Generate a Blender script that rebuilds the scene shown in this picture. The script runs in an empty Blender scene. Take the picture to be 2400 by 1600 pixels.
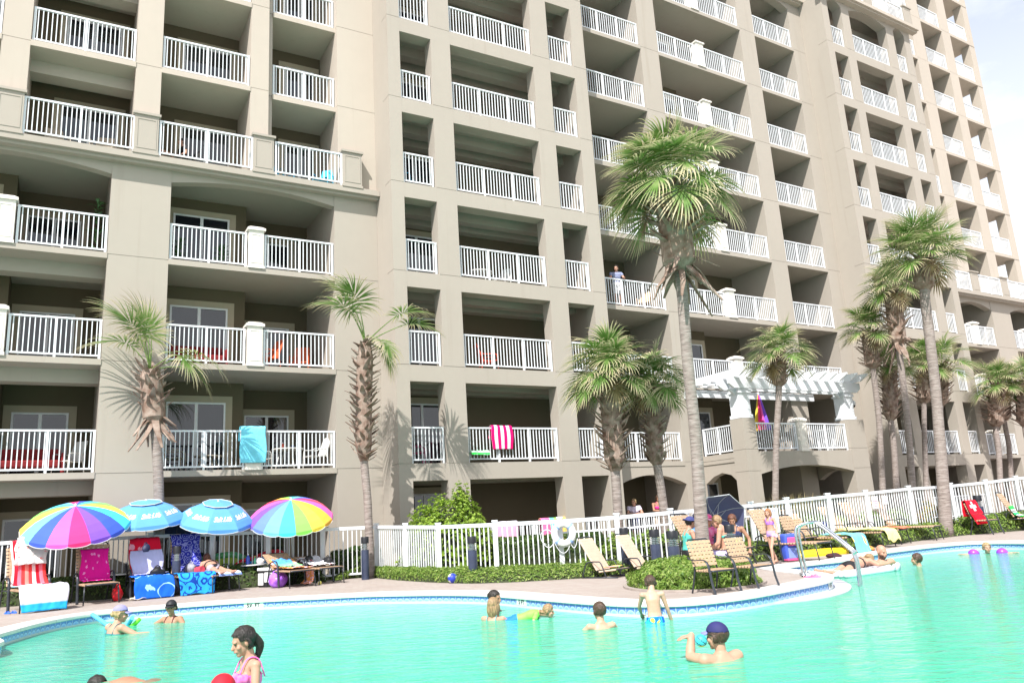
import bpy, bmesh, math, random
from math import sin, cos, tan, pi, sqrt, atan2, radians
from mathutils import Vector, Matrix, Quaternion, noise

random.seed(7)
SC = bpy.context.scene
COL = SC.collection
V = Vector

# ---------------------------------------------------------------- camera model (also used to survey the place)
FPX, PITCH, ROLL, TH, HC = 1850.0, radians(12.85), radians(-3.48), radians(30.4), 1.22
S = 1.03
FW = V((0, cos(PITCH), sin(PITCH)))
_u0 = V((0, -sin(PITCH), cos(PITCH)))
_r0 = V((1, 0, 0))
RI = cos(ROLL) * _r0 + sin(ROLL) * _u0
UP = -sin(ROLL) * _r0 + cos(ROLL) * _u0
UD = V((cos(TH), sin(TH), 0))          # along the facade, to the right
ND = V((-sin(TH), cos(TH), 0))         # into the building
EYE = V((0, 0, HC))

def ray(x, y):
    return FW + RI * ((x - 1200) / FPX) - UP * ((y - 800) / FPX)
def G(x, y, z=0.0):
    """survey point: where the sight line meets the level z"""
    d = ray(x, y); t = (z - HC) / d.z
    return EYE + d * t
def AD(x, y, D):
    """survey point at a known depth"""
    return EYE + ray(x, y) * D
def depth(p):
    return (p - EYE).dot(FW)
def BZ(u, z):
    k = 1 - .0022 * max(0.0, u - 19)
    return z if z < 0.3 else (7.2 + (z - 7.2) * k if z > 7.2 else z + (7.2 - z) * .0)
def B(u, w, z):
    """building coordinates (along, in, up) to world"""
    z = BZ(u, z)
    return UD * (u * S) + ND * (w * S) + V((0, 0, HC + S * (z - 1.35)))

# ---------------------------------------------------------------- mesh building
class MB:
    def __init__(self):
        self.v = []; self.f = []; self.m = []; self.uv = {}
    def face(self, pts, mi=0, uv=None):
        n = len(self.v); self.v += [V(p) for p in pts]
        if uv: self.uv[len(self.f)] = uv
        self.f.append(tuple(range(n, n + len(pts)))); self.m.append(mi)
    def hexa(self, p, mi=0):
        """p: 8 points, bottom ring 0-3 then top ring 4-7 (ccw seen from above)"""
        n = len(self.v); self.v += [V(q) for q in p]
        for q in ((3, 2, 1, 0), (4, 5, 6, 7), (0, 1, 5, 4), (1, 2, 6, 5), (2, 3, 7, 6), (3, 0, 4, 7)):
            self.f.append(tuple(n + i for i in q)); self.m.append(mi)
    def box(self, x0, x1, y0, y1, z0, z1, mi=0, M=None):
        p = [V((x0, y0, z0)), V((x1, y0, z0)), V((x1, y1, z0)), V((x0, y1, z0)), V((x0, y0, z1)), V((x1, y0, z1)), V((x1, y1, z1)), V((x0, y1, z1))]
        if M is not None: p = [M @ q for q in p]
        self.hexa(p, mi)
    def ub(self, u0, u1, w0, w1, z0, z1, mi=0):
        self.hexa([B(u0, w0, z0), B(u1, w0, z0), B(u1, w1, z0), B(u0, w1, z0), B(u0, w0, z1), B(u1, w0, z1), B(u1, w1, z1), B(u0, w1, z1)], mi)
    def bar(self, a, b, wx, wy=None, mi=0, up=None):
        """rectangular bar from a to b"""
        a, b = V(a), V(b); wy = wx if wy is None else wy
        d = (b - a).normalized(); u = up or (V((0, 0, 1)) if abs(d.z) < .95 else V((1, 0, 0)))
        s = d.cross(u).normalized() * (wx / 2); t = s.cross(d).normalized() * (wy / 2)
        self.hexa([a - s - t, a + s - t, a + s + t, a - s + t, b - s - t, b + s - t, b + s + t, b - s + t][:4] + [b - s - t, b + s - t, b + s + t, b - s + t], mi)
    def tube(self, pts, r, n=8, mi=0, cap=True, sq=1.0):
        pts = [V(p) for p in pts]; k = len(pts)
        rs = r if isinstance(r, (list, tuple)) else [r] * k
        base = len(self.v); ref = None
        for i, p in enumerate(pts):
            d = (pts[min(i + 1, k - 1)] - pts[max(i - 1, 0)])
            d = d.normalized() if d.length > 1e-9 else V((0, 0, 1))
            if ref is None:
                ref = V((1, 0, 0)) if abs(d.x) < .8 else V((0, 1, 0))
            s = (ref - d * ref.dot(d)); s = s.normalized() if s.length > 1e-6 else d.orthogonal().normalized()
            ref = s; t = d.cross(s)
            for j in range(n):
                a = 2 * pi * j / n
                self.v.append(p + s * (cos(a) * rs[i]) + t * (sin(a) * rs[i] * sq))
        for i in range(k - 1):
            for j in range(n):
                j2 = (j + 1) % n
                self.f.append((base + i * n + j, base + i * n + j2, base + (i + 1) * n + j2, base + (i + 1) * n + j)); self.m.append(mi)
        if cap:
            self.f.append(tuple(base + j for j in reversed(range(n)))); self.m.append(mi)
            self.f.append(tuple(base + (k - 1) * n + j for j in range(n))); self.m.append(mi)
    def lathe(self, prof, n=16, mi=0, M=None, mfun=None):
        """prof: list of (r, z)"""
        base = len(self.v)
        for r, z in prof:
            for j in range(n):
                a = 2 * pi * j / n; q = V((r * cos(a), r * sin(a), z))
                self.v.append(M @ q if M is not None else q)
        for i in range(len(prof) - 1):
            for j in range(n):
                j2 = (j + 1) % n
                self.f.append((base + i * n + j, base + i * n + j2, base + (i + 1) * n + j2, base + (i + 1) * n + j))
                self.m.append(mfun(i, j) if mfun else mi)
    def ball(self, c, rx, ry=None, rz=None, n=14, k=10, mi=0, M=None, mfun=None):
        ry = rx if ry is None else ry; rz = rx if rz is None else rz; c = V(c)
        base = len(self.v)
        for i in range(k + 1):
            ph = pi * i / k - pi / 2
            for j in range(n):
                a = 2 * pi * j / n; q = V((rx * cos(ph) * cos(a), ry * cos(ph) * sin(a), rz * sin(ph)))
                self.v.append(c + (M @ q if M is not None else q))
        for i in range(k):
            for j in range(n):
                j2 = (j + 1) % n
                self.f.append((base + i * n + j, base + i * n + j2, base + (i + 1) * n + j2, base + (i + 1) * n + j))
                self.m.append(mfun(i, j) if mfun else mi)
    def prism(self, poly, fn0, fn1, mi=0):
        """extrude polygon: fn0/fn1 map 2d point to 3d"""
        n = len(poly); b = len(self.v)
        self.v += [V(fn0(p)) for p in poly] + [V(fn1(p)) for p in poly]
        self.f.append(tuple(b + i for i in range(n))); self.m.append(mi)
        self.f.append(tuple(b + n + i for i in reversed(range(n)))); self.m.append(mi)
        for i in range(n):
            j = (i + 1) % n
            self.f.append((b + j, b + i, b + n + i, b + n + j)); self.m.append(mi)
    def grid(self, fn, nu, nv, mi=0, thick=0.0):
        """sheet from fn(u,v) u,v in 0..1 ; with thickness along normal if thick"""
        b = len(self.v); P = [[V(fn(i / nu, j / nv)) for i in range(nu + 1)] for j in range(nv + 1)]
        for row in P: self.v += row
        for j in range(nv):
            for i in range(nu):
                a = b + j * (nu + 1) + i
                self.uv[len(self.f)] = [(i / nu, j / nv), ((i + 1) / nu, j / nv), ((i + 1) / nu, (j + 1) / nv), (i / nu, (j + 1) / nv)]
                self.f.append((a, a + 1, a + nu + 2, a + nu + 1)); self.m.append(mi)
    def add_bm(self, bm, mi=0, M=None):
        b = len(self.v); bm.verts.index_update()
        self.v += [(M @ v.co if M is not None else v.co.copy()) for v in bm.verts]
        for f in bm.faces:
            self.f.append(tuple(b + v.index for v in f.verts)); self.m.append(mi)
    def build(self, name, mats, parent=None, smooth=False, loc=None, bevel=0.0, solid=0.0, fixn=False, sub=0, autos=None):
        me = bpy.data.meshes.new(name)
        if loc is not None:
            L = V(loc); vs = [v - L for v in self.v]
        else: vs = self.v
        me.from_pydata([tuple(v) for v in vs], [], self.f)
        mats = mats if isinstance(mats, (list, tuple)) else [mats]
        for m in mats: me.materials.append(m)
        if len(mats) > 1: me.polygons.foreach_set('material_index', self.m)
        if self.uv:
            ul = me.uv_layers.new(name='UVMap')
            for fi, uvs in self.uv.items():
                st = me.polygons[fi].loop_start
                for q, c in enumerate(uvs): ul.data[st + q].uv = c
        if fixn:
            bm = bmesh.new(); bm.from_mesh(me); bmesh.ops.recalc_face_normals(bm, faces=bm.faces); bm.to_mesh(me); bm.free()
        if smooth: me.polygons.foreach_set('use_smooth', [True] * len(me.polygons))
        me.update()
        o = bpy.data.objects.new(name, me); COL.objects.link(o)
        if loc is not None: o.location = loc
        if autos is not None: me.set_sharp_from_angle(angle=autos)
        if bevel:
            md = o.modifiers.new('bevel', 'BEVEL'); md.width = bevel; md.segments = 2; md.limit_method = 'ANGLE'
        if solid:
            md = o.modifiers.new('solid', 'SOLIDIFY'); md.thickness = solid; md.offset = 0
        if sub:
            md = o.modifiers.new('sub', 'SUBSURF'); md.levels = sub; md.render_levels = sub
        if parent is not None:
            o.parent = parent
            if loc is None: o.matrix_parent_inverse = parent.matrix_world.inverted() if False else Matrix.Identity(4)
        return o

def tag(o, label=None, cat=None, group=None, kind=None):
    if label: o['label'] = label
    if cat: o['category'] = cat
    if group: o['group'] = group
    if kind: o['kind'] = kind
    return o
def thing(name, label, cat, loc=(0, 0, 0), rz=0.0, group=None, sc=1.0):
    o = bpy.data.objects.new(name, None); COL.objects.link(o)
    o.location = loc; o.rotation_euler = (0, 0, rz); o.scale = (sc, sc, sc); o.empty_display_size = .2
    return tag(o, label, cat, group)
def copy_tree(o, parent=None, props=True):
    c = o.copy(); COL.objects.link(c); c.parent = parent
    for ch in [x for x in bpy.data.objects if x.parent == o]: copy_tree(ch, c)
    return c
def again(root, loc, rz, label, group=None, sc=None):
    c = copy_tree(root); c.location = loc; c.rotation_euler = (0, 0, rz); c['label'] = label
    if group: c['group'] = group
    if sc: c.scale = (sc, sc, sc)
    return c

# ---------------------------------------------------------------- materials
_MC = {}
def nt_new(name):
    m = bpy.data.materials.new(name); m.use_nodes = True
    nt = m.node_tree; p = nt.nodes['Principled BSDF']
    return m, nt, p
def c4(c): return (c[0], c[1], c[2], 1.0)
def srgb(r, g, b):
    f = lambda x: ((x / 255 + .055) / 1.055) ** 2.4 if x > 10 else x / 255 / 12.92
    return (f(r), f(g), f(b))
def mat(name, col, rough=.6, var=0.08, scale=6.0, bump=0.0, bscale=40.0, metal=0.0, spec=0.5, col2=None, coords='Object', sheen=0.0, trans=0.0, coat=0.0):
    if name in _MC: return _MC[name]
    m, nt, p = nt_new(name); N = nt.nodes; L = nt.links
    tc = N.new('ShaderNodeTexCoord')
    nz = N.new('ShaderNodeTexNoise'); nz.inputs['Scale'].default_value = scale; nz.inputs['Detail'].default_value = 5
    L.new(tc.outputs[coords], nz.inputs['Vector'])
    mx = N.new('ShaderNodeMix'); mx.data_type = 'RGBA'
    lo = col2 if col2 else tuple(max(0, x * (1 - var)) for x in col); hi = col if col2 else tuple(min(1, x * (1 + var)) for x in col)
    mx.inputs[6].default_value = c4(lo); mx.inputs[7].default_value = c4(hi)
    rp = N.new('ShaderNodeMapRange'); rp.inputs[1].default_value = .3; rp.inputs[2].default_value = .7
    L.new(nz.outputs['Fac'], rp.inputs[0]); L.new(rp.outputs[0], mx.inputs[0])
    L.new(mx.outputs[2], p.inputs['Base Color'])
    p.inputs['Roughness'].default_value = rough; p.inputs['Metallic'].default_value = metal
    p.inputs['Specular IOR Level'].default_value = spec
    if coat: p.inputs['Coat Weight'].default_value = coat
    if sheen: p.inputs['Sheen Weight'].default_value = sheen
    if bump:
        n2 = N.new('ShaderNodeTexNoise'); n2.inputs['Scale'].default_value = bscale; n2.inputs['Detail'].default_value = 4
        L.new(tc.outputs[coords], n2.inputs['Vector'])
        bp = N.new('ShaderNodeBump'); bp.inputs['Strength'].default_value = bump; bp.inputs['Distance'].default_value = .02
        L.new(n2.outputs['Fac'], bp.inputs['Height']); L.new(bp.outputs[0], p.inputs['Normal'])
    _MC[name] = m
    return m
def mat_pattern(name, build, rough=.85, coords='UV'):
    """build(N, L, vec) -> color socket"""
    if name in _MC: return _MC[name]
    m, nt, p = nt_new(name); N = nt.nodes; L = nt.links
    tc = N.new('ShaderNodeTexCoord')
    L.new(build(N, L, tc.outputs[coords]), p.inputs['Base Color'])
    p.inputs['Roughness'].default_value = rough; p.inputs['Specular IOR Level'].default_value = .2
    _MC[name] = m
    return m
def ramp(N, L, fac, stops, const=False):
    r = N.new('ShaderNodeValToRGB'); e = r.color_ramp.elements
    if const: r.color_ramp.interpolation = 'CONSTANT'
    while len(e) < len(stops): e.new(.5)
    for el, (pos, c) in zip(e, stops): el.position = pos; el.color = c4(c)
    L.new(fac, r.inputs[0]); return r.outputs[0]
def sepxyz(N, L, vec):
    s = N.new('ShaderNodeSeparateXYZ'); L.new(vec, s.inputs[0]); return s.outputs
def math_n(N, L, op, a, b=None, c=None):
    n = N.new('ShaderNodeMath'); n.operation = op
    for i, x in enumerate((a, b, c)):
        if x is None: continue
        if isinstance(x, (int, float)): n.inputs[i].default_value = x
        else: L.new(x, n.inputs[i])
    return n.outputs[0]
def mixc(N, L, fac, a, b):
    n = N.new('ShaderNodeMix'); n.data_type = 'RGBA'
    for i, x in ((0, fac), (6, a), (7, b)):
        if isinstance(x, (int, float)): n.inputs[i].default_value = x
        elif isinstance(x, tuple): n.inputs[i].default_value = c4(x)
        else: L.new(x, n.inputs[i])
    return n.outputs[2]
def texn(N, L, kind, vec, scale, **kw):
    n = N.new('ShaderNodeTex' + kind); L.new(vec, n.inputs['Vector'])
    if 'Scale' in n.inputs: n.inputs['Scale'].default_value = scale
    for k, v in kw.items():
        if k in n.inputs: n.inputs[k].default_value = v
        else: setattr(n, k, v)
    return n

def text_mesh(s, size=1.0, spacing=1.0, shear=0.0, bold=0.0):
    """letters as a flat mesh centred on the origin -> list of verts, faces"""
    cu = bpy.data.curves.new('letters', 'FONT'); cu.body = s; cu.size = size; cu.align_x = 'CENTER'; cu.align_y = 'CENTER'
    cu.space_character = spacing; cu.shear = shear; cu.offset = bold; cu.resolution_u = 3
    o = bpy.data.objects.new('letters', cu); COL.objects.link(o)
    bpy.context.view_layer.update()
    me = bpy.data.meshes.new_from_object(o.evaluated_get(bpy.context.evaluated_depsgraph_get()))
    vs = [v.co.copy() for v in me.vertices]; fs = [tuple(p.vertices) for p in me.polygons]
    bpy.data.objects.remove(o); bpy.data.curves.remove(cu); bpy.data.meshes.remove(me)
    return vs, fs
def put_text(mb, s, size, fn, mi=0, **kw):
    vs, fs = text_mesh(s, size, **kw); b = len(mb.v)
    mb.v += [V(fn(v.x, v.y)) for v in vs]
    for f in fs: mb.f.append(tuple(b + i for i in f)); mb.m.append(mi)

M_WHITE = mat('white_paint', (.74, .765, .80), .35, .03, 3)
M_IRON = mat('dark_bronze_metal', (.028, .030, .038), .4, .2, 20, metal=.3)
M_CHROME = mat('stainless_steel', (.62, .64, .68), .18, .05, 5, metal=1.0)
# ================================================================ the hotel
def stucco(name, col, joints=True):
    m, nt, p = nt_new(name); N = nt.nodes; L = nt.links
    tc = N.new('ShaderNodeTexCoord'); vec = tc.outputs['Object']
    big = texn(N, L, 'Noise', vec, .35, Detail=4.0).outputs['Fac']
    mid = texn(N, L, 'Noise', vec, 3.0, Detail=6.0).outputs['Fac']
    # rain streaks: noise stretched along z
    mp = N.new('ShaderNodeMapping'); mp.inputs['Scale'].default_value = (2.2, 2.2, .12); L.new(vec, mp.inputs[0])
    st = texn(N, L, 'Noise', mp.outputs[0], 1.6, Detail=5.0).outputs['Fac']
    c = mixc(N, L, big, tuple(x * .93 for x in col), tuple(min(1, x * 1.05) for x in col))
    stf = N.new('ShaderNodeMapRange'); stf.inputs[1].default_value = .60; stf.inputs[2].default_value = .85; stf.inputs[3].default_value = 0; stf.inputs[4].default_value = .42
    L.new(st, stf.inputs[0])
    c = mixc(N, L, stf.outputs[0], c, (col[0] * .74, col[1] * .70, col[2] * .66))
    m2 = N.new('ShaderNodeMapRange'); m2.inputs[1].default_value = .35; m2.inputs[2].default_value = .7; m2.inputs[3].default_value = 0; m2.inputs[4].default_value = .12
    L.new(mid, m2.inputs[0])
    c = mixc(N, L, m2.outputs[0], c, tuple(x * .82 for x in col))
    L.new(c, p.inputs['Base Color']); p.inputs['Roughness'].default_value = .9; p.inputs['Specular IOR Level'].default_value = .15
    fine = texn(N, L, 'Noise', vec, 90, Detail=3.0).outputs['Fac']
    bp = N.new('ShaderNodeBump'); bp.inputs['Strength'].default_value = .25; bp.inputs['Distance'].default_value = .01
    L.new(fine, bp.inputs['Height']); L.new(bp.outputs[0], p.inputs['Normal'])
    return m
TAN = stucco('tan_stucco', (.403, .363, .316))
CREAM = stucco('cream_stucco', (.485, .43, .37))
TRIM = stucco('pale_trim_stucco', (.42, .365, .275))
INT = stucco('olive_stucco_shade_tinted', (.135, .112, .075))  # olive paint, darkened further to stand in for the shade of balcony recesses
GLASS = mat('dark_window_glass', (.012, .016, .022), .03, .1, 2, spec=.9)
ALU = mat('white_door_frame', (.72, .74, .76), .4, .03, 4)
CURTAIN = mat('pale_curtain', (.12, .12, .12), .8, .3, 3)
PEDW = mat('white_stucco_pedestal', (.74, .70, .64), .7, .05, 5)

def zf(n): return 3.17 + 2.93 * n
HOTEL = thing('hotel_building', 'tan stucco balcony hotel of many storeys filling the background behind the pool', 'building')
walls = {}
def W(key):
    return walls.setdefault(key, MB())
pier_gap = .007
def pier(mb, u0, u1, w0, w1, n0, n1, zlow=None, mi=0):
    """a pier built storey by storey with a thin recessed joint at each floor"""
    for n in range(n0, n1):
        a = (zf(n) if not (n == n0 and zlow is not None) else zlow)
        mb.ub(u0, u1, w0, w1, a + pier_gap, zf(n + 1) - pier_gap, mi)
    mb.ub(u0 + .018, u1 - .018, w0 + .018, w1 - .018, (zlow if zlow is not None else zf(n0)), zf(n1), mi)
def arch_lintel(mb, u0, u1, w0, w1, zs, zc, zt, mi=0, n=14):
    poly = [(u0, zt), (u0, zs)]
    for i in range(1, n):
        t = i / n; poly.append((u0 + (u1 - u0) * t, zs + (zc - zs) * (1 - (2 * t - 1) ** 2)))
    poly += [(u1, zs), (u1, zt)]
    mb.prism(poly, lambda p: B(p[0], w0, p[1]), lambda p: B(p[0], w1, p[1]), mi)
    
RAILS = []
def railing(u0, u1, w, z, posts=1, h=1.09, name='balcony_railing', fn=None, ends=(1, 1)):
    """white picket balcony railing along u (or along any fn(t)->(u,w))"""
    if fn is None: fn = lambda t: (u0 + (u1 - u0) * t, w)
    Lm = (B(*fn(1), z) - B(*fn(0), z)).length; mb = MB()
    P = lambda t, zz: B(*fn(t), zz)
    mb.bar(P(0, z + h - .025), P(1, z + h - .025), .062, .05)
    mb.bar(P(0, z + .10), P(1, z + .10), .045, .045)
    nb = max(2, int(Lm / .115)); pt = [i / (posts + 1) for i in range(posts + 2)]
    for i in range(nb + 1):
        t = i / nb
        if min(abs(t - q) for q in pt) * Lm < .05: continue
        mb.bar(P(t, z + .12), P(t, z + h - .045), .025, .025, up=UD)
    for q in pt:
        if (q == 0 and not ends[0]) or (q == 1 and not ends[1]): continue
        tt = min(max(q, .035 / Lm), 1 - .035 / Lm)
        mb.bar(P(tt, z - .02), P(tt, z + h - .045), .06, .06, up=UD)
    RAILS.append((mb, P(.5, z + .5), Lm, name))
def pedestal(u, w, z, h=1.15, wd=.42, cap=True, big=False):
    mb = MB(); m = 1 if big else 0
    a = wd / 2
    mb.ub(u - a, u + a, w - .2, w + .2, z - .02, z + h)
    mb.ub(u - a - .05, u + a + .05, w - .25, w + .25, z + h, z + h + .07)
    mb.ub(u - a - .025, u + a + .025, w - .225, w + .225, z - .02, z + .06)
    # raised border of the front panel
    f = w - .212
    for (p0, p1, q0, q1) in ((-a + .05, a - .05, h - .14, h - .10), (-a + .05, a - .05, .14, .18), (-a + .05, -a + .085, .18, h - .14), (a - .085, a - .05, .18, h - .14)):
        mb.ub(u + p0, u + p1, f, w - .2, z + q0, z + q1)
    if cap:
        mb.hexa([B(u - a - .05, w - .25, z + h + .07), B(u + a + .05, w - .25, z + h + .07), B(u + a + .05, w + .25, z + h + .07), B(u - a - .05, w + .25, z + h + .07),
                 B(u - a + .05, w - .15, z + h + .14), B(u + a - .05, w - .15, z + h + .14), B(u + a - .05, w + .15, z + h + .14), B(u - a + .05, w + .15, z + h + .14)])
    mb.build('railing_pedestal', TAN if big else PEDW, HOTEL)
DOORS = []
def door(u0, u1, w, z, h=2.15, panes=2, surround=True):
    """sliding glass door on a wall facing the pool"""
    fr = MB(); gl = MB(); t = .055
    fr.ub(u0, u1, w - .07, w - .002, z + h - t, z + h); fr.ub(u0, u1, w - .07, w - .002, z + .0, z + t)
    fr.ub(u0, u0 + t, w - .068, w - .002, z + t, z + h - t); fr.ub(u1 - t, u1, w - .068, w - .002, z + t, z + h - t)
    for i in range(1, panes):
        c = u0 + (u1 - u0) * i / panes; fr.ub(c - .045, c + .045, w - .066, w - .002, z + t, z + h - t)
    for i in range(panes):
        a = u0 + (u1 - u0) * i / panes; b = u0 + (u1 - u0) * (i + 1) / panes
        off = .045 if i % 2 == 0 else .03
        gl.ub(a + .03, b - .03, w - off, w - off + .012, z + t - .01, z + h - t + .01)
    f = fr.build('sliding_door', ALU, HOTEL)
    g = gl.build('pane', GLASS, f)
    if surround:
        sb = MB(); q = .2
        sb.ub(u0 - q, u1 + q, w - .035, w - .001, z + h, z + h + q); sb.ub(u0 - q, u0, w - .035, w - .001, z, z + h); sb.ub(u1, u1 + q, w - .035, w - .001, z, z + h)
        sb.build('door_surround', TRIM, HOTEL)

def lip(mb, u0, u1, w, n, back, mi=0, lipd=.13, beam=False):
    """floor slab between piers with its front edge"""
    z = zf(n)
    mb.ub(u0, u1, w - .02, back, z - lipd, z + .03, mi)
    if beam:
        mb.ub(u0, u1, w + .75, w + 1.25, z - lipd - .36, z - lipd, mi)

# ---- left wing, lower storeys (w 22.75): two wide bays under arches
wI = W('I'); wA = W('A'); FA = 22.75; BK = 25.9
for (a, b) in ((-5.4, -3.86), (.89, 2.41), (7.16, 8.57)):
    pier(wA, a, b, FA, BK, -1, 3, .02)
for bi, (a, b) in enumerate(((-3.86, .89), (2.41, 7.16))):
    mid = (a + b) / 2
    for n in (0, 1, 2):
        lip(wA, a, b, FA, n, BK, beam=(bi == 0))
        z = zf(n)
        if n > 0:
            railing(a + .02, mid - .25, FA + .1, z + .03); railing(mid + .25, b - .02, FA + .1, z + .03)
            pedestal(mid, FA + .16, z + .03)
        else:
            railing(a + .02, mid - .22, FA + .1, z + .03); railing(mid + .22, b - .02, FA + .1, z + .03)
            pedestal(mid, FA + .16, z + .03, h=1.0)
    arch_lintel(wA, a, b, FA + .02, FA + .32, 11.36, 11.60, 11.80)
    # back walls: left room stands forward, right room further back
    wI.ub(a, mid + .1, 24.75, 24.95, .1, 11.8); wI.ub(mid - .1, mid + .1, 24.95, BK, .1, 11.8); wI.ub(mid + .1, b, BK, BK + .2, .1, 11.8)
    for n in (-1, 0, 1, 2):
        z = zf(n) + .035
        door(a + .30, a + 1.95, 24.75, z); door(mid + .35, mid + 1.75, BK, z, 1.95)
    wA.ub(a, b, FA + .1, BK, .02, zf(-1))
# ---- ledge over the arches
def ledge(mt, u0, u1, wf, wb, n, mi=0, ends=True):
    mb = MB()
    z = zf(n) - .02
    mb.ub(u0, u1, wf, wb, z - .15, z + .03, mi)
    mb.ub(u0, u1, wf + .12, wb, z - .24, z - .15, mi)
    mb.build('ledge', mt, HOTEL)
ledge(TAN, -5.4, 8.56, 22.42, FA + .02, 3)
wA.ub(-5.4, 8.57, FA + .02, BK, zf(3) - .2, zf(3) + .01)
# ---- left wing, upper storeys: three narrow bays in cream
wU = W('U')
for (a, b) in ((-5.0, -4.2), (-1.92, -1.26), (1.35, 2.03), (4.55, 5.1)):
    pier(wU, a, b, FA, 25.0, 3, 8)
pier(wU, 5.1, 5.26, FA + .25, 25.0, 3, 8); pier(wU, 7.3, 8.57, FA, 25.0, 3, 8)
for bi, (a, b, wf) in enumerate(((-4.2, -1.92, FA), (-1.26, 1.35, FA), (2.03, 4.55, FA), (5.26, 7.3, FA + .2))):
    for n in range(3, 8):
        if n > 3: lip(wU, a, b, wf, n, 25.0, lipd=.14, beam=(bi == 1))
        if n == 3: railing(a - .02, b + .05, 22.5, zf(n) + .03)
        else: railing(a + .02, b - .02, wf + .1, zf(n) + .03)
        door(a + .8, min(b - .25, a + 2.3), 24.7, zf(n) + .035)
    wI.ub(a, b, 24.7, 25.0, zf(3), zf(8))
for (u, wd) in ((-1.58, .62), (1.68, .62), (4.90, .6), (7.66, .62)):
    pedestal(u, 22.62, zf(3) + .01, h=1.16, wd=wd, cap=False, big=True)
# ---- tower with punched openings
def tower(mb, u0, cols, u1, wf, n0, n1, thick=.5, rails_to=9, arch_n=None, backw=2.45, mi=0, head=2.43):
    edges = [u0] + [x for c in cols for x in c] + [u1]
    for i in range(0, len(edges), 2):
        pier(mb, edges[i], edges[i + 1], wf, wf + thick, n0, n1, .02)
    for c in cols:
        for n in range(n0, n1):
            zt = zf(n) + head
            if n == arch_n: arch_lintel(mb, c[0], c[1], wf + .004, wf + thick, zt - .05, zt + .22, zf(n + 1) - .05, mi)
            elif n + 1 < n1 + 1: mb.ub(c[0], c[1], wf + .004, wf + thick, zt, zf(n + 1) + .0, mi)
            if n < rails_to:
                railing(c[0] + .01, c[1] - .03, wf + .13, zf(n) + .015, posts=(2 if c[1] - c[0] > 2 else 0), h=1.07)
    bw = wf + backw
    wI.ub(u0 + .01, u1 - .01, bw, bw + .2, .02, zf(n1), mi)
    mb.ub(u0 + .002, u0 + .25, wf + thick, bw, .02, zf(n1), mi); mb.ub(u1 - .5, u1 - .002, wf + thick, bw, .02, zf(n1), mi)
    for n in range(n0, n1 + 1):
        mb.ub(u0 + .25, u1 - .5, wf + thick, bw, zf(n) - .16, zf(n) + .004, mi)
        if n > n0:
            mb.ub(u0 + .25, u1 - .5, wf + 1.25, wf + 1.6, zf(n) - .5, zf(n) - .16, mi)
            mb.ub(u0 + .25, u1 - .5, bw - .35, bw, zf(n) - .5, zf(n) - .16, mi)
        if n < n1: door(u0 + .75, u0 + 2.9, bw, zf(n) + .01)
wB = W('B')
tower(wB, 8.57, ((9.0, 10.12), (10.84, 14.18), (14.9, 16.0)), 16.55, 21.45, -1, 8)
wB.ub(8.575, 8.8, 21.95, 22.74, .02, zf(8))
# ---- middle wing
wC = W('C'); CB = 25.2
for (a, b) in ((16.56, 17.3), (20.53, 21.53), (26.79, 27.78), (30.46, 31.7)):
    pier(wC, a, b, FA, CB, -1, 10, .02)
for ci, (a, b) in enumerate(((17.3, 20.53), (21.53, 26.79), (27.78, 30.46))):
    mid = 24.0
    for n in range(0, 10):
        if n == 7 and ci == 2:
            arch_lintel(wC, a, b, FA + .004, FA + .4, zf(8) - .62, zf(8) - .28, zf(8) - .1)
        lip(wC, a, b, FA, n, CB, lipd=.14)
        z = zf(n) + .03
        if ci == 1:
            if n > 0:
                railing(a + .02, mid - .25, FA + .1, z); railing(mid + .25, b - .02, FA + .1, z); pedestal(mid, FA + .16, z)
        elif not (ci == 2 and n == 0):
            railing(a + .02, b - .02, FA + .1, z, posts=2)
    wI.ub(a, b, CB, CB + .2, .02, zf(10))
    wC.ub(a, b, FA + .1, CB, .02, zf(-1))
    for n in range(-1, 10):
        if ci == 1: door(a + .45, a + 2.3, 24.6, zf(n) + .035)
        else: door(a + .4, a + 1.5, CB, zf(n) + .035, 2.0)
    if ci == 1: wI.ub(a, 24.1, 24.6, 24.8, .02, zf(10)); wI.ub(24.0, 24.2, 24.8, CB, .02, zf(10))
railing(17.4, 20.5, FA + .1, zf(-1), posts=2)
# arch over the ground floor of the first bay
arch_lintel(wC, 17.3, 20.53, FA + .004, FA + .4, 2.35, 2.72, zf(0) - .14)
# ---- far tower and end wing
wE = W('E')
tower(wE, 31.33, ((31.79, 32.8), (33.4, 36.33), (36.95, 37.85)), 38.35, 21.45, -1, 8, rails_to=8, arch_n=7)
wE.ub(31.335, 31.6, 21.95, 22.74, .02, zf(8))
wX = W('X')
ledge(CREAM, 31.0, 38.7, 21.05, 21.46, 8); wX.ub(31.33, 38.35, 21.46, 24.0, zf(8) - .16, zf(8) + .02)
ledge(CREAM, 28.9, 31.33, 22.4, 22.76, 8)
for (u, wd) in ((31.45, .62), (34.9, .62), (38.2, .62)): pedestal(u, 21.42, zf(8) + .03, h=1.16, wd=wd, cap=False, big=True)
railing(31.8, 34.55, 21.3, zf(8) + .03); railing(35.25, 37.85, 21.3, zf(8) + .03)
pier(wX, 31.4, 32.2, 22.3, 24.0, 8, 11); pier(wX, 34.4, 35.2, 22.3, 24.0, 8, 11); pier(wX, 37.5, 38.35, 22.3, 24.0, 8, 11)
for n in (9, 10):
    lip(wX, 32.2, 34.4, 22.3, n, 24.0); lip(wX, 35.2, 37.5, 22.3, n, 24.0)
    railing(32.2, 34.4, 22.4, zf(n) + .03); railing(35.2, 37.5, 22.4, zf(n) + .03)
wX.ub(31.4, 38.35, 24.0, 24.2, zf(8), zf(11))
wF = W('F'); FB = 24.9
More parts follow.
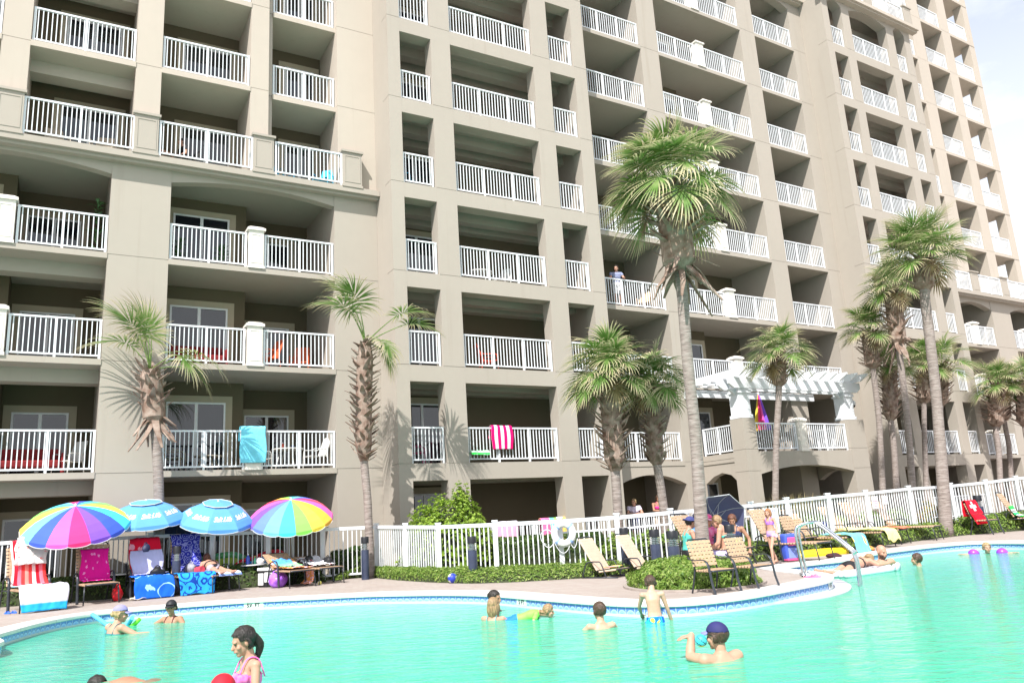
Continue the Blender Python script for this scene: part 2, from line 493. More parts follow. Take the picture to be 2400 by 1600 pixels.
pier(wF, 41.1, 42.13, FA, FB, 3, 13); pier(wF, 44.15, 45.0, FA, FB, 3, 13); pier(wF, 46.95, 47.5, FA, FA + .55, 3, 13); pier(wF, 38.36, 38.6, FA, FB, 3, 13)
pier(wF, 46.95, 47.5, FB + .6, FB + 1.1, 3, 13)
for (a, b) in ((38.6, 41.1), (42.13, 44.15), (45.0, 46.95)):
    last = b > 46
    for n in range(3, 13):
        if last: lip(wF, a, 47.45, FA, n, FB + 1.0, lipd=.16)
        else: lip(wF, a, b, FA, n, FB, lipd=.16)
        if n > 3: railing(a + .02, b - .02, FA + .1, zf(n) + .03)
        if last and n > 2: railing(0, 1, 0, zf(n) + .03, fn=lambda t: (47.38, FA + .6 + (FB - FA + .0) * t))
    if not last: wF.ub(a, b, FB, FB + .2, zf(3), zf(13))
    else: wF.ub(a, a + .75, FB + .8, FB + 1.0, zf(3), zf(13))
wF.ub(45.0, 45.2, FB, FB + 1.0, zf(3), zf(13))
# low part of the end wing with arches and its own ledge
wL = W('L')
for (a, b) in ((38.36, 40.3), (43.48, 45.3), (48.4, 50.0)):
    pier(wL, a, b, FA, FB, -1, 3, .02)
for (a, b) in ((40.3, 43.48), (45.3, 48.4)):
    mid = a + 1.35
    for n in (0, 1, 2):
        lip(wL, a, b, FA, n, FB, lipd=.14)
        railing(a + .02, mid - .25, FA + .1, zf(n) + .03); railing(mid + .25, b - .02, FA + .1, zf(n) + .03); pedestal(mid, FA + .16, zf(n) + .03)
        door(a + .5, a + 2.0, FB, zf(n) + .035)
    arch_lintel(wL, a, b, FA + .02, FA + .35, zf(3) - .78, zf(3) - .45, zf(3) - .15)
    wL.ub(a, b, FB, FB + .2, .02, zf(3))
    wL.ub(a, b, FA + .1, FB, .02, zf(-1))
ledge(TAN, 38.36, 50, 22.37, FA + .02, 3)
wL.ub(38.36, 50, FA + .02, FB, zf(3) - .17, zf(3) + .01)
for (u, wd) in ((38.9, .62), (41.9, .64), (44.72, .62), (47.5, .62)): pedestal(u, 22.62, zf(3) + .01, h=1.16, wd=wd, cap=False, big=True)
for (a, b) in ((39.3, 41.55), (42.25, 44.4), (45.05, 47.15)): railing(a, b, 22.5, zf(3) + .03)
# ---- terrace standing forward of the middle wing
wT = W('T'); TF = 20.5
for (a, b) in ((21.45, 22.08), (27.22, 28.2)):
    wT.ub(a, b, TF, TF + .62, .02, 1.35 - pier_gap); wT.ub(a, b, TF, TF + .62, 1.35 + pier_gap, 2.62 - pier_gap)
    wT.ub(a, b, TF, TF + .62, 2.62 + pier_gap, 3.4 - pier_gap); wT.ub(a, b, TF, TF + .62, 3.4 + pier_gap, 4.52)
    wT.ub(a + .015, b - .015, TF + .015, TF + .6, .02, 4.4)
arch_lintel(wT, 22.08, 27.22, TF + .01, TF + .4, 2.5, 2.78, 3.32)
wT.ub(21.47, 28.18, TF + .4, FA, 3.0, 3.28)
poly = [(TF + .62, 3.0), (TF + .62, 2.3), (TF + .9, 2.55), (TF + 1.35, 2.66), (TF + 1.8, 2.55), (FA, 2.3), (FA, 3.0)]
wT.prism(poly, lambda p: B(21.5, p[0], p[1]), lambda p: B(21.8, p[0], p[1]))
wT.prism(poly, lambda p: B(27.85, p[0], p[1]), lambda p: B(28.15, p[0], p[1]))
wT.ub(21.49, 21.75, TF + .62, FA, 3.0, 3.1); wT.ub(21.46, 21.8, TF + .62, FA, 3.14, 3.34)
railing(22.12, 24.35, TF + .15, 3.33, posts=1, h=1.05); railing(24.8, 27.2, TF + .15, 3.33, posts=1, h=1.05)
pedestal(24.57, TF + .2, 3.32, h=1.12, wd=.4)
railing(0, 1, 0, 3.33, posts=1, h=1.05, fn=lambda t: (21.6, TF + .64 + (FA - TF - .66) * t))
railing(0, 1, 0, 3.33, posts=1, h=1.05, fn=lambda t: (28.05, TF + .64 + (FA - TF - .66) * t))
# roof slabs closing the top of every wing
for key, a, b, w0, w1, z in (('A', -5.4, 8.57, FA, 27, zf(8)), ('C', 16.56, 31.7, FA, 27, zf(10)), ('F', 38.36, 47.5, FA, 27, zf(13))):
    W(key).ub(a, b, w0 - .1, w1, z, z + .8)
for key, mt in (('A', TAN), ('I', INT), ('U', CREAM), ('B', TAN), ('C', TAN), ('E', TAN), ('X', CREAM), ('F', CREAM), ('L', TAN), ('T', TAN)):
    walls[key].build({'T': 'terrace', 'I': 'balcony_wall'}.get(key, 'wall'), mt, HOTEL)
# railings: the hundred nearest are parts of their own, the rest one stuff part
def in_view(p):
    d = p - EYE; k = d.dot(FW)
    if k <= 0: return False
    x = 1200 + FPX * d.dot(RI) / k; y = 800 - FPX * d.dot(UP) / k
    return -150 < x < 2550 and -120 < y < 1700
RAILS.sort(key=lambda r: (not in_view(r[1]), -r[2] / depth(r[1])))
rest = MB()
for i, (mb, c, Lm, nm) in enumerate(RAILS):
    if i < 98: mb.build(nm, M_WHITE, HOTEL)
    else:
        b = len(rest.v); rest.v += mb.v; rest.f += [tuple(b + k for k in f) for f in mb.f]; rest.m += mb.m
tag(rest.build('balcony_railing', M_WHITE, HOTEL), kind='stuff')
# small fittings on the wall
lt = MB(); lt.ub(30.74, 30.94, 22.64, FA - .002, 1.95, 2.25); lt.ub(30.76, 30.92, 22.61, 22.64, 1.98, 2.22)
lt.build('wall_light', M_WHITE, HOTEL)
lt = MB(); lt.ub(20.85, 21.0, 22.66, FA - .002, 5.55, 5.85); lt.build('wall_light', M_WHITE, HOTEL)

# ================================================================ pergola on the terrace
PERG = thing('pergola', 'white painted wooden pergola with slanted rafters standing on the terrace', 'pergola')
for (u0, u1) in ((21.5, 22.02), (27.3, 27.82)):
    p = MB(); p.ub(u0, u1, TF + .06, TF + .56, 4.524, 5.98); p.ub(u0 - .04, u1 + .04, TF + .02, TF + .6, 4.53, 4.66); p.ub(u0 - .05, u1 + .05, TF + .01, TF + .61, 5.45, 5.52)
    p.build('post', M_WHITE, PERG, bevel=.01)
    for sg in (-1, 1):
        k = MB(); c = (u0 + u1) / 2 + sg * .26
        k.prism([(0, 5.40), (0, 5.61), (sg * .30, 5.61), (sg * .26, 5.56)], lambda p, c=c: B(c + p[0], TF + .2, p[1]), lambda p, c=c: B(c + p[0], TF + .32, p[1]))
        k.build('bracket', M_WHITE, PERG, fixn=True)
for w0 in (TF - .02, TF + .52):
    b = MB()
    b.prism([(21.0, 5.78), (21.0, 6.02), (28.3, 6.02), (28.3, 5.78), (28.05, 5.62), (21.25, 5.62)], lambda p: B(p[0], w0, p[1]), lambda p: B(p[0], w0 + .1, p[1]))
    b.build('beam', M_WHITE, PERG, fixn=True)
b = MB(); b.ub(21.2, 28.1, FA - .12, FA - .005, 5.62, 5.9); b.build('beam', M_WHITE, PERG)
for i in range(12):
    u = 21.3 + i * (28.0 - 21.3) / 11; r = MB()
    r.prism([(TF - .65, 6.22), (TF - .65, 6.30), (FA - .01, 6.30), (FA - .01, 6.03), (TF - .3, 6.03)], lambda p: B(u - .04, p[0], p[1]), lambda p: B(u + .04, p[0], p[1]))
    r.build('rafter', M_WHITE, PERG, fixn=True)
for i in range(4):
    w0 = TF + .75 + i * .42; r = MB(); r.ub(21.1, 28.2, w0, w0 + .04, 5.985, 6.025); r.build('slat', M_WHITE, PERG)
cam_t = thing('security_camera', 'white dome security camera hanging off the right pergola post', 'camera', B(28.05, TF + .25, 5.3))
a = MB(); a.tube([(-.28, 0, .1), (-.1, -.0, .16), (0, 0, .12), (0, 0, .02)], .03, 8); a.box(-.32, -.27, -.08, .08, .02, .2); a.build('arm', M_WHITE, cam_t, smooth=True)
a = MB(); a.lathe([(.02, .06), (.09, .02), (.12, -.06), (.115, -.16), (.0, -.165)], 16); a.build('housing', M_WHITE, cam_t, smooth=True)
a = MB(); a.ball((0, 0, -.165), .1, n=14, k=8); a.build('dome', mat('black_dome', (.01, .01, .012), .1), cam_t, smooth=True)
# ================================================================ ground, deck, pool
from mathutils.geometry import tessellate_polygon
def catmull(P, per=6, closed=False):
    out = []; n = len(P)
    for i in range(n if closed else n - 1):
        g = lambda k: P[k % n] if closed else P[min(max(k, 0), n - 1)]
        a, b, c, d = g(i - 1), g(i), g(i + 1), g(i + 2)
        for s in range(per):
            t = s / per
            out.append(.5 * ((2 * b) + (c - a) * t + (2 * a - 5 * b + 4 * c - d) * t * t + (3 * b - a - 3 * c + d) * t ** 3))
    if not closed: out.append(P[-1].copy())
    return out
def resample(P, step):
    out = [P[0].copy()]; acc = 0
    for a, b in zip(P, P[1:]):
        L = (b - a).length
        if L < 1e-9: continue
        t = step - acc
        while t <= L: out.append(a + (b - a) * (t / L)); t += step
        acc = L - (t - step)
    return out
edge_px = [(-150, 1530), (0, 1488), (115, 1457), (230, 1437), (344, 1426), (480, 1415), (610, 1406.5), (740, 1400), (860, 1394), (1030, 1391), (1144, 1393), (1250, 1401), (1365, 1410),
           (1480, 1416), (1594, 1414.5), (1700, 1405), (1784, 1393), (1860, 1378), (1920, 1366), (1948, 1358.5), (1955, 1352), (1945, 1346), (1905, 1340), (1865, 1335.5), (1838, 1331.5), (1832, 1329), (1850, 1326.5), (1920, 1319), (1985, 1311.5), (2015, 1304),
           (2080, 1293), (2195, 1279), (2287, 1272), (2400, 1271), (2520, 1274), (2680, 1286)]
edge = [G(x, y) for x, y in edge_px]; 
for p in edge: p.z = 0
edge = [V((-16.5, 6.0, 0)), V((-15.5, 9.5, 0))] + edge + [V((23, 15, 0)), V((26, 10, 0)), V((25, 4, 0)), V((18, 2.0, 0)), V((9, 1.6, 0)), V((0, 1.5, 0)), V((-8, 1.8, 0)), V((-14, 3.2, 0))]
ring = catmull(edge, 8, True); ring = resample(ring + [ring[0]], .16)
if (ring[-1] - ring[0]).length < .08: ring.pop()
area = sum(a.x * b.y - b.x * a.y for a, b in zip(ring, ring[1:] + ring[:1]))
if area < 0: ring.reverse()
NR = len(ring)
def offs(d):
    out = []
    for i in range(NR):
        t = (ring[(i + 1) % NR] - ring[i - 1]).normalized(); out.append(ring[i] + V((t.y, -t.x, 0)) * d)
    return out
CW = .44
outer = offs(CW)
# keep the deck-side edge of the coping from folding over at the narrow notch
def tri_fill(name, outer_poly, holes, z, mt, kind='structure'):
    polys = [outer_poly] + holes; flat = [p for q in polys for p in q]
    mb = MB(); mb.v = [V((p.x, p.y, z)) for p in flat]
    for t in tessellate_polygon([[V((p.x, p.y, 0)) for p in q] for q in polys]):
        a, b, c = (mb.v[i] for i in t)
        t = tuple(t) if (b - a).cross(c - a).z > 0 else (t[0], t[2], t[1])
        mb.f.append(t); mb.m.append(0)
    o = mb.build(name, mt); 
    return tag(o, kind=kind)
def paver_mat():
    m, nt, p = nt_new('brick_pavers'); N = nt.nodes; L = nt.links
    tc = N.new('ShaderNodeTexCoord'); mp = N.new('ShaderNodeMapping'); mp.inputs['Rotation'].default_value = (0, 0, .6); L.new(tc.outputs['Object'], mp.inputs[0])
    br = N.new('ShaderNodeTexBrick'); L.new(mp.outputs[0], br.inputs['Vector'])
    br.inputs['Scale'].default_value = 1.0; br.inputs['Brick Width'].default_value = .2; br.inputs['Row Height'].default_value = .1; br.inputs['Mortar Size'].default_value = .004
    br.inputs['Color1'].default_value = (.33, .265, .235, 1); br.inputs['Color2'].default_value = (.38, .33, .30, 1); br.inputs['Mortar'].default_value = (.24, .2, .17, 1); br.inputs['Bias'].default_value = -.1
    big = texn(N, L, 'Noise', tc.outputs['Object'], .9, Detail=6.0).outputs['Fac']
    c = mixc(N, L, math_n(N, L, 'MULTIPLY', big, .4), br.outputs['Color'], (.42, .385, .365))
    wet = texn(N, L, 'Noise', tc.outputs['Object'], .45, Detail=3.0).outputs['Fac']
    wr = N.new('ShaderNodeMapRange'); wr.inputs[1].default_value = .58; wr.inputs[2].default_value = .66; wr.inputs[3].default_value = 0; wr.inputs[4].default_value = .22; L.new(wet, wr.inputs[0])
    c = mixc(N, L, wr.outputs[0], c, (.24, .18, .15))
    L.new(c, p.inputs['Base Color']); p.inputs['Roughness'].default_value = .8
    bp = N.new('ShaderNodeBump'); bp.inputs['Strength'].default_value = .35; bp.inputs['Distance'].default_value = .01
    L.new(br.outputs['Fac'], bp.inputs['Height']); bp.invert = True; L.new(bp.outputs[0], p.inputs['Normal'])
    return m
PAVE = paver_mat()
big = [V((-45, -12, 0)), V((70, -12, 0)), V((70, 75, 0)), V((-45, 75, 0))]
gm = MB(); gm.v = [V((-6000, -6000, -1.6)), V((6000, -6000, -1.6)), V((6000, 6000, -1.6)), V((-6000, 6000, -1.6))]; gm.f = [(0, 1, 2, 3)]; gm.m = [0]
tag(gm.build('ground', mat('sand', (.55, .49, .40), .95, .1, .5)), kind='structure')
sea = MB(); sea.v = [V((-6000, -6000, -1.4)), V((6000, -6000, -1.4)), V((6000, -60, -1.4)), V((-6000, -60, -1.4))]; sea.f = [(0, 1, 2, 3)]; sea.m = [0]
tag(sea.build('sea', mat('sea_water', (.02, .12, .18), .15, .2, .05, bump=.5, bscale=.3)), kind='structure')
tri_fill('pool_deck', big, [offs(CW - .02)], 0.0, PAVE)
# coping with a rounded nose, its joints every metre or so
def coping_mat():
    m, nt, p = nt_new('white_coping'); N = nt.nodes; L = nt.links
    tc = N.new('ShaderNodeTexCoord'); s = sepxyz(N, L, tc.outputs['UV'])
    fr = math_n(N, L, 'FRACT', math_n(N, L, 'DIVIDE', s[0], 1.25)); ln = math_n(N, L, 'LESS_THAN', fr, .012)
    n = texn(N, L, 'Noise', tc.outputs['Object'], 5, Detail=6.0).outputs['Fac']
    c = mixc(N, L, n, (.60, .58, .565), (.74, .73, .72)); c = mixc(N, L, math_n(N, L, 'MULTIPLY', ln, .6), c, (.3, .28, .27))
    L.new(c, p.inputs['Base Color']); p.inputs['Roughness'].default_value = .7
    return m
def strip(prof, name, mt, uvv=None):
    """sweep a profile [(offset outward, z)] round the pool edge, uv = (arc length, v)"""
    rows = [offs(d) for d, z in prof]; mb = MB(); acc = [0]
    for i in range(NR): acc.append(acc[-1] + (ring[(i + 1) % NR] - ring[i]).length)
    k = len(prof)
    for i in range(NR):
        for j, (d, z) in enumerate(prof): mb.v.append(V((rows[j][i].x, rows[j][i].y, z)))
    for i in range(NR):
        i2 = (i + 1) % NR
        for j in range(k - 1):
            v0 = uvv[j] if uvv else j / (k - 1); v1 = uvv[j + 1] if uvv else (j + 1) / (k - 1)
            mb.uv[len(mb.f)] = [(acc[i], v0), (acc[i + 1], v0), (acc[i + 1], v1), (acc[i], v1)]
            mb.f.append((i * k + j, i2 * k + j, i2 * k + j + 1, i * k + j + 1)); mb.m.append(0)
    return tag(mb.build(name, mt, smooth=True, autos=radians(35)), kind='structure')
WZ = -.17
strip([(CW, -.02), (CW, .022), (CW - .01, .028), (.03, .028), (.008, .022), (0, .006), (0, -.03), (.02, -.042), (.04, -.042)], 'pool_coping', coping_mat())
def tile_mat():
    m, nt, p = nt_new('blue_arch_tiles'); N = nt.nodes; L = nt.links
    tc = N.new('ShaderNodeTexCoord'); s = sepxyz(N, L, tc.outputs['UV'])
    fx = math_n(N, L, 'FRACT', math_n(N, L, 'DIVIDE', s[0], .152)); x = math_n(N, L, 'SUBTRACT', fx, .5); y = s[1]
    r = math_n(N, L, 'SQRT', math_n(N, L, 'ADD', math_n(N, L, 'POWER', x, 2), math_n(N, L, 'POWER', math_n(N, L, 'MULTIPLY', y, .72), 2)))
    cd_ = ramp(N, L, r, [(0, (.30, .44, .80)), (.14, (.12, .25, .66)), (.20, (.36, .52, .85)), (.26, (.14, .28, .70)), (.33, (.38, .54, .86)), (.40, (.42, .56, .86)), (.46, (.05, .13, .50))])
    n = texn(N, L, 'Noise', tc.outputs['Object'], 9, Detail=3.0).outputs['Fac']
    c = mixc(N, L, math_n(N, L, 'MULTIPLY', n, .35), cd_, (.35, .5, .82))
    gr = math_n(N, L, 'MAXIMUM', math_n(N, L, 'LESS_THAN', fx, .05), math_n(N, L, 'GREATER_THAN', y, .95))
    c = mixc(N, L, gr, c, (.66, .68, .74))
    L.new(c, p.inputs['Base Color']); p.inputs['Roughness'].default_value = .15
    return m
strip([(.03, -.135), (.03, -.04)], 'tile_band', tile_mat())
strip([(.03, -1.5), (.03, -.135)], 'pool_wall', mat('pool_plaster', (.55, .66, .66), .8, .05, 2))
def water_mat():
    m, nt, p = nt_new('pool_water'); N = nt.nodes; L = nt.links
    tc = N.new('ShaderNodeTexCoord')
    mp = N.new('ShaderNodeMapping'); mp.inputs['Rotation'].default_value = (0, 0, .25); mp.inputs['Scale'].default_value = (.8, 1.7, 1); L.new(tc.outputs['Object'], mp.inputs[0])
    n1 = texn(N, L, 'Noise', mp.outputs[0], 2.8, Detail=5.0, Distortion=1.1).outputs['Fac']
    n2 = texn(N, L, 'Noise', mp.outputs[0], 7, Detail=4.0, Distortion=.6).outputs['Fac']
    h = math_n(N, L, 'ADD', n1, math_n(N, L, 'MULTIPLY', n2, .22))
    n3 = texn(N, L, 'Noise', tc.outputs['Object'], .25, Detail=3.0).outputs['Fac']
    vv = texn(N, L, 'Voronoi', mp.outputs[0], 2.0, feature='SMOOTH_F1'); vv.inputs['Smoothness'].default_value = .6
    c = mixc(N, L, n3, (.05, .52, .315), (.085, .55, .375))
    rr = N.new('ShaderNodeMapRange'); rr.inputs[1].default_value = .52; rr.inputs[2].default_value = .74; rr.inputs[3].default_value = 0; rr.inputs[4].default_value = .45; L.new(n1, rr.inputs[0])
    c = mixc(N, L, rr.outputs[0], c, (.18, .63, .47))
    L.new(c, p.inputs['Base Color']); p.inputs['Roughness'].default_value = .06; p.inputs['IOR'].default_value = 1.33
    bp = N.new('ShaderNodeBump'); bp.inputs['Strength'].default_value = .34; bp.inputs['Distance'].default_value = .10
    L.new(h, bp.inputs['Height']); L.new(bp.outputs[0], p.inputs['Normal'])
    tr = N.new('ShaderNodeBsdfTransparent'); tr.inputs['Color'].default_value = (.55, .98, .93, 1)
    ms = N.new('ShaderNodeMixShader'); ms.inputs[0].default_value = .13
    L.new(p.outputs[0], ms.inputs[1]); L.new(tr.outputs[0], ms.inputs[2]); L.new(ms.outputs[0], N['Material Output'].inputs['Surface'])
    return m
tri_fill('pool_water', offs(.032), [], WZ, water_mat())
tri_fill('pool_floor', offs(.05), [], -1.45, mat('pool_floor_plaster', (.06, .66, .56), .9, .1, .6, col2=(.10, .72, .64)))
# wide submerged bench round the tip and the entry steps in the notch
plast = mat('pale_step_plaster', (.46, .46, .50), .6, .06, 6)
bench = MB(); poly = [(q.x, q.y) for q in catmull([G(x, y, WZ) for x, y in ((1956, 1358), (1982, 1364), (1996, 1374), (1988, 1386), (1955, 1397), (1905, 1406), (1840, 1413), (1770, 1420), (1720, 1424), (1740, 1408), (1820, 1394), (1900, 1376))], 4, True)]
bench.prism(poly, lambda p: (p[0], p[1], WZ + .012), lambda p: (p[0], p[1], -.6))
tag(bench.build('pool_bench', plast, fixn=True), kind='structure')
st = MB()
n0, n1 = G(1850, 1333), G(1990, 1314)
dv = (n1 - n0); dv.z = 0; dl = dv.length; dv.normalize(); sd = V((-dv.y, dv.x, 0))
cor = [G(1832, 1331), G(1945, 1345), G(1985, 1312)]
for i, (a, b) in enumerate(((.0, .42), (.34, .58), (.5, .72))):
    z = WZ + .06 - i * .05
    p0 = cor[0] + (cor[1] - cor[0]) * a; p1 = cor[0] + (cor[2] - cor[0]) * a
    q0 = cor[0] + (cor[1] - cor[0]) * b; q1 = cor[0] + (cor[2] - cor[0]) * b
    st.hexa([V((p0.x, p0.y, -.9)), V((q0.x, q0.y, -.9)), V((q1.x, q1.y, -.9)), V((p1.x, p1.y, -.9)), V((p0.x, p0.y, z)), V((q0.x, q0.y, z)), V((q1.x, q1.y, z)), V((p1.x, p1.y, z))])
tag(st.build('pool_steps', plast, fixn=True), kind='structure')
# depth markers on the tile band: white tiles with black lettering
MBLK = mat('black_glaze', (.015, .015, .02), .3); MWT = mat('white_glaze', (.74, .74, .74), .3)
def depth_mark(px, py, words, wd, label):
    c = G(px, py, -.085); i = min(range(NR), key=lambda k: (V((ring[k].x, ring[k].y, 0)) - V((c.x, c.y, 0))).length)
    t = (ring[(i + 2) % NR] - ring[i - 2]).normalized(); nrm = V((-t.y, t.x, 0))
    pos = V((ring[i].x, ring[i].y, -.088)) - nrm * .03
    if t.x < 0: t = -t
    # face the water
    tk = thing('depth_marker', label, 'sign', pos, 0, 'depth markers on the tile band')
    a = MB(); a.hexa([nrm * .004 + t * x + V((0, 0, z)) for x, z in ((-wd, -.046), (wd, -.046))] + [nrm * .001 + t * x + V((0, 0, z)) for x, z in ((wd, -.046), (-wd, -.046))] +
                     [nrm * .004 + t * x + V((0, 0, z)) for x, z in ((-wd, .046), (wd, .046))] + [nrm * .001 + t * x + V((0, 0, z)) for x, z in ((wd, .046), (-wd, .046))])
    a.build('tile', MWT, tk, fixn=True)
    b = MB(); put_text(b, words, .095, lambda x, y: nrm * .0065 + t * x + V((0, 0, y)), bold=.004); b.build('lettering', MBLK, tk)
depth_mark(592, 1416, '5½ FT', .21, 'white depth tile lettered 5½ FT in the tile band')
depth_mark(1226, 1410, '5 FT', .15, 'white depth tile lettered 5 FT in the tile band')
depth_mark(1936, 1372, '4 FT', .14, 'white depth tile near the tip beside the handrail')

# ================================================================ fence round the deck
FP = [(-300, 1287, 18.2), (-120, 1274, 18.7), (51.7, 1264.6, 19.2), (213, 1259, 19.6), (354.7, 1252, 20.0), (499, 1247, 20.5), (630, 1241.7, 20.9), (756.5, 1236, 21.3), (882, 1230, 21.6), (950.4, 1230, 20.2), (1027, 1229.7, 18.8),
      (1159.3, 1223.8, 18.2), (1311, 1216, 18.0), (1444, 1207, 18.0), (1570, 1196, 18.3), (1665, 1188, 18.7), (1758.4, 1179.7, 19.3), (1842, 1170, 20.2), (1938.6, 1159.5, 21.6), (2027, 1152, 23.0), (2127.8, 1141.5, 24.6), (2204, 1137, 25.6)]
FP2 = [(2226, 1135, 25.9), (2308, 1127, 26.6), (2379, 1118, 27.3), (2480, 1106, 28.0), (2600, 1094, 28.8)]
def fence(pts, label, base=0.0, extra=()):
    P = [AD(x, y, D) for x, y, D in pts]; root = thing('pool_fence', label, 'fence', (P[0].x, P[0].y, 0))
    o = V((P[0].x, P[0].y, 0)); Q = [p - o for p in P]
    for i, q in enumerate(Q):
        m = MB(); m.box(q.x - .055, q.x + .055, q.y - .055, q.y + .055, base, q.z + .02); m.box(q.x - .07, q.x + .07, q.y - .07, q.y + .07, q.z + .02, q.z + .055)
        m.build('post', M_WHITE, root)
    for i, (a, b) in enumerate(zip(Q, Q[1:])):
        m = MB(); d = (b - a); d2 = V((d.x, d.y, 0)).normalized(); L = d.length
        A = a + d2 * .056; Bq = b - d2 * .056
        lo = lambda q, z: V((q.x, q.y, z))
        m.bar(A + V((0, 0, -.05)), Bq + V((0, 0, -.05)), .06, .085); m.bar(lo(A, .12), lo(Bq, .12), .045, .05)
        if i in extra: m.bar(A + V((0, 0, -.30)), Bq + V((0, 0, -.30)), .04, .04)
        n = max(3, int(round(L / (.13 if i < 14 and base == 0.0 and len(Q) > 8 else .155))))
        for k in range(1, n):
            p = A + (Bq - A) * (k / n); m.bar(lo(p, .145), p + V((0, 0, -.093)), .025, .025, up=d2)
        m.build('picket_panel', M_WHITE, root)
    return P
PF = fence(FP, 'long white picket fence curving behind the pool chairs, left of the gap at the palm', extra=(12, 13, 14, 15))
fence(FP2, 'short white picket fence beyond the palm gap at the far right')
# ground floor patio rails in front of the left wing
for (a, b, u) in ((-3.86, .89, -1.5), (2.41, 7.16, 4.78)):
    for (x0, x1) in ((a + .1, u - .3), (u + .3, b - .05)):
        pass
# lifebuoy on the fence
c = AD(1321, 1250, 17.74); fd = (PF[13] - PF[12]); fd.z = 0; fd.normalize(); fn_ = V((fd.y, -fd.x, 0))
LB = thing('lifebuoy', 'white ring lifebuoy with blue bands hung on the white fence', 'lifebuoy', c)
M3 = Matrix((fd, V((0, 0, 1)), fn_)).transposed()
def torus(mb, R, r, sz=1.0, n=40, k=12, mf=None, flat=1.0):
    b = len(mb.v)
    for i in range(n):
        a = 2 * pi * i / n
        for j in range(k):
            q = 2 * pi * j / k; rr = R + r * cos(q); mb.v.append(M3 @ V((rr * cos(a), rr * sin(a) * sz, r * sin(q) * flat)))
    for i in range(n):
        for j in range(k):
            mb.f.append((b + i * k + j, b + i * k + (j + 1) % k, b + ((i + 1) % n) * k + (j + 1) % k, b + ((i + 1) % n) * k + j)); mb.m.append(mf(i) if mf else 0)
a = MB(); torus(a, .205, .078, 1.06); a.build('ring', mat('lifebuoy_white', (.82, .82, .82), .4), LB, smooth=True, fixn=True)
for k in (1, 3, 5, 7):
    a = MB(); b = len(a.v); c0 = k * pi / 4
    for i in range(5):
        an = c0 - .12 + .06 * i
        for j in range(12):
            q = 2 * pi * j / 12; rr = .205 + .081 * cos(q); a.v.append(M3 @ V((rr * cos(an), rr * sin(an) * 1.06, .081 * sin(q))))
    for i in range(4):
        for j in range(12): a.f.append((i * 12 + j, i * 12 + (j + 1) % 12, (i + 1) * 12 + (j + 1) % 12, (i + 1) * 12 + j)); a.m.append(0)
    a.build('band', mat('pale_blue_band', (.30, .45, .80), .5), LB, smooth=True, fixn=True)
a = MB()
for (x0, x1, sag) in ((-.24, .18, .30), (.12, .30, .2), (-.50, -.20, .16)):
    a.tube([M3 @ V((x0 + (x1 - x0) * t, -.12 - sag * 4 * t * (1 - t), .03)) for t in [i / 12 for i in range(13)]], .009, 6)
a.tube([M3 @ V((-.38 + .14 * cos(t), -.05 + .16 * sin(t), .02)) for t in [i * .35 for i in range(14)]], .008, 6)
a.build('rope', mat('white_rope', (.75, .76, .8), .8), LB, smooth=True)
# signs on the fence
def sign(px, py, D, wd, ht, lines, label, name='sign', tilt=0):
    c = AD(px, py, D); d = V((.80, .60, 0)); n = V((.60, -.80, 0))
    t = thing(name, label, 'sign', c)
    P = lambda x, z, o: d * x + V((0, 0, z)) + n * o
    a = MB(); h = ht / 2; w = wd / 2
    a.hexa([P(-w, -h, .008), P(w, -h, .008), P(w, -h, -.008), P(-w, -h, -.008), P(-w, h, .008), P(w, h, .008), P(w, h, -.008), P(-w, h, -.008)])
    a.build('board', mat('sign_white', (.78, .79, .82), .4, .02), t, fixn=True)
    for s, size, x, z, m in lines:
        b = MB(); put_text(b, s, size, lambda xx, yy: P(x + xx, z + yy, .0115)); b.build('lettering', m, t)
MPUR = mat('violet_ink', (.22, .16, .42), .5); MRED = mat('pink_ink', (.55, .12, .30), .5); MLIL = mat('lilac_ink', (.30, .28, .55), .5)
sign(1806, 1221, 18.95, .66, .62, [('POOL RULES', .085, 0, .24, MPUR)] +
     [('▬' * 0 + 'l' * 0 + s, .036, 0, .175 - i * .047, MLIL) for i, s in enumerate(['NOTICE   NO RUNNING', 'ADULTS MUST BE WITH CHILDREN', 'NO GLASS ON DECK', 'SHOWER BEFORE ENTERING THE POOL', 'NO FOOD OR DRINK IN THE WATER', 'DO NOT SWALLOW THE POOL WATER', 'NO PETS IN THE AREA', 'POOL HOURS DAWN TO DUSK', 'NO DIVING AT ANY TIME'])] +
     [('EMERGENCY', .05, -.05, -.235, MRED), ('NO', .09, -.1, -.28, MPUR)], 'large white POOL RULES board on the fence behind the standing girl', 'pool_rules_sign')
sign(2051, 1177, 23.1, .32, .36, [('NO', .06, 0, .11, MRED), ('SMOKING', .06, 0, .04, MRED), ('ON POOL', .06, 0, -.03, MRED), ('DECK', .06, 0, -.10, MRED)], 'small white sign lettered in pink on the fence between two tan loungers', 'fence_sign')
sign(2075, 1171, 23.6, .2, .24, [('POOL', .05, 0, .04, MPUR), ('AREA', .05, 0, -.04, MPUR)], 'smallest greyish sign on the fence above a lounger back', 'fence_sign')
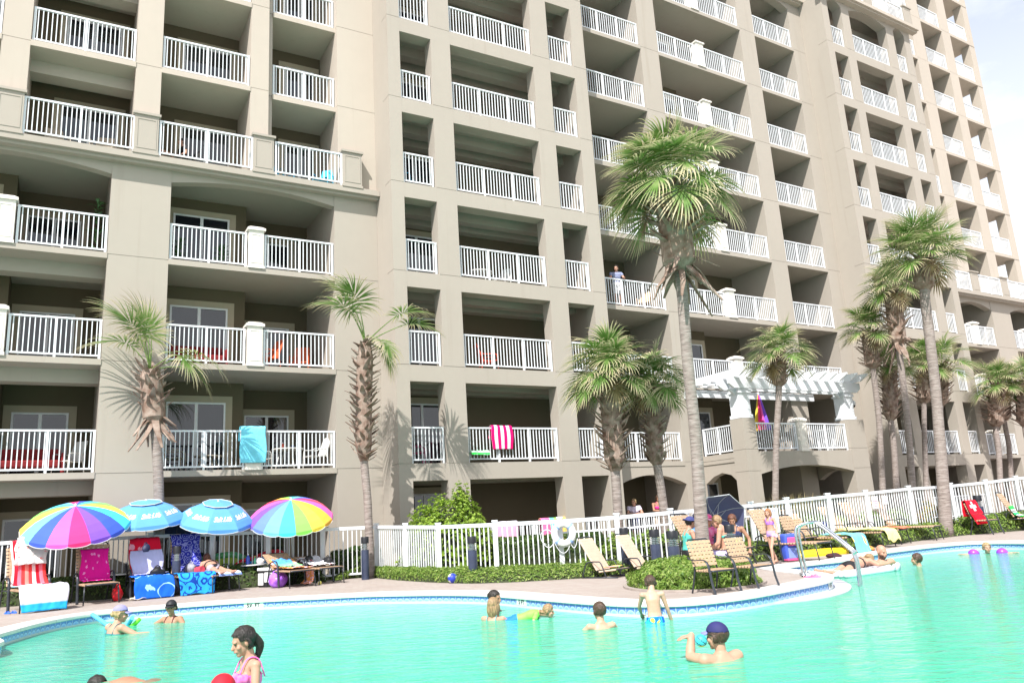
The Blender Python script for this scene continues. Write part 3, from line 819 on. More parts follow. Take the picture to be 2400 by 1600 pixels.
# stainless handrail at the steps
HR = thing('pool_handrail', 'curved stainless steel double handrail at the pool steps', 'handrail', G(1884, 1351))
o = HR.location.copy()
for k, off in enumerate((V((0, 0, 0)), V((.16, .30, 0)))):
    b0 = V((0, 0, .0)) + off; e = G(2015, 1374, WZ) - o + off * .5; e.z = -.6
    top = AD(1882, 1246, (depth(HR.location)) * 1.0) - o + off; 
    zt = .90
    path = [b0, b0 + V((-.04, 0, .55)), b0 + V((-.03, 0, .80)), b0 + V((.06, 0, zt - .03)), b0 + V((.22, -.02, zt)), b0 + V((.36, -.04, zt - .04)), V((e.x * .92, e.y * .92, .44)) + off * .4, V((e.x * .975, e.y * .975, .34)) + off * .4, V((e.x, e.y, .18)) + off * .4, V((e.x, e.y, -.5)) + off * .4]
    a = MB(); a.tube(catmull(path, 6), .024, 12); a.build('rail', M_CHROME, HR, smooth=True)
    a = MB(); a.lathe([(.06, .03), (.055, .045), (.03, .05), (.026, .06)], 16, M=Matrix.Translation(b0)); a.build('flange', M_CHROME, HR, smooth=True)
# ================================================================ pool furniture
STRAP = mat('peach_vinyl_strap', (.50, .335, .215), .5, .06, 8)
BRONZE = mat('bronze_tube', (.045, .05, .062), .35, .15, 15, metal=.4)
def straps(mb, P, ux, y0, y1, wid=.31, pitch=.074, sw=.052, longi=6):
    """woven straps on a plane: P(x, y, off) -> point"""
    n = int((y1 - y0) / pitch)
    for i in range(n + 1):
        y = y0 + pitch * (i + .5) * ((y1 - y0) / ((n + 1) * pitch))
        q = lambda x, yy, o: P(x, yy, o)
        mb.hexa([q(-wid, y - sw / 2, .002), q(wid, y - sw / 2, .002), q(wid, y + sw / 2, .002), q(-wid, y + sw / 2, .002),
                 q(-wid, y - sw / 2, .006), q(wid, y - sw / 2, .006), q(wid, y + sw / 2, .006), q(-wid, y + sw / 2, .006)])
        for s in (-1, 1):   # the strap wrapped round the side tube
            mb.tube([P(s * wid, y - sw / 2, -.012), P(s * wid, y + sw / 2, -.012)], .021, 8)
    for i in range(longi):
        x = -wid + .055 + (2 * wid - .11) * i / (longi - 1)
        mb.hexa([P(x - .024, y0, -.004), P(x + .024, y0, -.004), P(x + .024, y1, -.004), P(x - .024, y1, -.004), P(x - .024, y0, .0), P(x + .024, y0, .0), P(x + .024, y1, .0), P(x - .024, y1, .0)])
        for k in range(int((y1 - y0) / (2 * pitch))):
            yy = y0 + pitch * (2 * k + 1 + (i % 2)) * .98
            if yy + .04 < y1:
                mb.hexa([P(x - .024, yy - .036, .0065), P(x + .024, yy - .036, .0065), P(x + .024, yy + .036, .0065), P(x - .024, yy + .036, .0065), P(x - .024, yy - .036, .009), P(x + .024, yy - .036, .009), P(x + .024, yy + .036, .009), P(x - .024, yy + .036, .009)])
def make_chaise(label, loc, rz, ang=66, seat=1.22, bl=.86, group='strap loungers round the pool', h=.40, sc=1.0, name='strap_lounger'):
    t = thing(name, label, 'lounger', loc, rz, group, sc); W_ = .31; a = radians(ang)
    bdir = V((0, -cos(a), sin(a))); bn = V((0, sin(a), cos(a)))
    SP = lambda x, y, o: V((x, y, h + o))
    BP_ = lambda x, y, o: V((x, 0, h)) + bdir * y + bn * o
    m = MB(); straps(m, SP, None, .05, seat - .03); m.build('seat_straps', STRAP, t)
    m = MB(); straps(m, BP_, None, .05, bl - .03); m.build('back_straps', STRAP, t)
    m = MB(); r = .017
    m.tube([SP(-W_, 0, -.012), SP(-W_, seat - .05, -.012), SP(-W_ + .04, seat, -.012), SP(W_ - .04, seat, -.012), SP(W_, seat - .05, -.012), SP(W_, 0, -.012)], r, 8)
    m.tube([BP_(-W_, 0, -.012), BP_(-W_, bl - .05, -.012), BP_(-W_ + .05, bl + .03, -.03), BP_(W_ - .05, bl + .03, -.03), BP_(W_, bl - .05, -.012), BP_(W_, 0, -.012)], r, 8)
    m.tube([SP(-W_, 0, -.012), SP(W_, 0, -.012)], r, 8)
    m.build('frame', BRONZE, t, smooth=True)
    for s in (-1, 1):
        m = MB(); m.tube([V((s * W_, seat - .08, h - .015)), V((s * (W_ + .01), seat - .05, h * .5)), V((s * (W_ + .02), seat - .01, 0))], .014, 8); m.build('leg', BRONZE, t, smooth=True)
        m = MB(); x = s * (W_ + .035)
        m.tube(catmull([V((x, .36, 0)), V((x, .32, .22)), V((x, .30, .42)), V((x, .24, .57)), V((x, .12, .625)), V((x, -.10, .60)), V((x, -.26, .545)), V((x - s * .02, -.30, .50))], 4), [.028] * 12 + [.022] * 17, 8, sq=.55); m.build('arm', BRONZE, t, smooth=True)
        m = MB(); m.tube(catmull([V((x, -.20, .57)), V((x, -.27, .38)), V((x, -.34, .18)), V((x, -.44, 0))], 4), .016, 8); m.build('leg', BRONZE, t, smooth=True)
        m = MB(); m.tube([V((x, .31, h - .03)), V((x, -.27, h - .03))], .013, 6); m.build('side_brace', BRONZE, t, smooth=True)
    return t
def make_armchair(label, loc, rz, group='strap armchairs on the deck', sc=1.0):
    t = thing('strap_armchair', label, 'chair', loc, rz, group, sc); h = .43; W_ = .27; bl = .56; a = radians(72)
    bdir = V((0, -cos(a), sin(a))); bn = V((0, sin(a), cos(a)))
    SP = lambda x, y, o: V((x, y, h + o - y * .0)); BP_ = lambda x, y, o: V((x, 0, h)) + bdir * y + bn * o
    m = MB(); straps(m, SP, None, .03, .47, W_); m.build('seat_straps', STRAP, t)
    m = MB(); straps(m, BP_, None, .06, bl, W_); m.build('back_straps', STRAP, t)
    m = MB(); r = .016
    m.tube([SP(-W_, 0, -.012), SP(-W_, .46, -.012), SP(-W_ + .03, .5, -.012), SP(W_ - .03, .5, -.012), SP(W_, .46, -.012), SP(W_, 0, -.012)], r, 8)
    m.tube([BP_(-W_, -.02, -.012), BP_(-W_, bl - .03, -.012), BP_(-W_ + .05, bl + .03, -.02), BP_(W_ - .05, bl + .03, -.02), BP_(W_, bl - .03, -.012), BP_(W_, -.02, -.012)], r, 8)
    m.build('frame', BRONZE, t, smooth=True)
    for s in (-1, 1):
        x = s * (W_ + .04)
        m = MB(); m.tube(catmull([V((x, .56, 0)), V((x, .49, .22)), V((x, .46, .42)), V((x, .41, .56)), V((x, .30, .62)), V((x, .05, .61)), V((x, -.10, .63)), V((x - s * .03, -.17, .66))], 4), [.03] * 14 + [.022] * 15, 8, sq=.5); m.build('arm', BRONZE, t, smooth=True)
        m = MB(); m.tube(catmull([V((s * W_, -.02, h)), V((s * (W_ + .01), -.06, .25)), V((s * (W_ + .02), -.14, 0))], 4), .017, 8); m.build('leg', BRONZE, t, smooth=True)
        m = MB(); m.tube([V((s * W_, .46, h - .02)), V((x, .47, h - .03))], .014, 6); m.build('side_brace', BRONZE, t, smooth=True)
    return t
def Z0(p): return V((p[0], p[1], 0))
RL = atan2(-.76, .65) - pi / 2
CH = {}
CH['a'] = make_chaise('leftmost strap lounger buried under red striped and white towels', (-10.98, 17.95, 0), RL + .05, sc=1.12, ang=70)
CH['b'] = make_chaise('strap lounger with a pink bandana towel on its back', (-10.0, 18.9, 0), RL - .05, sc=1.08, ang=72, seat=.98)
CH['c'] = make_chaise('strap lounger under a red dotted towel and a lavender towel', (-9.2, 19.75, 0), RL - .1, sc=1.06, ang=72, seat=.98)
CH['d'] = make_chaise('strap lounger with an indigo paisley towel over its back', (-8.45, 20.35, 0), RL - .12, sc=1.06, ang=72, seat=1.12)
CH['e'] = make_chaise('strap lounger on which the woman in a black bikini lies', (-7.85, 20.35, 0), RL + .02, sc=1.0, ang=14, seat=1.05, bl=.7)
CH['i'] = make_chaise('strap lounger heaped with a pink beach towel beside the purple bag', (-5.95, 20.35, 0), RL - .02, sc=1.0, ang=28, seat=.98)
CH['j'] = make_chaise('rightmost strap lounger of the left row, with a folded white towel', (-5.4, 20.95, 0), RL - .02, sc=1.0, ang=18, seat=.98)
# loungers at the right
rq = atan2(-.75, .66) - pi / 2
CH['o'] = make_chaise('tan lounger behind the kneeling children with an orange and blue towel on it', AD(1716, 1275, 17.6) * 1, rq, ang=58, sc=1.0, bl=.9)
CH['o'].location = (3.9, 18.3, 0)
CH['q1'] = make_chaise('tan strap lounger directly behind the standing girl', (5.75, 18.75, 0), rq, ang=62, bl=.9)
CH['q2'] = make_chaise('tan lounger right of the low armchair, shark towel over its foot', (7.15, 20.6, 0), rq, ang=55, bl=.9)
CH['q3'] = make_chaise('tan lounger under the small pink lettered sign, orange towel on its seat', (9.6, 23.3, 0), rq + .05, ang=66, bl=.92)
CH['q4'] = make_chaise('empty tan lounger just left of the thick palm trunk', (11.0, 24.25, 0), rq + .1, ang=60, bl=.92)
CH['q5'] = make_chaise('tan lounger at the right edge with a lime towel', (15.75, 26.0, 0), rq + .1, ang=64, bl=.9)
# small armchairs
CH['m1'] = make_armchair('nearest strap armchair, left one of the pair on the tip of the deck', (2.77, 12.62, 0), atan2(-.89, .45) - pi / 2, sc=.80)
CH['m2'] = make_armchair('right strap armchair of the pair on the tip of the deck', (3.42, 12.95, 0), atan2(-.80, .6) - pi / 2, sc=.80)
CH['m3'] = make_armchair('low tan armchair between two loungers, left of the handrail', (6.72, 20.35, 0), rq, sc=1.0)
CH['m4'] = make_armchair('strap armchair with a red flag towel over its back, by the small table', (14.0, 25.15, 0), rq - .15, sc=1.0)
# two low sand loungers by the ground cover
STRAP2 = mat('cream_vinyl_strap', (.60, .47, .36), .5, .06, 8)
def make_sandchair(label, loc, rz, sc=1.0):
    t = thing('sand_lounger', label, 'lounger', loc, rz, 'low sand loungers', sc); h = .15; W_ = .27; a = radians(58); bl = .88
    bdir = V((0, -cos(a), sin(a))); bn = V((0, sin(a), cos(a)))
    SP = lambda x, y, o: V((x, y, h + o + y * .1)); BP_ = lambda x, y, o: V((x, 0, h)) + bdir * y + bn * o
    m = MB(); straps(m, SP, None, .03, .5, W_, sw=.064, longi=8); m.build('seat_straps', STRAP2, t)
    m = MB(); straps(m, BP_, None, .03, bl, W_, sw=.066, longi=8); m.build('back_straps', STRAP2, t)
    m = MB(); r = .015
    m.tube([SP(-W_, 0, -.012), SP(-W_, .53, -.012), SP(W_, .53, -.012), SP(W_, 0, -.012)], r, 8)
    m.tube([BP_(-W_, 0, -.012), BP_(-W_, bl, -.012), BP_(-W_ + .06, bl + .05, -.02), BP_(W_ - .06, bl + .05, -.02), BP_(W_, bl, -.012), BP_(W_, 0, -.012)], r, 8)
    m.build('frame', BRONZE, t, smooth=True)
    for s in (-1, 1):
        x = s * (W_ + .04); m = MB()
        m.tube(catmull([V((x, -.42, .015)), V((x, -.30, .30)), V((x, -.22, .36)), V((x, .0, .37)), V((x, .12, .33)), V((x, .24, .02))], 4), .015, 8); m.build('arm', BRONZE, t, smooth=True)
        m = MB(); m.tube([V((x, -.42, .015)), V((x, .55, .015))], .015, 8); m.build('skid', BRONZE, t, smooth=True)
    return t
make_sandchair('low sand lounger left of the bollards with a bright cloth on its seat', (1.62, 17.0, 0), atan2(-.62, .78) - pi / 2, .88)
make_sandchair('low sand lounger half hidden behind the two tall bollards', (2.45, 17.35, 0), atan2(-.62, .78) - pi / 2, .90)
# ---------------------------------------------------------------- side tables
def make_table(label, loc, h=.52, r=.3, sc=1.0):
    t = thing('side_table', label, 'table', loc, 0, 'round side tables on the deck', sc)
    m = MB(); m.lathe([(0, h - .03), (r - .01, h - .03), (r, h - .02), (r, h - .005), (r - .012, h), (0, h)], 28); m.build('table_top', mat('white_table_top', (.74, .74, .76), .4, .03), t, smooth=True, autos=radians(30))
    for k in range(4):
        a = pi / 4 + k * pi / 2; e = V((cos(a), sin(a), 0)); m = MB()
        m.tube(catmull([e * (r * .82) + V((0, 0, h - .03)), e * (r * .86) + V((0, 0, h * .8)), e * (r * .45) + V((0, 0, h * .35)), e * (r * .45) + V((0, 0, h * .16)), e * (r * .85) + V((0, 0, .01))], 5), .013, 8); m.build('leg', BRONZE, t, smooth=True)
    m = MB(); m.tube([V((r * .45 * cos(a), r * .45 * sin(a), h * .24)) for a in [2 * pi * k / 20 for k in range(21)]], .01, 6); m.tube([V((0, 0, h * .24)), V((0, 0, h - .03))], .02, 8); m.build('stretcher', BRONZE, t, smooth=True)
    return t
make_table('white topped side table beside the red rimmed inflatable', (-7.0, 21.0, 0), .56, .33)
make_table('white topped table between the pink towel lounger and the red towel lounger', (-9.85, 20.05, 0), .56, .32)
make_table('white topped side table by the thick palm at the far right', (13.4, 25.95, 0), .58, .33)
make_table('white topped table between the far loungers with blue things on it', (8.55, 23.1, 0), .5, .3)
# ---------------------------------------------------------------- towels
def tw_stripes(name, cols, axis=0, rep=1.0):
    def b(N, L, vec):
        s = sepxyz(N, L, vec)[axis]
        f = math_n(N, L, 'FRACT', math_n(N, L, 'MULTIPLY', s, rep))
        return ramp(N, L, f, [(i / len(cols), c) for i, c in enumerate(cols)], True)
    return mat_pattern(name, b)
def tw_blotch(name, base, spot, scale=9, thr=.3, ring_=False, third=None):
    def b(N, L, vec):
        mp = N.new('ShaderNodeMapping'); mp.inputs['Scale'].default_value = (.7, 1, 1); L.new(vec, mp.inputs[0])
        d = texn(N, L, 'Voronoi', mp.outputs[0], scale).outputs['Distance']
        if ring_: d = math_n(N, L, 'FRACT', math_n(N, L, 'MULTIPLY', d, 2.6))
        nz = texn(N, L, 'Noise', vec, scale * 2.5, Detail=4.0).outputs['Fac']
        d = math_n(N, L, 'ADD', d, math_n(N, L, 'MULTIPLY', math_n(N, L, 'SUBTRACT', nz, .5), .7))
        st = [(0, spot), (thr, spot), (thr + .04, base)]
        if third: st += [(min(.98, thr + .35), third)]
        return ramp(N, L, d, st)
    return mat_pattern(name, b)
TW = dict(
    redstripe=tw_stripes('red_striped_cloth', [srgb(235, 60, 60), srgb(240, 120, 140), srgb(225, 30, 50), srgb(245, 215, 215), srgb(240, 70, 70), srgb(245, 140, 130)], 0, 1.6),
    whiteblue=mat_pattern('white_cloth_blue_border', lambda N, L, vec: ramp(N, L, sepxyz(N, L, vec)[1], [(0, srgb(120, 205, 235)), (.14, srgb(120, 205, 235)), (.17, (.70, .68, .76)), (.84, (.70, .68, .76)), (.87, srgb(40, 160, 225))])),
    floral=tw_blotch('pale_floral_cloth', (.72, .68, .66), srgb(235, 150, 150), 7, .22),
    pink=tw_blotch('pink_bandana_cloth', srgb(225, 25, 150), srgb(245, 150, 215), 8, .2),
    redfish=tw_blotch('red_dotted_cloth', srgb(225, 20, 55), srgb(240, 165, 185), 4.5, .26),
    lav=mat('lavender_cloth', srgb(190, 190, 228), .9, .05, 4, bump=.3),
    shark=tw_blotch('ocean_blue_cloth', srgb(25, 95, 205), srgb(150, 200, 240), 2.6, .10, True),
    indigo=tw_blotch('indigo_paisley_cloth', srgb(45, 50, 160), srgb(150, 155, 215), 9, .30, True),
    hib=tw_blotch('aqua_flower_cloth', srgb(40, 150, 220), srgb(15, 60, 150), 5.5, .32, True),
    pinkwhite=tw_stripes('magenta_white_stripe_cloth', [srgb(232, 15, 110), (.74, .73, .78)], 0, 3.5),
    aqua=mat('light_aqua_cloth', srgb(120, 212, 235), .9, .08, 5, bump=.3),
    lime=tw_stripes('lime_white_stripe_cloth', [srgb(60, 225, 90), (.72, .76, .74), srgb(60, 225, 120), (.72, .76, .74)], 1, 2),
    swiss=mat_pattern('red_cloth_white_cross', lambda N, L, vec: (lambda s: mixc(N, L, math_n(N, L, 'MAXIMUM',
        math_n(N, L, 'MULTIPLY', math_n(N, L, 'COMPARE', s[0], .5, .08), math_n(N, L, 'COMPARE', s[1], .54, .12)),
        math_n(N, L, 'MULTIPLY', math_n(N, L, 'COMPARE', s[0], .5, .25), math_n(N, L, 'COMPARE', s[1], .54, .04))), srgb(225, 20, 45), (.76, .74, .75)))(sepxyz(N, L, vec))),
    pinkprint=tw_blotch('pink_print_cloth', srgb(240, 160, 185), srgb(235, 220, 225), 10, .3, False, srgb(240, 170, 90)),
    bluegreen=tw_stripes('sea_green_cloth', [srgb(90, 160, 230), srgb(120, 225, 200), srgb(150, 235, 150)], 1, 1),
    orange=mat('coral_orange_cloth', srgb(240, 120, 90), .9, .1, 5, bump=.3),
    fishkid=tw_blotch('aqua_yellow_fish_cloth', srgb(120, 205, 240), srgb(245, 215, 90), 3, .25),
    yellow=mat('pale_yellow_cloth', srgb(240, 235, 150), .9, .08, 6, bump=.3),
    white=mat('white_cloth', (.74, .73, .75), .9, .05, 6, bump=.3),
    multi=tw_stripes('pastel_striped_cloth', [srgb(240, 205, 110), srgb(240, 170, 120), srgb(150, 225, 110), srgb(110, 220, 190), srgb(240, 110, 160), srgb(240, 120, 170)], 0, 1),
    salmon=tw_stripes('pink_white_band_cloth', [(.72, .70, .80), srgb(235, 175, 205), (.74, .73, .80)], 1, 1),
)
def cloth(name, label, m, prof, x0, x1, base=None, loc=None, rz=0, sc=1.0, amp=.022, seed=0, skew=0.0, group=None, cat='towel', hem=0.0):
    """a towel lying along a profile of (y, z) points, between x0 and x1, in the frame of `base`"""
    pts = catmull([V((0, y, z)) for y, z in prof], 6)
    lens = [0]
    for a, b in zip(pts, pts[1:]): lens.append(lens[-1] + (b - a).length)
    tot = lens[-1]
    def at(t):
        s = t * tot
        for i in range(len(pts) - 1):
            if s <= lens[i + 1] or i == len(pts) - 2:
                k = (s - lens[i]) / max(1e-6, lens[i + 1] - lens[i]); p = pts[i].lerp(pts[i + 1], min(1, k)); d = (pts[i + 1] - pts[i]).normalized(); return p, V((0, -d.z, d.y))
    def fn(u, v):
        p, n = at(v); x = x0 + (x1 - x0) * u + skew * (v - .5) + .02 * sin(v * 9 + seed) * (2 * u - 1)
        w = noise.noise(V((u * 3.1 + seed, v * tot * 2.6, seed * 1.7))) + .5 * noise.noise(V((u * 8 + seed, v * tot * 5, 3)))
        q = V((x, p.y, p.z)) + n * (.012 + amp * (w + .6) + amp * .5 * noise.noise(V((u * 16 + seed, v * tot * 9, 7))))
        if hem: q.z += hem * sin(u * pi * 3 + seed) * max(0, v - .8)
        q.z = max(q.z, .008); return q
    mb = MB(); mb.grid(fn, 26, max(14, int(tot / .03)))
    o = mb.build(name, m, smooth=True); md = o.modifiers.new('thick', 'SOLIDIFY'); md.thickness = .008; md.offset = 1
    if base is not None: o.location = base.location; o.rotation_euler = base.rotation_euler; o.scale = base.scale
    else: o.location = loc; o.rotation_euler = (0, 0, rz); o.scale = (sc,) * 3
    return tag(o, label, cat, group)
def bp(ang, d, h=.40, off=.02):
    a = radians(ang); return (-cos(a) * d + sin(a) * off, h + sin(a) * d + cos(a) * off)
GT = 'towels drying and lying on loungers'
cloth('beach_towel', 'red and pink striped towel over the back of the leftmost lounger', TW['redstripe'], [bp(70, .92, off=-.03), bp(70, .9), bp(70, .5), bp(70, .12), (.12, .43), (.5, .43)], -.36, .26, CH['a'], seed=1, group=GT)
cloth('beach_towel', 'bunched white floral towel on top of the red striped one', TW['floral'], [bp(70, .95, off=.0), bp(70, .95, off=.08), bp(70, .6, off=.10), bp(70, .42, off=.10)], -.38, .2, CH['a'], seed=4, amp=.04, group=GT, skew=.1)
cloth('beach_towel', 'white towel with blue borders hanging over the foot of the leftmost lounger', TW['whiteblue'], [(.62, .44), (1.05, .44), (1.24, .42), (1.30, .28), (1.34, .1), (1.38, .012)], -.42, .36, CH['a'], seed=2, group=GT, amp=.03)
cloth('beach_towel', 'pink bandana towel covering a lounger back', TW['pink'], [bp(72, .72), bp(72, .5), bp(72, .25), bp(72, .08), (.12, .43), (.38, .43)], -.30, .26, CH['b'], seed=3, group=GT, amp=.02)
cloth('beach_towel', 'red towel with pale round fish clipped to a lounger back', TW['redfish'], [bp(72, .90, off=-.03), bp(72, .89), bp(72, .6), bp(72, .3), bp(72, .1), (.1, .43), (.3, .43)], -.33, .33, CH['c'], seed=5, group=GT)
cloth('beach_towel', 'plain lavender towel laid over the red fish towel', TW['lav'], [bp(72, .62, off=.085), bp(72, .4, off=.085), bp(72, .15, off=.085), (.12, .485), (.42, .48)], -.38, .30, CH['c'], seed=6, group=GT, skew=-.05)
cloth('beach_towel', 'deep blue towel with pale swooshes hanging to the deck', TW['shark'], [(.35, .44), (.7, .44), (.98, .43), (1.06, .34), (1.10, .15), (1.13, .012)], -.40, .38, CH['c'], seed=7, group=GT, amp=.025)
cloth('beach_towel', 'indigo paisley towel over a lounger back', TW['indigo'], [bp(72, .95, off=-.03), bp(72, .93), bp(72, .6), bp(72, .2), (.06, .43)], -.33, .32, CH['d'], seed=8, group=GT)
cloth('beach_towel', 'aqua towel with dark blue flowers over the foot of a lounger', TW['hib'], [(.5, .44), (.9, .44), (1.12, .43), (1.19, .34), (1.22, .15), (1.26, .012)], -.38, .38, CH['d'], seed=9, group=GT, amp=.02, hem=.1)
cloth('beach_towel', 'white and blue towel under the woman in the black bikini', tw_stripes('blue_check_cloth', [(.72, .70, .78), srgb(150, 165, 220), (.72, .70, .78), srgb(120, 145, 205)], 1, 5), [(-.1, .435), (.3, .435), (.8, .435), (1.0, .43), (1.08, .36)], -.36, .2, CH['e'], seed=10, group=GT)
cloth('beach_towel', 'pink print towel draped over the side of a lounger', TW['pinkprint'], [(-.45, .62), (-.1, .47), (.2, .435), (.8, .435)], -.34, .3, CH['i'], seed=11, group=GT, amp=.03)
# the hanging end of that towel at the lounger's left side
cloth('beach_towel', 'end of a pink print towel trailing down to the deck by the purple bag', TW['pinkprint'], [(-.30, .45), (-.37, .42), (-.42, .25), (-.40, .1), (-.3, .02)], -.75, -.2, CH['i'], seed=12, group=GT).rotation_euler = (0, 0, CH['i'].rotation_euler[2] - pi / 2)
cloth('beach_towel', 'crumpled sea green towel on the pink towel lounger', TW['bluegreen'], [(-.35, .62), (-.1, .52), (.2, .48), (.5, .45)], -.2, .26, CH['i'], seed=13, group=GT, amp=.05)
cloth('beach_towel', 'crumpled white towel on the rightmost lounger of the left row', tw_blotch('white_red_print_cloth', (.72, .72, .78), srgb(210, 60, 80), 6, .2), [(-.5, .60), (-.2, .52), (.1, .46), (.6, .44)], -.3, .28, CH['j'], seed=14, group=GT, amp=.05)
cloth('beach_towel', 'orange and blue towel hung on the lounger beside the mothers', tw_blotch('orange_blue_cloth', srgb(110, 175, 240), srgb(240, 120, 40), 2.2, .4), [bp(58, .72), bp(58, .4), bp(58, .1), (.2, .43)], -.36, -.02, CH['o'], seed=15, group=GT, amp=.03)
cloth('beach_towel', 'pale blue and yellow fish towel hanging off the foot of a lounger', TW['fishkid'], [(.5, .44), (1.0, .44), (1.24, .42), (1.30, .3), (1.34, .14), (1.38, .02)], -.36, .33, CH['q2'], seed=16, group=GT)
cloth('beach_towel', 'coral orange towel along a lounger seat under the small sign', TW['orange'], [(.3, .43), (.8, .43), (1.1, .43), (1.26, .40)], -.33, .33, CH['q3'], seed=17, group=GT)
cloth('beach_towel', 'long pale yellow towel stretched over loungers, hanging at its end', TW['yellow'], [(.0, .47), (.5, .45), (1.0, .45), (1.24, .43), (1.3, .3), (1.33, .15)], -.33, .33, loc=(8.75, 22.35, 0), rz=rq, seed=18, group=GT, amp=.03, hem=.2)
cloth('beach_towel', 'lime green towel on the lounger at the right edge', TW['lime'], [bp(64, .4), bp(64, .1), (.2, .43), (.6, .43)], -.3, .3, CH['q5'], seed=19, group=GT)
cloth('flag_towel', 'red towel with a white cross over an armchair back', TW['swiss'], [(-.19, .55), (-.20, .9), (-.185, 1.0), (-.15, 1.0), (-.08, .80), (.05, .5), (.12, .30)], -.33, .33, CH['m4'], seed=20, cat='towel', amp=.02)
cloth('beach_towel', 'bright folded cloth on the seat of the low sand lounger', TW['multi'], [(.1, .19), (.3, .21), (.46, .22)], -.1, .2, loc=(1.62, 17.0, .0), rz=atan2(-.62, .78) - pi / 2, seed=21, group=GT, sc=.88)
make_chaise('tan lounger under the pale yellow towel left of the coral one', (8.75, 22.35, 0), rq, ang=56, bl=.9)
# towels on the rails of the building: y runs out of the facade
def rail_towel(label, m, u, w, ztop, wd, drop, back=.4, seed=0, group='towels hung on balcony rails', skew=0):
    return cloth('hanging_towel', label, m, [(-.075, ztop - back * .9), (-.07, ztop - .1), (-.045, ztop + .02), (.045, ztop + .02), (.075, ztop - .1), (.085, ztop - drop * .6), (.08, ztop - drop)][::1], -wd / 2, wd / 2, loc=B(u, w, 0) * 1.0 * V((1, 1, 0)).to_tuple().__len__() * 0 if False else (B(u, w, 1).x, B(u, w, 1).y, 0), rz=atan2(-ND.y, -ND.x) - pi / 2, seed=seed, group=group, skew=skew, amp=.012)
ZR = lambda n, o=1.08: B(0, 0, zf(n) + o).z
rail_towel('light aqua towel draped over the white pedestal of a first floor balcony', TW['aqua'], 4.76, FA - .0, ZR(0, 1.17), .72, 1.0, seed=1)
rail_towel('magenta and white striped towel on a tower balcony rail', TW['pinkwhite'], 12.05, 21.58, ZR(0, 1.09), .78, .72, seed=2)
cloth('hanging_towel', 'lime striped towel slumped on the sill of a tower balcony', TW['lime'], [(-.1, .03), (0.02, .10), (.08, .12), (.14, -.02), (.15, -.2)], -.3, .3, loc=(B(11.2, 21.5, 1).x, B(11.2, 21.5, 1).y, B(0, 0, zf(0)).z + .22), rz=atan2(-ND.y, -ND.x) - pi / 2, seed=3, group='towels hung on balcony rails')
for o in [x for x in bpy.data.objects if x.get('label', '').startswith('lime striped')]: 
    for v in o.data.vertices: pass
rail_towel('white towel with a pink band on a ground floor rail behind the shrub', TW['salmon'], 12.0, 21.58, ZR(-1, 1.09), .85, .95, seed=4)
rail_towel('pastel striped towel on a ground floor rail behind the lifebuoy', TW['multi'], 13.75, 21.58, ZR(-1, 1.12), .95, .9, seed=5)
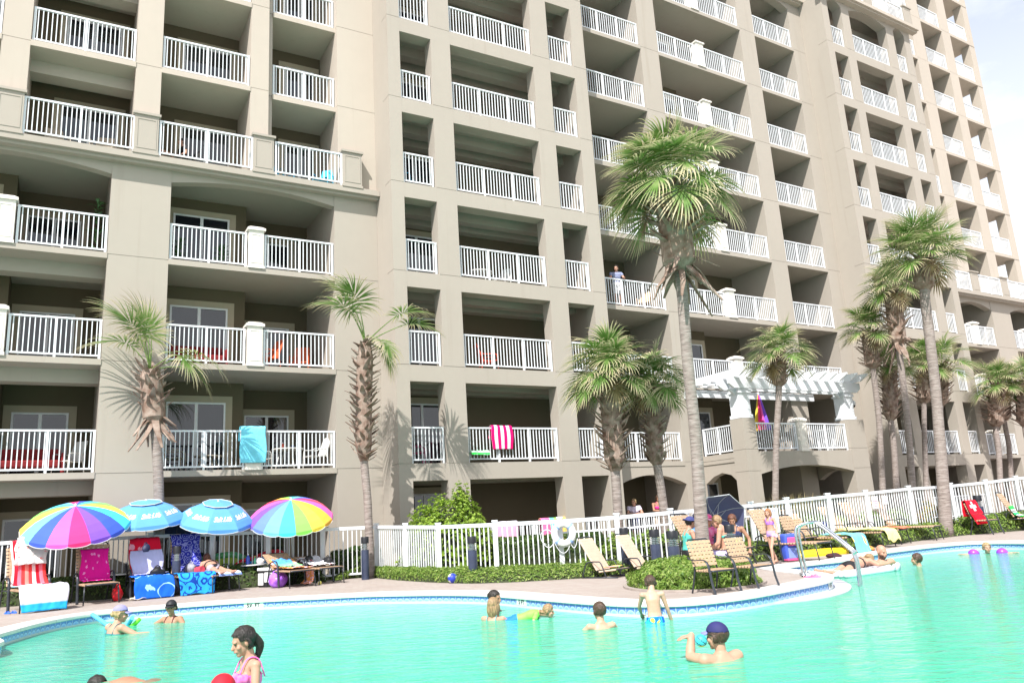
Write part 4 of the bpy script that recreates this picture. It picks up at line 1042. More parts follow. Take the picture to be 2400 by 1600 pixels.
# ---------------------------------------------------------------- umbrellas
UMC = {k: mat('parasol_' + k, srgb(*v), .75, .05, 3, sheen=.1) for k, v in dict(red=(232, 50, 85), pink=(240, 90, 180), magenta=(222, 40, 120), purple=(120, 75, 205), royal=(50, 85, 205), peri=(95, 125, 215), sky=(105, 180, 225), cyan=(60, 205, 225), green=(130, 225, 90), yellow=(240, 220, 75), gold=(245, 185, 60), blue=(85, 150, 215), blued=(70, 135, 205), grey=(96, 100, 138), violet=(90, 40, 170)).items()}
POLEW = mat('white_parasol_pole', (.74, .75, .78), .4, .03)
def umbrella(label, apex, R, hgt, n, cols, tx, ty, pole, name='beach_umbrella', group=None, vent=False, words=None, flap=.10, rot0=0, under=None):
    """apex: world point, tx/ty: tilt about world x / y, pole length below the apex"""
    t = thing(name, label, 'umbrella', apex, 0, group); t.rotation_euler = (tx, ty, 0)
    prof = [(.02, 0), (.18, -.025), (.36, -.085), (.54, -.18), (.72, -.32), (.88, -.52), (1.0, -.72)]
    hz = lambda r: -hgt * (lambda q: next(a[1] + (b[1] - a[1]) * (q - a[0]) / (b[0] - a[0]) for a, b in zip(prof, prof[1:]) if q <= b[0] + 1e-6))(min(max(r / R, .02), 1.0)) / -.72
    def P(k, tt, r):
        a0 = rot0 + 2 * pi * k / n; a1 = rot0 + 2 * pi * (k + 1) / n
        return V((cos(a0), sin(a0), 0)) * (r * (1 - tt)) + V((cos(a1), sin(a1), 0)) * (r * tt) + V((0, 0, hz(r)))
    keys = sorted(set(cols), key=cols.index); mats = [UMC[c] for c in keys]
    mb = MB(); rs = [R * p[0] for p in prof]
    for k in range(n):
        mi = keys.index(cols[k % len(cols)])
        for r0, r1 in zip(rs, rs[1:]):
            for tt in (0, .25, .5, .75):
                mb.face([P(k, tt, r1), P(k, tt + .25, r1), P(k, tt + .25, r0), P(k, tt, r0)], mi)
        for i in range(6):   # hanging valance with a scalloped edge, notched at every rib
            a, b = i / 6, (i + 1) / 6; sc_ = lambda q: flap * (.55 + .45 * sin(pi * min(max(q, .0), 1)) ** .6)
            A0, A1 = P(k, a, R), P(k, b, R); out = lambda q: V((q.x, q.y, 0)).normalized() * .012
            mb.face([A0 + out(A0) + V((0, 0, -sc_(a))), A1 + out(A1) + V((0, 0, -sc_(b))), A1, A0], mi)
    o = mb.build('canopy', mats, t); md = o.modifiers.new('thick', 'SOLIDIFY'); md.thickness = .004; md.offset = -1
    hm = MB()
    for k in range(n):
        for i in range(6):
            a, b = i / 6, (i + 1) / 6; sc_ = lambda q: flap * (.55 + .45 * sin(pi * min(max(q, .0), 1)) ** .6)
            A0, A1 = P(k, a, R), P(k, b, R); out = lambda q: V((q.x, q.y, 0)).normalized() * .014
            hm.bar(A0 + out(A0) + V((0, 0, -sc_(a))), A1 + out(A1) + V((0, 0, -sc_(b))), .012, .012)
    hm.build('white_hem', POLEW, o)
    if vent:
        vm = MB(); rv = R * .40; f = lambda r: hz(r) + .035 + .02 * r / R
        for k in range(n):
            a0 = rot0 + 2 * pi * k / n; a1 = rot0 + 2 * pi * (k + 1) / n; c = lambda a, r: V((cos(a) * r, sin(a) * r, f(r)))
            vm.face([c(a0, rv), c(a1, rv), c(a1, .03), c(a0, .03)], 0)
        v = vm.build('vent', UMC['blue'], o); v.modifiers.new('thick', 'SOLIDIFY').thickness = .004
        vh = MB(); vh.tube([V((cos(a) * rv, sin(a) * rv, f(rv))) for a in [rot0 + 2 * pi * k / n for k in range(n + 1)]], .009, 6); vh.build('white_hem', POLEW, v)
    if words:
        for k in range(n):
            tm = MB(); r0 = R * .78
            def pt(x, y, k=k):
                r = r0 - y; wv = 2 * r * sin(pi / n); tt = .5 + x / wv; a0 = rot0 + 2 * pi * (k + .5) / n
                return P(k, tt, min(max(r, R * .1), R * .995)) + V((cos(a0) * .35, sin(a0) * .35, .94)) * .009
            put_text(tm, words, R * .165, pt, shear=.45, bold=R * .006, spacing=.9); tm.build('lettering', POLEW, o)
    pm = MB(); pm.tube([V((0, 0, .0)), V((0, 0, -pole))], .017, 10); pm.build('pole', POLEW, t, smooth=True)
    fm = MB(); fm.lathe([(.035, -.01), (.03, .03), (.015, .06), (.0, .065)], 12); fm.build('finial', POLEW, t, smooth=True)
    hb = MB(); hb.lathe([(.03, -.36 * hgt / .5), (.035, -.40 * hgt / .5), (.03, -.46 * hgt / .5)], 12); hb.build('hub', POLEW, t, smooth=True)
    for k in range(n if n <= 8 else n // 2):
        kk = k if n <= 8 else 2 * k; rb = MB()
        rb.tube([P(kk, 0, r) + V((0, 0, -.014)) for r in rs], .006, 6); rb.tube([V((0, 0, -.42 * hgt / .5)), P(kk, 0, R * .5) + V((0, 0, -.016))], .005, 6)
        rb.build('rib', POLEW, t, smooth=True)
    return t
GU = 'open beach umbrellas over the loungers'
# panels counted from the +x side, counterclockwise; the front faces -y
u1 = ['royal', 'cyan', 'yellow', 'green', 'sky', 'royal', 'magenta', 'purple', 'green', 'yellow', 'sky', 'royal', 'pink', 'magenta', 'purple', 'royal']
u1 = ['cyan', 'yellow', 'green', 'cyan', 'royal', 'magenta', 'sky', 'cyan', 'green', 'yellow', 'sky', 'royal', 'pink', 'magenta', 'purple', 'royal']
u2 = ['pink', 'red', 'royal', 'sky', 'cyan', 'green', 'gold', 'red', 'pink', 'purple', 'peri', 'sky', 'cyan', 'green', 'yellow', 'gold']
umbrella('rainbow striped beach umbrella at the far left over towel covered loungers', AD(177, 1185, 18.5), 1.15, .47, 16, u1, radians(22), radians(7), 2.3, group=GU)
umbrella('left one of two sky blue umbrellas with white script lettering', AD(342, 1175, 19.8), .965, .44, 8, ['blue'], radians(13), radians(3), 2.2, group=GU, vent=True, words='Salt Life', rot0=pi / 8 - pi / 16)
umbrella('right one of two sky blue umbrellas, tilted, with white script lettering', AD(511, 1177, 20.2), .94, .44, 8, ['blue'], radians(16), radians(11), 2.2, group=GU, vent=True, words='Salt Life', rot0=pi / 8 - pi / 16)
umbrella('rainbow striped beach umbrella right of the blue ones', AD(682, 1170.5, 20.7), 1.07, .49, 16, u2, radians(22), radians(5), 2.2, group=GU)
gu = umbrella('grey umbrella tipped on its side behind the palm trunk', AD(1668, 1208, 18.4), .68, .31, 8, ['grey'], radians(-62), radians(-24), 1.35, group=GU, flap=.03)
# closed rainbow parasol on the terrace
cp = thing('closed_parasol', 'closed rainbow parasol standing on the terrace under the pergola', 'umbrella', B(23.75, 21.7, 3.3))
m = MB(); keys = ['yellow', 'gold', 'magenta', 'pink', 'purple', 'violet', 'royal', 'blue']
def cl(i, j):
    return (j // 2) % 8
rings = [(.25, .95), (.27, 1.0), (.22, 1.4), (.13, 1.9), (.04, 2.35), (.01, 2.42)]
b0 = len(m.v)
for r, z in rings:
    for j in range(32):
        a = pi + 2 * pi * j / 32; rr = r * (1 + .22 * cos(8 * a)); m.v.append(V((rr * cos(a), rr * sin(a), z)))
for i in range(len(rings) - 1):
    for j in range(32):
        m.f.append((i * 32 + j, i * 32 + (j + 1) % 32, (i + 1) * 32 + (j + 1) % 32, (i + 1) * 32 + j)); m.m.append(((j + 2) // 3) % 8)
m.build('canopy', [UMC[k] for k in keys], cp)
m = MB(); m.tube([(0, 0, .04), (0, 0, 2.5)], .02, 10); m.build('pole', POLEW, cp, smooth=True)
m = MB(); m.lathe([(.26, 0), (.26, .05), (.06, .08), (.03, .2)], 20); m.build('base', POLEW, cp, smooth=True)
# ---------------------------------------------------------------- bollard lights
BOLL = mat('blue_black_bollard', (.035, .045, .085), .32, .2, 6); BCAP = mat('black_bollard_cap', (.012, .013, .018), .4, .1)
def bollard(label, loc, h=1.0, r=.10):
    t = thing('bollard_light', label, 'bollard light', loc, 0, 'bollard lights round the deck')
    m = MB(); m.lathe([(r, 0), (r, h * .68), (r * .98, h * .69), (0, h * .69)], 24); m.build('column', BOLL, t, smooth=True, autos=radians(30))
    m = MB()
    for i in range(4):
        z = h * (.70 + .035 * i); m.lathe([(r * .6, z), (r * 1.03, z), (r * 1.03, z + .010), (r * .6, z + .018)], 24)
    m.build('louvre', M_CHROME, t, smooth=True, autos=radians(30))
    m = MB(); m.lathe([(r * .55, h * .69), (r * .55, h * .84)], 16); m.build('lamp_tube', POLEW, t, smooth=True)
    m = MB(); m.lathe([(0, h * .84), (r * 1.0, h * .84), (r * 1.0, h * .985), (r * .93, h), (0, h)], 24); m.build('cap', BCAP, t, smooth=True, autos=radians(30))
    return t
def boll_at(px, pyt, D, label, r=.10):
    p = AD(px, pyt, D); bollard(label, (p.x, p.y, 0), p.z, r)
boll_at(855, 1257, 20.6, 'dark bollard light in the ground cover at the fence corner')
boll_at(1105, 1256, 17.6, 'dark bollard light above the red and blue ball', .10)
boll_at(1461, 1236, 17.4, 'dark bollard light right of the low sand lounger', .10)
boll_at(1532, 1240, 15.6, 'left one of two tall bollards rising from the island shrub', .10)
boll_at(1574, 1243, 14.6, 'right one of two tall bollards rising from the island shrub', .11)
boll_at(1708, 1229, 15.4, 'bollard light in front of the mother in the turquoise strap', .10)
boll_at(415, 1279, 19.4, 'black bollard light beside the indigo paisley towel')
boll_at(2289, 1160, 25.8, 'bollard light behind the red flag towel', .13)
# ---------------------------------------------------------------- balls, floats, bags
def ball_thing(label, loc, r, mats, mf, name='ball'):
    m = MB(); m.ball((0, 0, 0), r, n=24, k=16, mfun=mf); o = m.build(name, mats, smooth=True); o.location = loc; return tag(o, label, 'ball')
vb = G(1061, 1366); ball_thing('red white and blue volleyball resting against the ground cover', (vb.x, vb.y + .0, .105), .105, [mat('ball_white', (.74, .74, .74), .5), mat('ball_red', srgb(225, 40, 70), .5), mat('ball_blue', srgb(40, 60, 170), .5)], lambda i, j: [0, 1, 1, 0, 2, 2][(j + (3 if i in (6, 7, 8, 9) else 0)) // 4 % 6])
sb_ = G(749, 1370); ball_thing('small yellow and white ball under the last lounger of the left row', (sb_.x, sb_.y, .05), .05, [mat('ball_yellow', srgb(225, 215, 110), .5), mat('ball_white', (.74, .74, .74), .5), mat('ball_green', srgb(80, 170, 90), .5)], lambda i, j: 2 if i > 12 else (j // 8) % 2)
def float_ring(name, label, pts, r, mt, inner, mi_inner, loc, rz, tiltx):
    t = thing(name, label, 'pool float', loc, rz); t.rotation_euler = (tiltx, 0, rz)
    c = catmull([V((x, 0, z)) for x, z in pts], 6, True); m = MB(); m.tube(c + [c[0], c[1]], r, 12, cap=False); m.build('tube', mt, t, smooth=True)
    m = MB(); n = len(c); ctr = V((sum(p.x for p in c) / n, 0, sum(p.z for p in c) / n))
    for i in range(n):
        a, b = c[i], c[(i + 1) % n]; m.face([ctr, a, b])
    o = m.build('floor_panel', inner, t); o.modifiers.new('thick', 'SOLIDIFY').thickness = .03
    return t, m
ribm = tw_stripes('ribbed_blue_vinyl', [srgb(35, 145, 215), srgb(70, 170, 230), srgb(50, 155, 220)], 0, 1)
def vinyl(name, a, b, sx):
    def f(N, L, vec):
        s = sepxyz(N, L, vec)[0]; w_ = math_n(N, L, 'FRACT', math_n(N, L, 'MULTIPLY', s, sx)); return mixc(N, L, math_n(N, L, 'LESS_THAN', w_, .3), a, b)
    m = mat_pattern(name, f, .25, 'Object'); return m
float_ring('inflatable_raft', 'red rimmed inflatable with a blue floor leaning on the fence', [(-.72, .15), (-.74, .45), (-.55, .62), (-.25, .68), (.1, .80), (.42, .80), (.66, .55), (.72, .25), (.62, .06), (0, .04), (-.6, .05)], .062, mat('red_vinyl', srgb(205, 20, 55), .25, .06, 4), vinyl('blue_ribbed_vinyl', srgb(30, 140, 215), srgb(70, 175, 235), 9), None, (-6.85, 21.45, .03), radians(28), radians(-14))
float_ring('inflatable_raft', 'green inflatable with a lime floor standing behind the sunbathing woman', [(-.85, .1), (-.9, .42), (-.75, .62), (-.3, .70), (.25, .80), (.65, .78), (.9, .58), (.92, .2), (.6, .06), (-.5, .06)], .085, mat('green_vinyl', srgb(70, 160, 120), .35, .25, 7, col2=srgb(110, 170, 80)), vinyl('lime_vinyl', srgb(150, 175, 60), srgb(175, 195, 80), 5), None, (-8.1, 21.05, .03), radians(28), radians(-12))
# yellow swim board on the deck
yb = MB()
def board(p):
    return p
n = 24; pts = [V((.78 * cos(2 * pi * i / n) * (1 if cos(2 * pi * i / n) > 0 else .95), .24 * math.copysign(abs(sin(2 * pi * i / n)) ** .6, sin(2 * pi * i / n)), 0)) for i in range(n)]
for z0, z1, s0, s1 in ((.0, .05, .96, 1.0), (.05, .10, 1.0, .96)):
    b = len(yb.v); yb.v += [V((p.x * s0, p.y * s0, z0)) for p in pts] + [V((p.x * s1, p.y * s1, z1)) for p in pts]
    for i in range(n): yb.f.append((b + i, b + (i + 1) % n, b + n + (i + 1) % n, b + n + i)); yb.m.append(0)
b = len(yb.v); yb.v += [V((p.x * .96, p.y * .96, .10)) for p in pts]; yb.f.append(tuple(range(b, b + n))); yb.m.append(0)
for y in (-.12, 0, .12): yb.tube([(-.66, y, .10), (.66, y, .10)], .05, 8)
o = yb.build('swim_mat', mat('yellow_vinyl', srgb(250, 215, 45), .35, .08, 3), smooth=True, autos=radians(40)); o.location = (7.15, 19.75, 0); o.rotation_euler = (0, 0, atan2(.59, 1.46)); o.scale = (1.15, 1, 1); tag(o, 'yellow inflatable mat lying on the deck behind the handrail', 'pool float')
# suitcase cooler behind the girl
def bagbox(name, label, cat, loc, rz, sx, sy, sz, m_body, parts=(), bev=.04):
    t = thing(name, label, cat, loc, rz)
    m = MB(); m.box(-sx / 2, sx / 2, -sy / 2, sy / 2, .0, sz); m.build('body', m_body, t, bevel=bev)
    for nm, x0, x1, y0, y1, z0, z1, mm in parts:
        m = MB(); m.box(x0, x1, y0, y1, z0, z1); m.build(nm, mm, t, bevel=.012)
    return t
NAVY = mat('navy_nylon', (.02, .025, .07), .6, .1); BLKN = mat('black_nylon', (.012, .012, .014), .6, .2)
bagbox('rolling_case', 'blue and pink rolling case standing behind the girl in the bikini', 'case', (5.93, 18.35, .02), radians(20), .34, .2, .58, mat('blue_nylon', srgb(70, 95, 200), .6, .15, 6),
       (('pocket', -.12, .12, -.125, -.1, .32, .5, mat('pink_nylon', srgb(235, 90, 150), .6)), ('pocket', -.13, .13, -.12, -.1, .05, .28, mat('light_blue_nylon', srgb(130, 150, 230), .6)), ('trim', -.17, .17, -.115, .1, -.0, .05, mat('pink_nylon', (.8, .1, .3))), ('side_panel', .17, .185, -.09, .09, .03, .55, NAVY)))
bagbox('cooler_bag', 'black and white cooler bag in front of the red rimmed inflatable', 'bag', (-6.45, 20.6, 0), radians(-25), .52, .3, .42, BLKN,
       (('lid', -.27, .27, -.16, .16, .40, .47, mat('white_nylon', (.70, .70, .72), .6)), ('handle', -.2, .2, -.03, .03, .50, .53, BLKN), ('pocket', -.22, -.05, -.175, -.15, .05, .34, mat('white_nylon', (.7, .7, .72))), ('flap', -.02, .27, -.17, -.15, .12, .36, mat('white_nylon', (.7, .7, .72)))))
def sack(name, label, loc, rx, ry, rz_, m, seed=0, cat='bag', handles=True):
    t = thing(name, label, cat, loc, seed * .7)
    mb = MB(); mb.ball((0, 0, rz_ * .85), rx, ry, rz_, 20, 14)
    for i, v in enumerate(mb.v):
        d = noise.noise(V((v.x * 7 + seed, v.y * 7, v.z * 7))) * .25 + noise.noise(V((v.x * 17 + seed, v.y * 17, v.z * 17))) * .12
        v.x *= 1 + d; v.y *= 1 + d; v.z = max(.0, v.z * (1 + d * .6))
    mb.build('body', m, t, smooth=True)
    if handles:
        h = MB(); h.tube([V((rx * .45 * cos(a), 0, rz_ * 1.5 + rz_ * .7 * sin(a))) for a in [pi * i / 10 for i in range(11)]], .012, 6); h.build('handle', m, t, smooth=True)
    return t
sack('plastic_bag', 'crumpled purple plastic bag between the cooler and the pink towel', (-6.1, 20.15, 0), .26, .2, .2, mat('purple_plastic', srgb(150, 70, 220), .3, .3, 8, col2=srgb(190, 130, 240)), 2)
sack('backpack', 'black backpack under the red dotted towel lounger', (-9.35, 19.45, 0), .17, .14, .2, BLKN, 3)
sack('tote_bag', 'black handled tote on the blue towel lounger', tuple(CH['c'].location + V((.45, -.35, .45))), .16, .12, .12, BLKN, 1)
sack('tote_bag', 'grey patterned tote on the aqua flower towel lounger', tuple(CH['d'].location + V((.15, -.1, .45))), .15, .12, .13, mat('grey_print', (.16, .16, .22), .7, .8, 14, col2=(.45, .45, .5)), 4)
sack('plastic_bag', 'red shopping bag on the deck beside the pink towel lounger', (-9.35, 18.75, 0), .11, .1, .17, mat('red_plastic', srgb(215, 30, 45), .35, .2, 8), 5)
sack('plastic_bag', 'navy drawstring bag hung beside the indigo paisley towel', tuple(AD(341, 1293, 19.0)), .10, .06, .10, NAVY, 6)
sack('tote_bag', 'black bag on the deck beneath the table by the armchairs', tuple(G(1772, 1312)), .16, .1, .1, BLKN, 7)
sack('tote_bag', 'black tote on the rightmost lounger of the left row', tuple(CH['j'].location + V((.35, -.05, .45))), .13, .1, .1, BLKN, 8)
# hats and small things
def cap(label, loc, rz, m, name='cap', sc=1.0, mb_=None):
    t = thing(name, label, 'hat', loc, rz, sc=sc)
    a = MB(); a.ball((0, 0, 0), .10, .115, .10, 20, 12); a.v = [V((v.x, v.y, max(v.z, -.01))) for v in a.v]; a.build('crown', m, t, smooth=True)
    a = MB(); a.grid(lambda u, v: V(((u - .5) * .17, .085 + v * .085 * (1 - (2 * u - 1) ** 2 * .6), .0 - .03 * v - .02 * (2 * u - 1) ** 2)), 8, 4); o = a.build('brim', mb_ or m, t, smooth=True); o.modifiers.new('thick', 'SOLIDIFY').thickness = .006
    return t
cap('black cap on the rightmost lounger of the left row', CH['j'].location + V((-.15, .0, .60)), 2.6, BLKN)
cup = MB(); cup.lathe([(0, 0), (.075, 0), (.085, .2), (.08, .2), (0, .19)], 20); o = cup.build('bucket', mat('coral_bucket', srgb(235, 70, 85), .5, .08), smooth=True, autos=radians(30)); o.location = CH['d'].location + V((.42, -.42, .53)); o.rotation_euler = (radians(85), 0, 1.1); tag(o, 'coral red bucket lying on the aqua flower towel', 'bucket')
sh = thing('sun_hat', 'straw hat with a white brim leaning on the aqua flower towel', 'hat', CH['d'].location + V((.72, -.28, .53)), .4); sh.rotation_euler = (radians(18), radians(-30), .4)
a = MB(); a.lathe([(.0, .11), (.06, .105), (.095, .06), (.10, 0), (.21, -.012), (.22, -.005), (.1, .008)], 24); a.build('straw', mat('lilac_straw', (.42, .36, .42), .8, .1, 30), sh, smooth=True)
def bottle(label, loc, h, r, m, capm, name='bottle'):
    t = thing(name, label, 'bottle', loc, 0, 'bottles on the side tables')
    a = MB(); a.lathe([(0, 0), (r, 0), (r, h * .62), (r * .45, h * .8), (r * .4, h * .88)], 16); a.build('body', m, t, smooth=True, autos=radians(40))
    a = MB(); a.lathe([(r * .46, h * .88), (r * .46, h), (0, h)], 12); a.build('cap', capm, t, smooth=True, autos=radians(40))
    return t
bottle('blue bottle on the table beside the inflatable', (-7.12, 20.95, .56), .27, .05, mat('blue_bottle', srgb(60, 90, 200), .2, .05), POLEW)
bottle('slim green bottle on the table beside the inflatable', (-6.94, 20.95, .56), .2, .03, mat('green_bottle', srgb(90, 190, 150), .3, .05), mat('lime_cap', srgb(150, 220, 110), .4))
bottle('black and white tumbler with a straw on the table by the red towel', (-9.85, 20.1, .56), .26, .045, mat('tumbler_dark', (.05, .05, .06), .3, .1), POLEW, 'tumbler')
sack('towel_bundle', 'bundled white cloth on the table beside the inflatable', (-6.82, 20.98, .56), .12, .09, .08, TW['white'], 9, 'towel', False)
sack('towel_bundle', 'royal blue cloth bundled on the table between the far loungers', (8.5, 23.0, .5), .14, .1, .12, mat('royal_cloth', srgb(50, 75, 210), .9, .1), 10, 'towel', False)
sack('towel_bundle', 'lime and red towel bundle on the far coping behind the bald man', tuple(G(2035, 1292)), .3, .14, .08, mat('lime_red_cloth', srgb(120, 225, 90), .9, .5, 5, col2=srgb(215, 40, 60)), 11, 'towel', False)
sack('clothes_pile', 'dark red cloth heap on the coping left of the handrail', tuple(G(1955, 1307)), .2, .1, .06, mat('dark_red_cloth', (.06, .02, .03), .9, .3), 12, 'clothes', False)
sack('clothes_pile', 'black cloth and yellow packet on the deck by the armchairs table', tuple(G(1760, 1300)), .16, .1, .07, BLKN, 13, 'clothes', False)
sack('towel_bundle', 'yellow and aqua cloth on the lounger seat beside the mothers', tuple(CH['o'].location + V((.75, -.15, .45))), .22, .14, .07, mat('yellow_aqua_cloth', srgb(240, 225, 90), .9, .4, 6, col2=srgb(120, 215, 230)), 14, 'towel', False)
hat2 = thing('sun_hat', 'cream sun hat lying on the pool edge', 'hat', (G(326, 1405).x, G(326, 1405).y, .03), .3)
a = MB(); a.lathe([(0, .13), (.07, .125), (.10, .07), (.11, .02), (.20, .0), (.21, .008), (.11, .03)], 24)
for v in a.v: v.z += .02 * sin(5 * atan2(v.y, v.x)) * (v.xy.length > .15); 
a.build('fabric', mat('cream_cotton', (.68, .62, .48), .9, .1, 12), hat2, smooth=True)
for k, (px, py, lb, m) in enumerate(((25, 1437, 'pair of blue flip flops under the leftmost lounger', mat('blue_foam', srgb(40, 110, 225), .7)), (572, 1376, 'pair of black flip flops by the red rimmed inflatable', BLKN), (412, 1393, 'pair of dark sandals in front of the aqua flower towel', BLKN), (1905, 1357, 'pink and white flip flops on the coping at the handrail', mat('pink_foam', srgb(235, 130, 170), .7)))):
    g = G(px, py); t = thing('flip_flops', lb, 'sandals', (g.x, g.y, .03 if k == 3 else 0), .9 + k)
    for s in (-1, 1):
        a = MB(); a.prism([(s * .06 + .045 * cos(q) * (1 if sin(q) > 0 else .8), .13 * sin(q)) for q in [2 * pi * i / 16 for i in range(16)]], lambda p: (p[0], p[1], .004), lambda p: (p[0], p[1], .022)); a.tube([(s * .06 - .04, -.01, .02), (s * .06 - .02, .03, .05), (s * .06, .07, .025), (s * .06 + .02, .03, .05), (s * .06 + .04, -.01, .02)], .007, 6)
        a.build('sandal', m, t, fixn=True)
# goggles / toy on the coping behind the boy
# ---------------------------------------------------------------- balcony furniture
def patio_chair(label, loc, rz, m, sc=1.0, frame=None):
    t = thing('balcony_chair', label, 'chair', loc, rz, 'chairs on the balconies', sc)
    a = MB(); a.grid(lambda u, v: V(((u - .5) * .5, .24 - v * .48, .42 - .03 * sin(pi * v))), 4, 5); a.build('seat', m, t, solid=.02)
    a = MB(); a.grid(lambda u, v: V(((u - .5) * .5 * (1 - .15 * v), -.24 - v * .2, .44 + v * .56)), 4, 5); a.build('backrest', m, t, solid=.02)
    fm = frame or m
    for s in (-1, 1):
        a = MB(); a.tube(catmull([V((s * .27, .27, 0)), V((s * .27, .25, .5)), V((s * .27, .18, .62)), V((s * .27, -.2, .62)), V((s * .25, -.3, .7))], 4), .014, 6); a.build('arm', fm, t, smooth=True)
        a = MB(); a.tube([V((s * .25, -.24, .44)), V((s * .27, -.32, 0))], .014, 6); a.build('leg', fm, t, smooth=True)
    return t
def bal_table(label, loc, m, r=.4, h=.7):
    t = thing('balcony_table', label, 'table', loc, 0, 'tables on the balconies')
    a = MB(); a.lathe([(0, h - .03), (r, h - .03), (r, h), (0, h)], 24); a.build('table_top', m, t)
    for k in range(4):
        q = pi / 4 + k * pi / 2; a = MB(); a.tube([V((r * .5 * cos(q), r * .5 * sin(q), h - .03)), V((r * .85 * cos(q), r * .85 * sin(q), 0))], .018, 6); a.build('leg', m, t, smooth=True)
FACE = atan2(-ND.y, -ND.x) - pi / 2      # a chair facing out of the building
def bal(u, w, n): p = B(u, w, zf(n) + .035); return (p.x, p.y, p.z)
CYAN = mat('cyan_sling', srgb(25, 165, 205), .6, .1); ORG = mat('orange_wicker', srgb(205, 95, 55), .7, .2, 20); WHM = mat('white_resin', (.62, .62, .60), .5, .05); DRK = mat('dark_wicker', (.03, .03, .03), .6, .2); REDS = mat('red_cushion', srgb(125, 22, 28), .8, .1); BEI = mat('beige_sling', (.42, .36, .28), .7, .08)
patio_chair('cyan chair in the narrow left opening of the tower', bal(9.5, 22.6, 3), FACE + .9, CYAN, 1.15)
patio_chair('cyan chair at the left of the ledge level corner balcony', bal(5.75, 23.6, 3), FACE + .6, CYAN, 1.0)
patio_chair('cyan chair at the right of the ledge level corner balcony', bal(6.95, 23.2, 3), FACE - .7, CYAN, .95)
patio_chair('orange armchair behind a second floor railing of the left wing', bal(5.35, 23.8, 1), FACE - 1.2, ORG, 1.1)
patio_chair('brown orange armchair further right on the second floor of the left wing', bal(6.5, 24.3, 1), FACE - .4, ORG, 1.1)
patio_chair('orange sling chair on a second floor tower balcony', bal(12.2, 22.4, 1), FACE + 1.3, mat('bright_orange_sling', srgb(235, 85, 55), .6, .1), 1.0)
patio_chair('pink trimmed chair in the lowest narrow tower opening', bal(9.6, 22.6, 0), FACE + 1.0, mat('pink_sling', srgb(190, 40, 110), .6), .95)
patio_chair('red chair seen through a top tower railing', bal(13.6, 22.5, 5), FACE, mat('red_resin', srgb(205, 70, 60), .5), 1.0)
patio_chair('white folding chair on the first floor at the right end of the left wing', bal(6.75, 23.5, 0), FACE - 1.3, WHM, 1.0)
patio_chair('white chair left of the round white balcony table', bal(5.35, 24.2, 0), FACE + 1.4, WHM, 1.0)
bal_table('round white table on the first floor balcony with drinks on it', bal(6.05, 24.0, 0), WHM, .5)
patio_chair('beige chair at the left of a first floor balcony behind the aqua towel', bal(2.85, 23.9, 0), FACE + 1.2, BEI, 1.05)
bal_table('low beige table on the first floor balcony of the left wing', bal(3.75, 23.7, 0), BEI, .4, .48)
patio_chair('white chair on a third floor tower balcony, left', bal(11.15, 22.5, 2), FACE + 1.0, WHM, 1.0)
bal_table('white table on a third floor tower balcony', bal(12.05, 22.5, 2), WHM, .5, .55)
patio_chair('white chair on a third floor tower balcony, right', bal(12.95, 22.5, 2), FACE - 1.0, WHM, .9)
patio_chair('wooden chair on the balcony of the man leaning on the rail', bal(20.0, 23.5, 2), FACE - .8, mat('teak', (.45, .30, .18), .6, .15, 12), 1.05)
patio_chair('pale sling chair at the left of a ledge level balcony', bal(-.5, 23.7, 3), FACE + .2, BEI, 1.1)
patio_chair('pale sling chair at the right of a ledge level balcony', bal(.65, 23.7, 3), FACE - .2, BEI, 1.1)
patio_chair('beige chair on the fifth floor above the ledge', bal(.2, 23.8, 4), FACE, WHM, 1.0)
sofa = thing('balcony_sofa', 'red cushioned sofa behind a second floor railing', 'sofa', bal(3.4, 23.9, 1), FACE)
for nm, bx in (('seat', (-.75, .75, -.3, .35, .25, .45)), ('backrest', (-.75, .75, -.38, -.2, .45, .80)), ('arm', (-.85, -.75, -.3, .3, .1, .65)), ('arm', (.75, .85, -.3, .3, .1, .65))):
    a = MB(); a.box(*bx); a.build(nm, REDS, sofa, bevel=.04)
sofa2 = copy_tree(sofa); sofa2.location = bal(-.6, 24.3, 0); sofa2['label'] = 'dark red sofa behind the lowest left balcony railing'
patio_chair('dark wicker chair behind the first floor left railing', bal(.3, 24.2, 0), FACE - .8, WHM, 1.0)
for (u, n) in ((3.0, 2), (4.2, 2)):
    pass
for (x, u, w, n, lb) in ((0, 2.75, 23.6, 2, 'leafy potted plant on the third floor balcony, left'), (1, 3.95, 23.6, 2, 'leafy potted plant on the third floor balcony, centre'), (2, .62, 23.5, 2, 'tall green plant at the right end of the upper left balcony')):
    t = thing('potted_plant', lb, 'plant', bal(u, w, n), 0, 'potted plants on balconies'); a = MB(); a.lathe([(0, 0), (.13, 0), (.17, .28), (.15, .28), (0, .26)], 16); a.build('pot', mat('dark_pot', (.06, .05, .045), .6), t)
    a = MB(); hh = 1.5 if x == 2 else .55
    for k in range(70):
        q = random.uniform(0, 6.28); e = random.uniform(.1, 1.3); d = V((cos(q) * cos(e), sin(q) * cos(e), sin(e))); b_ = V((0, 0, .28 + random.uniform(0, hh))); L_ = random.uniform(.15, .4); s_ = d.cross(V((0, 0, 1))).normalized() * .035
        a.face([b_, b_ + d * L_ * .5 + s_, b_ + d * L_ + V((0, 0, -.08)), b_ + d * L_ * .5 - s_])
    a.build('foliage', mat('plant_green', (.05, .13, .04), .5, .3, 5), t)
# curtains, shoes and drinks are left to the dark of the rooms
bottle('drink bottle on the round white balcony table', tuple(V(bal(5.9, 24.0, 0)) + V((0, 0, .7))), .2, .04, mat('juice', srgb(200, 90, 70), .3), POLEW)
bottle('small blue topped bottle on the round white balcony table', tuple(V(bal(6.2, 24.0, 0)) + V((0, 0, .7))), .16, .035, mat('blue_bottle', (.1, .2, .6)), POLEW)
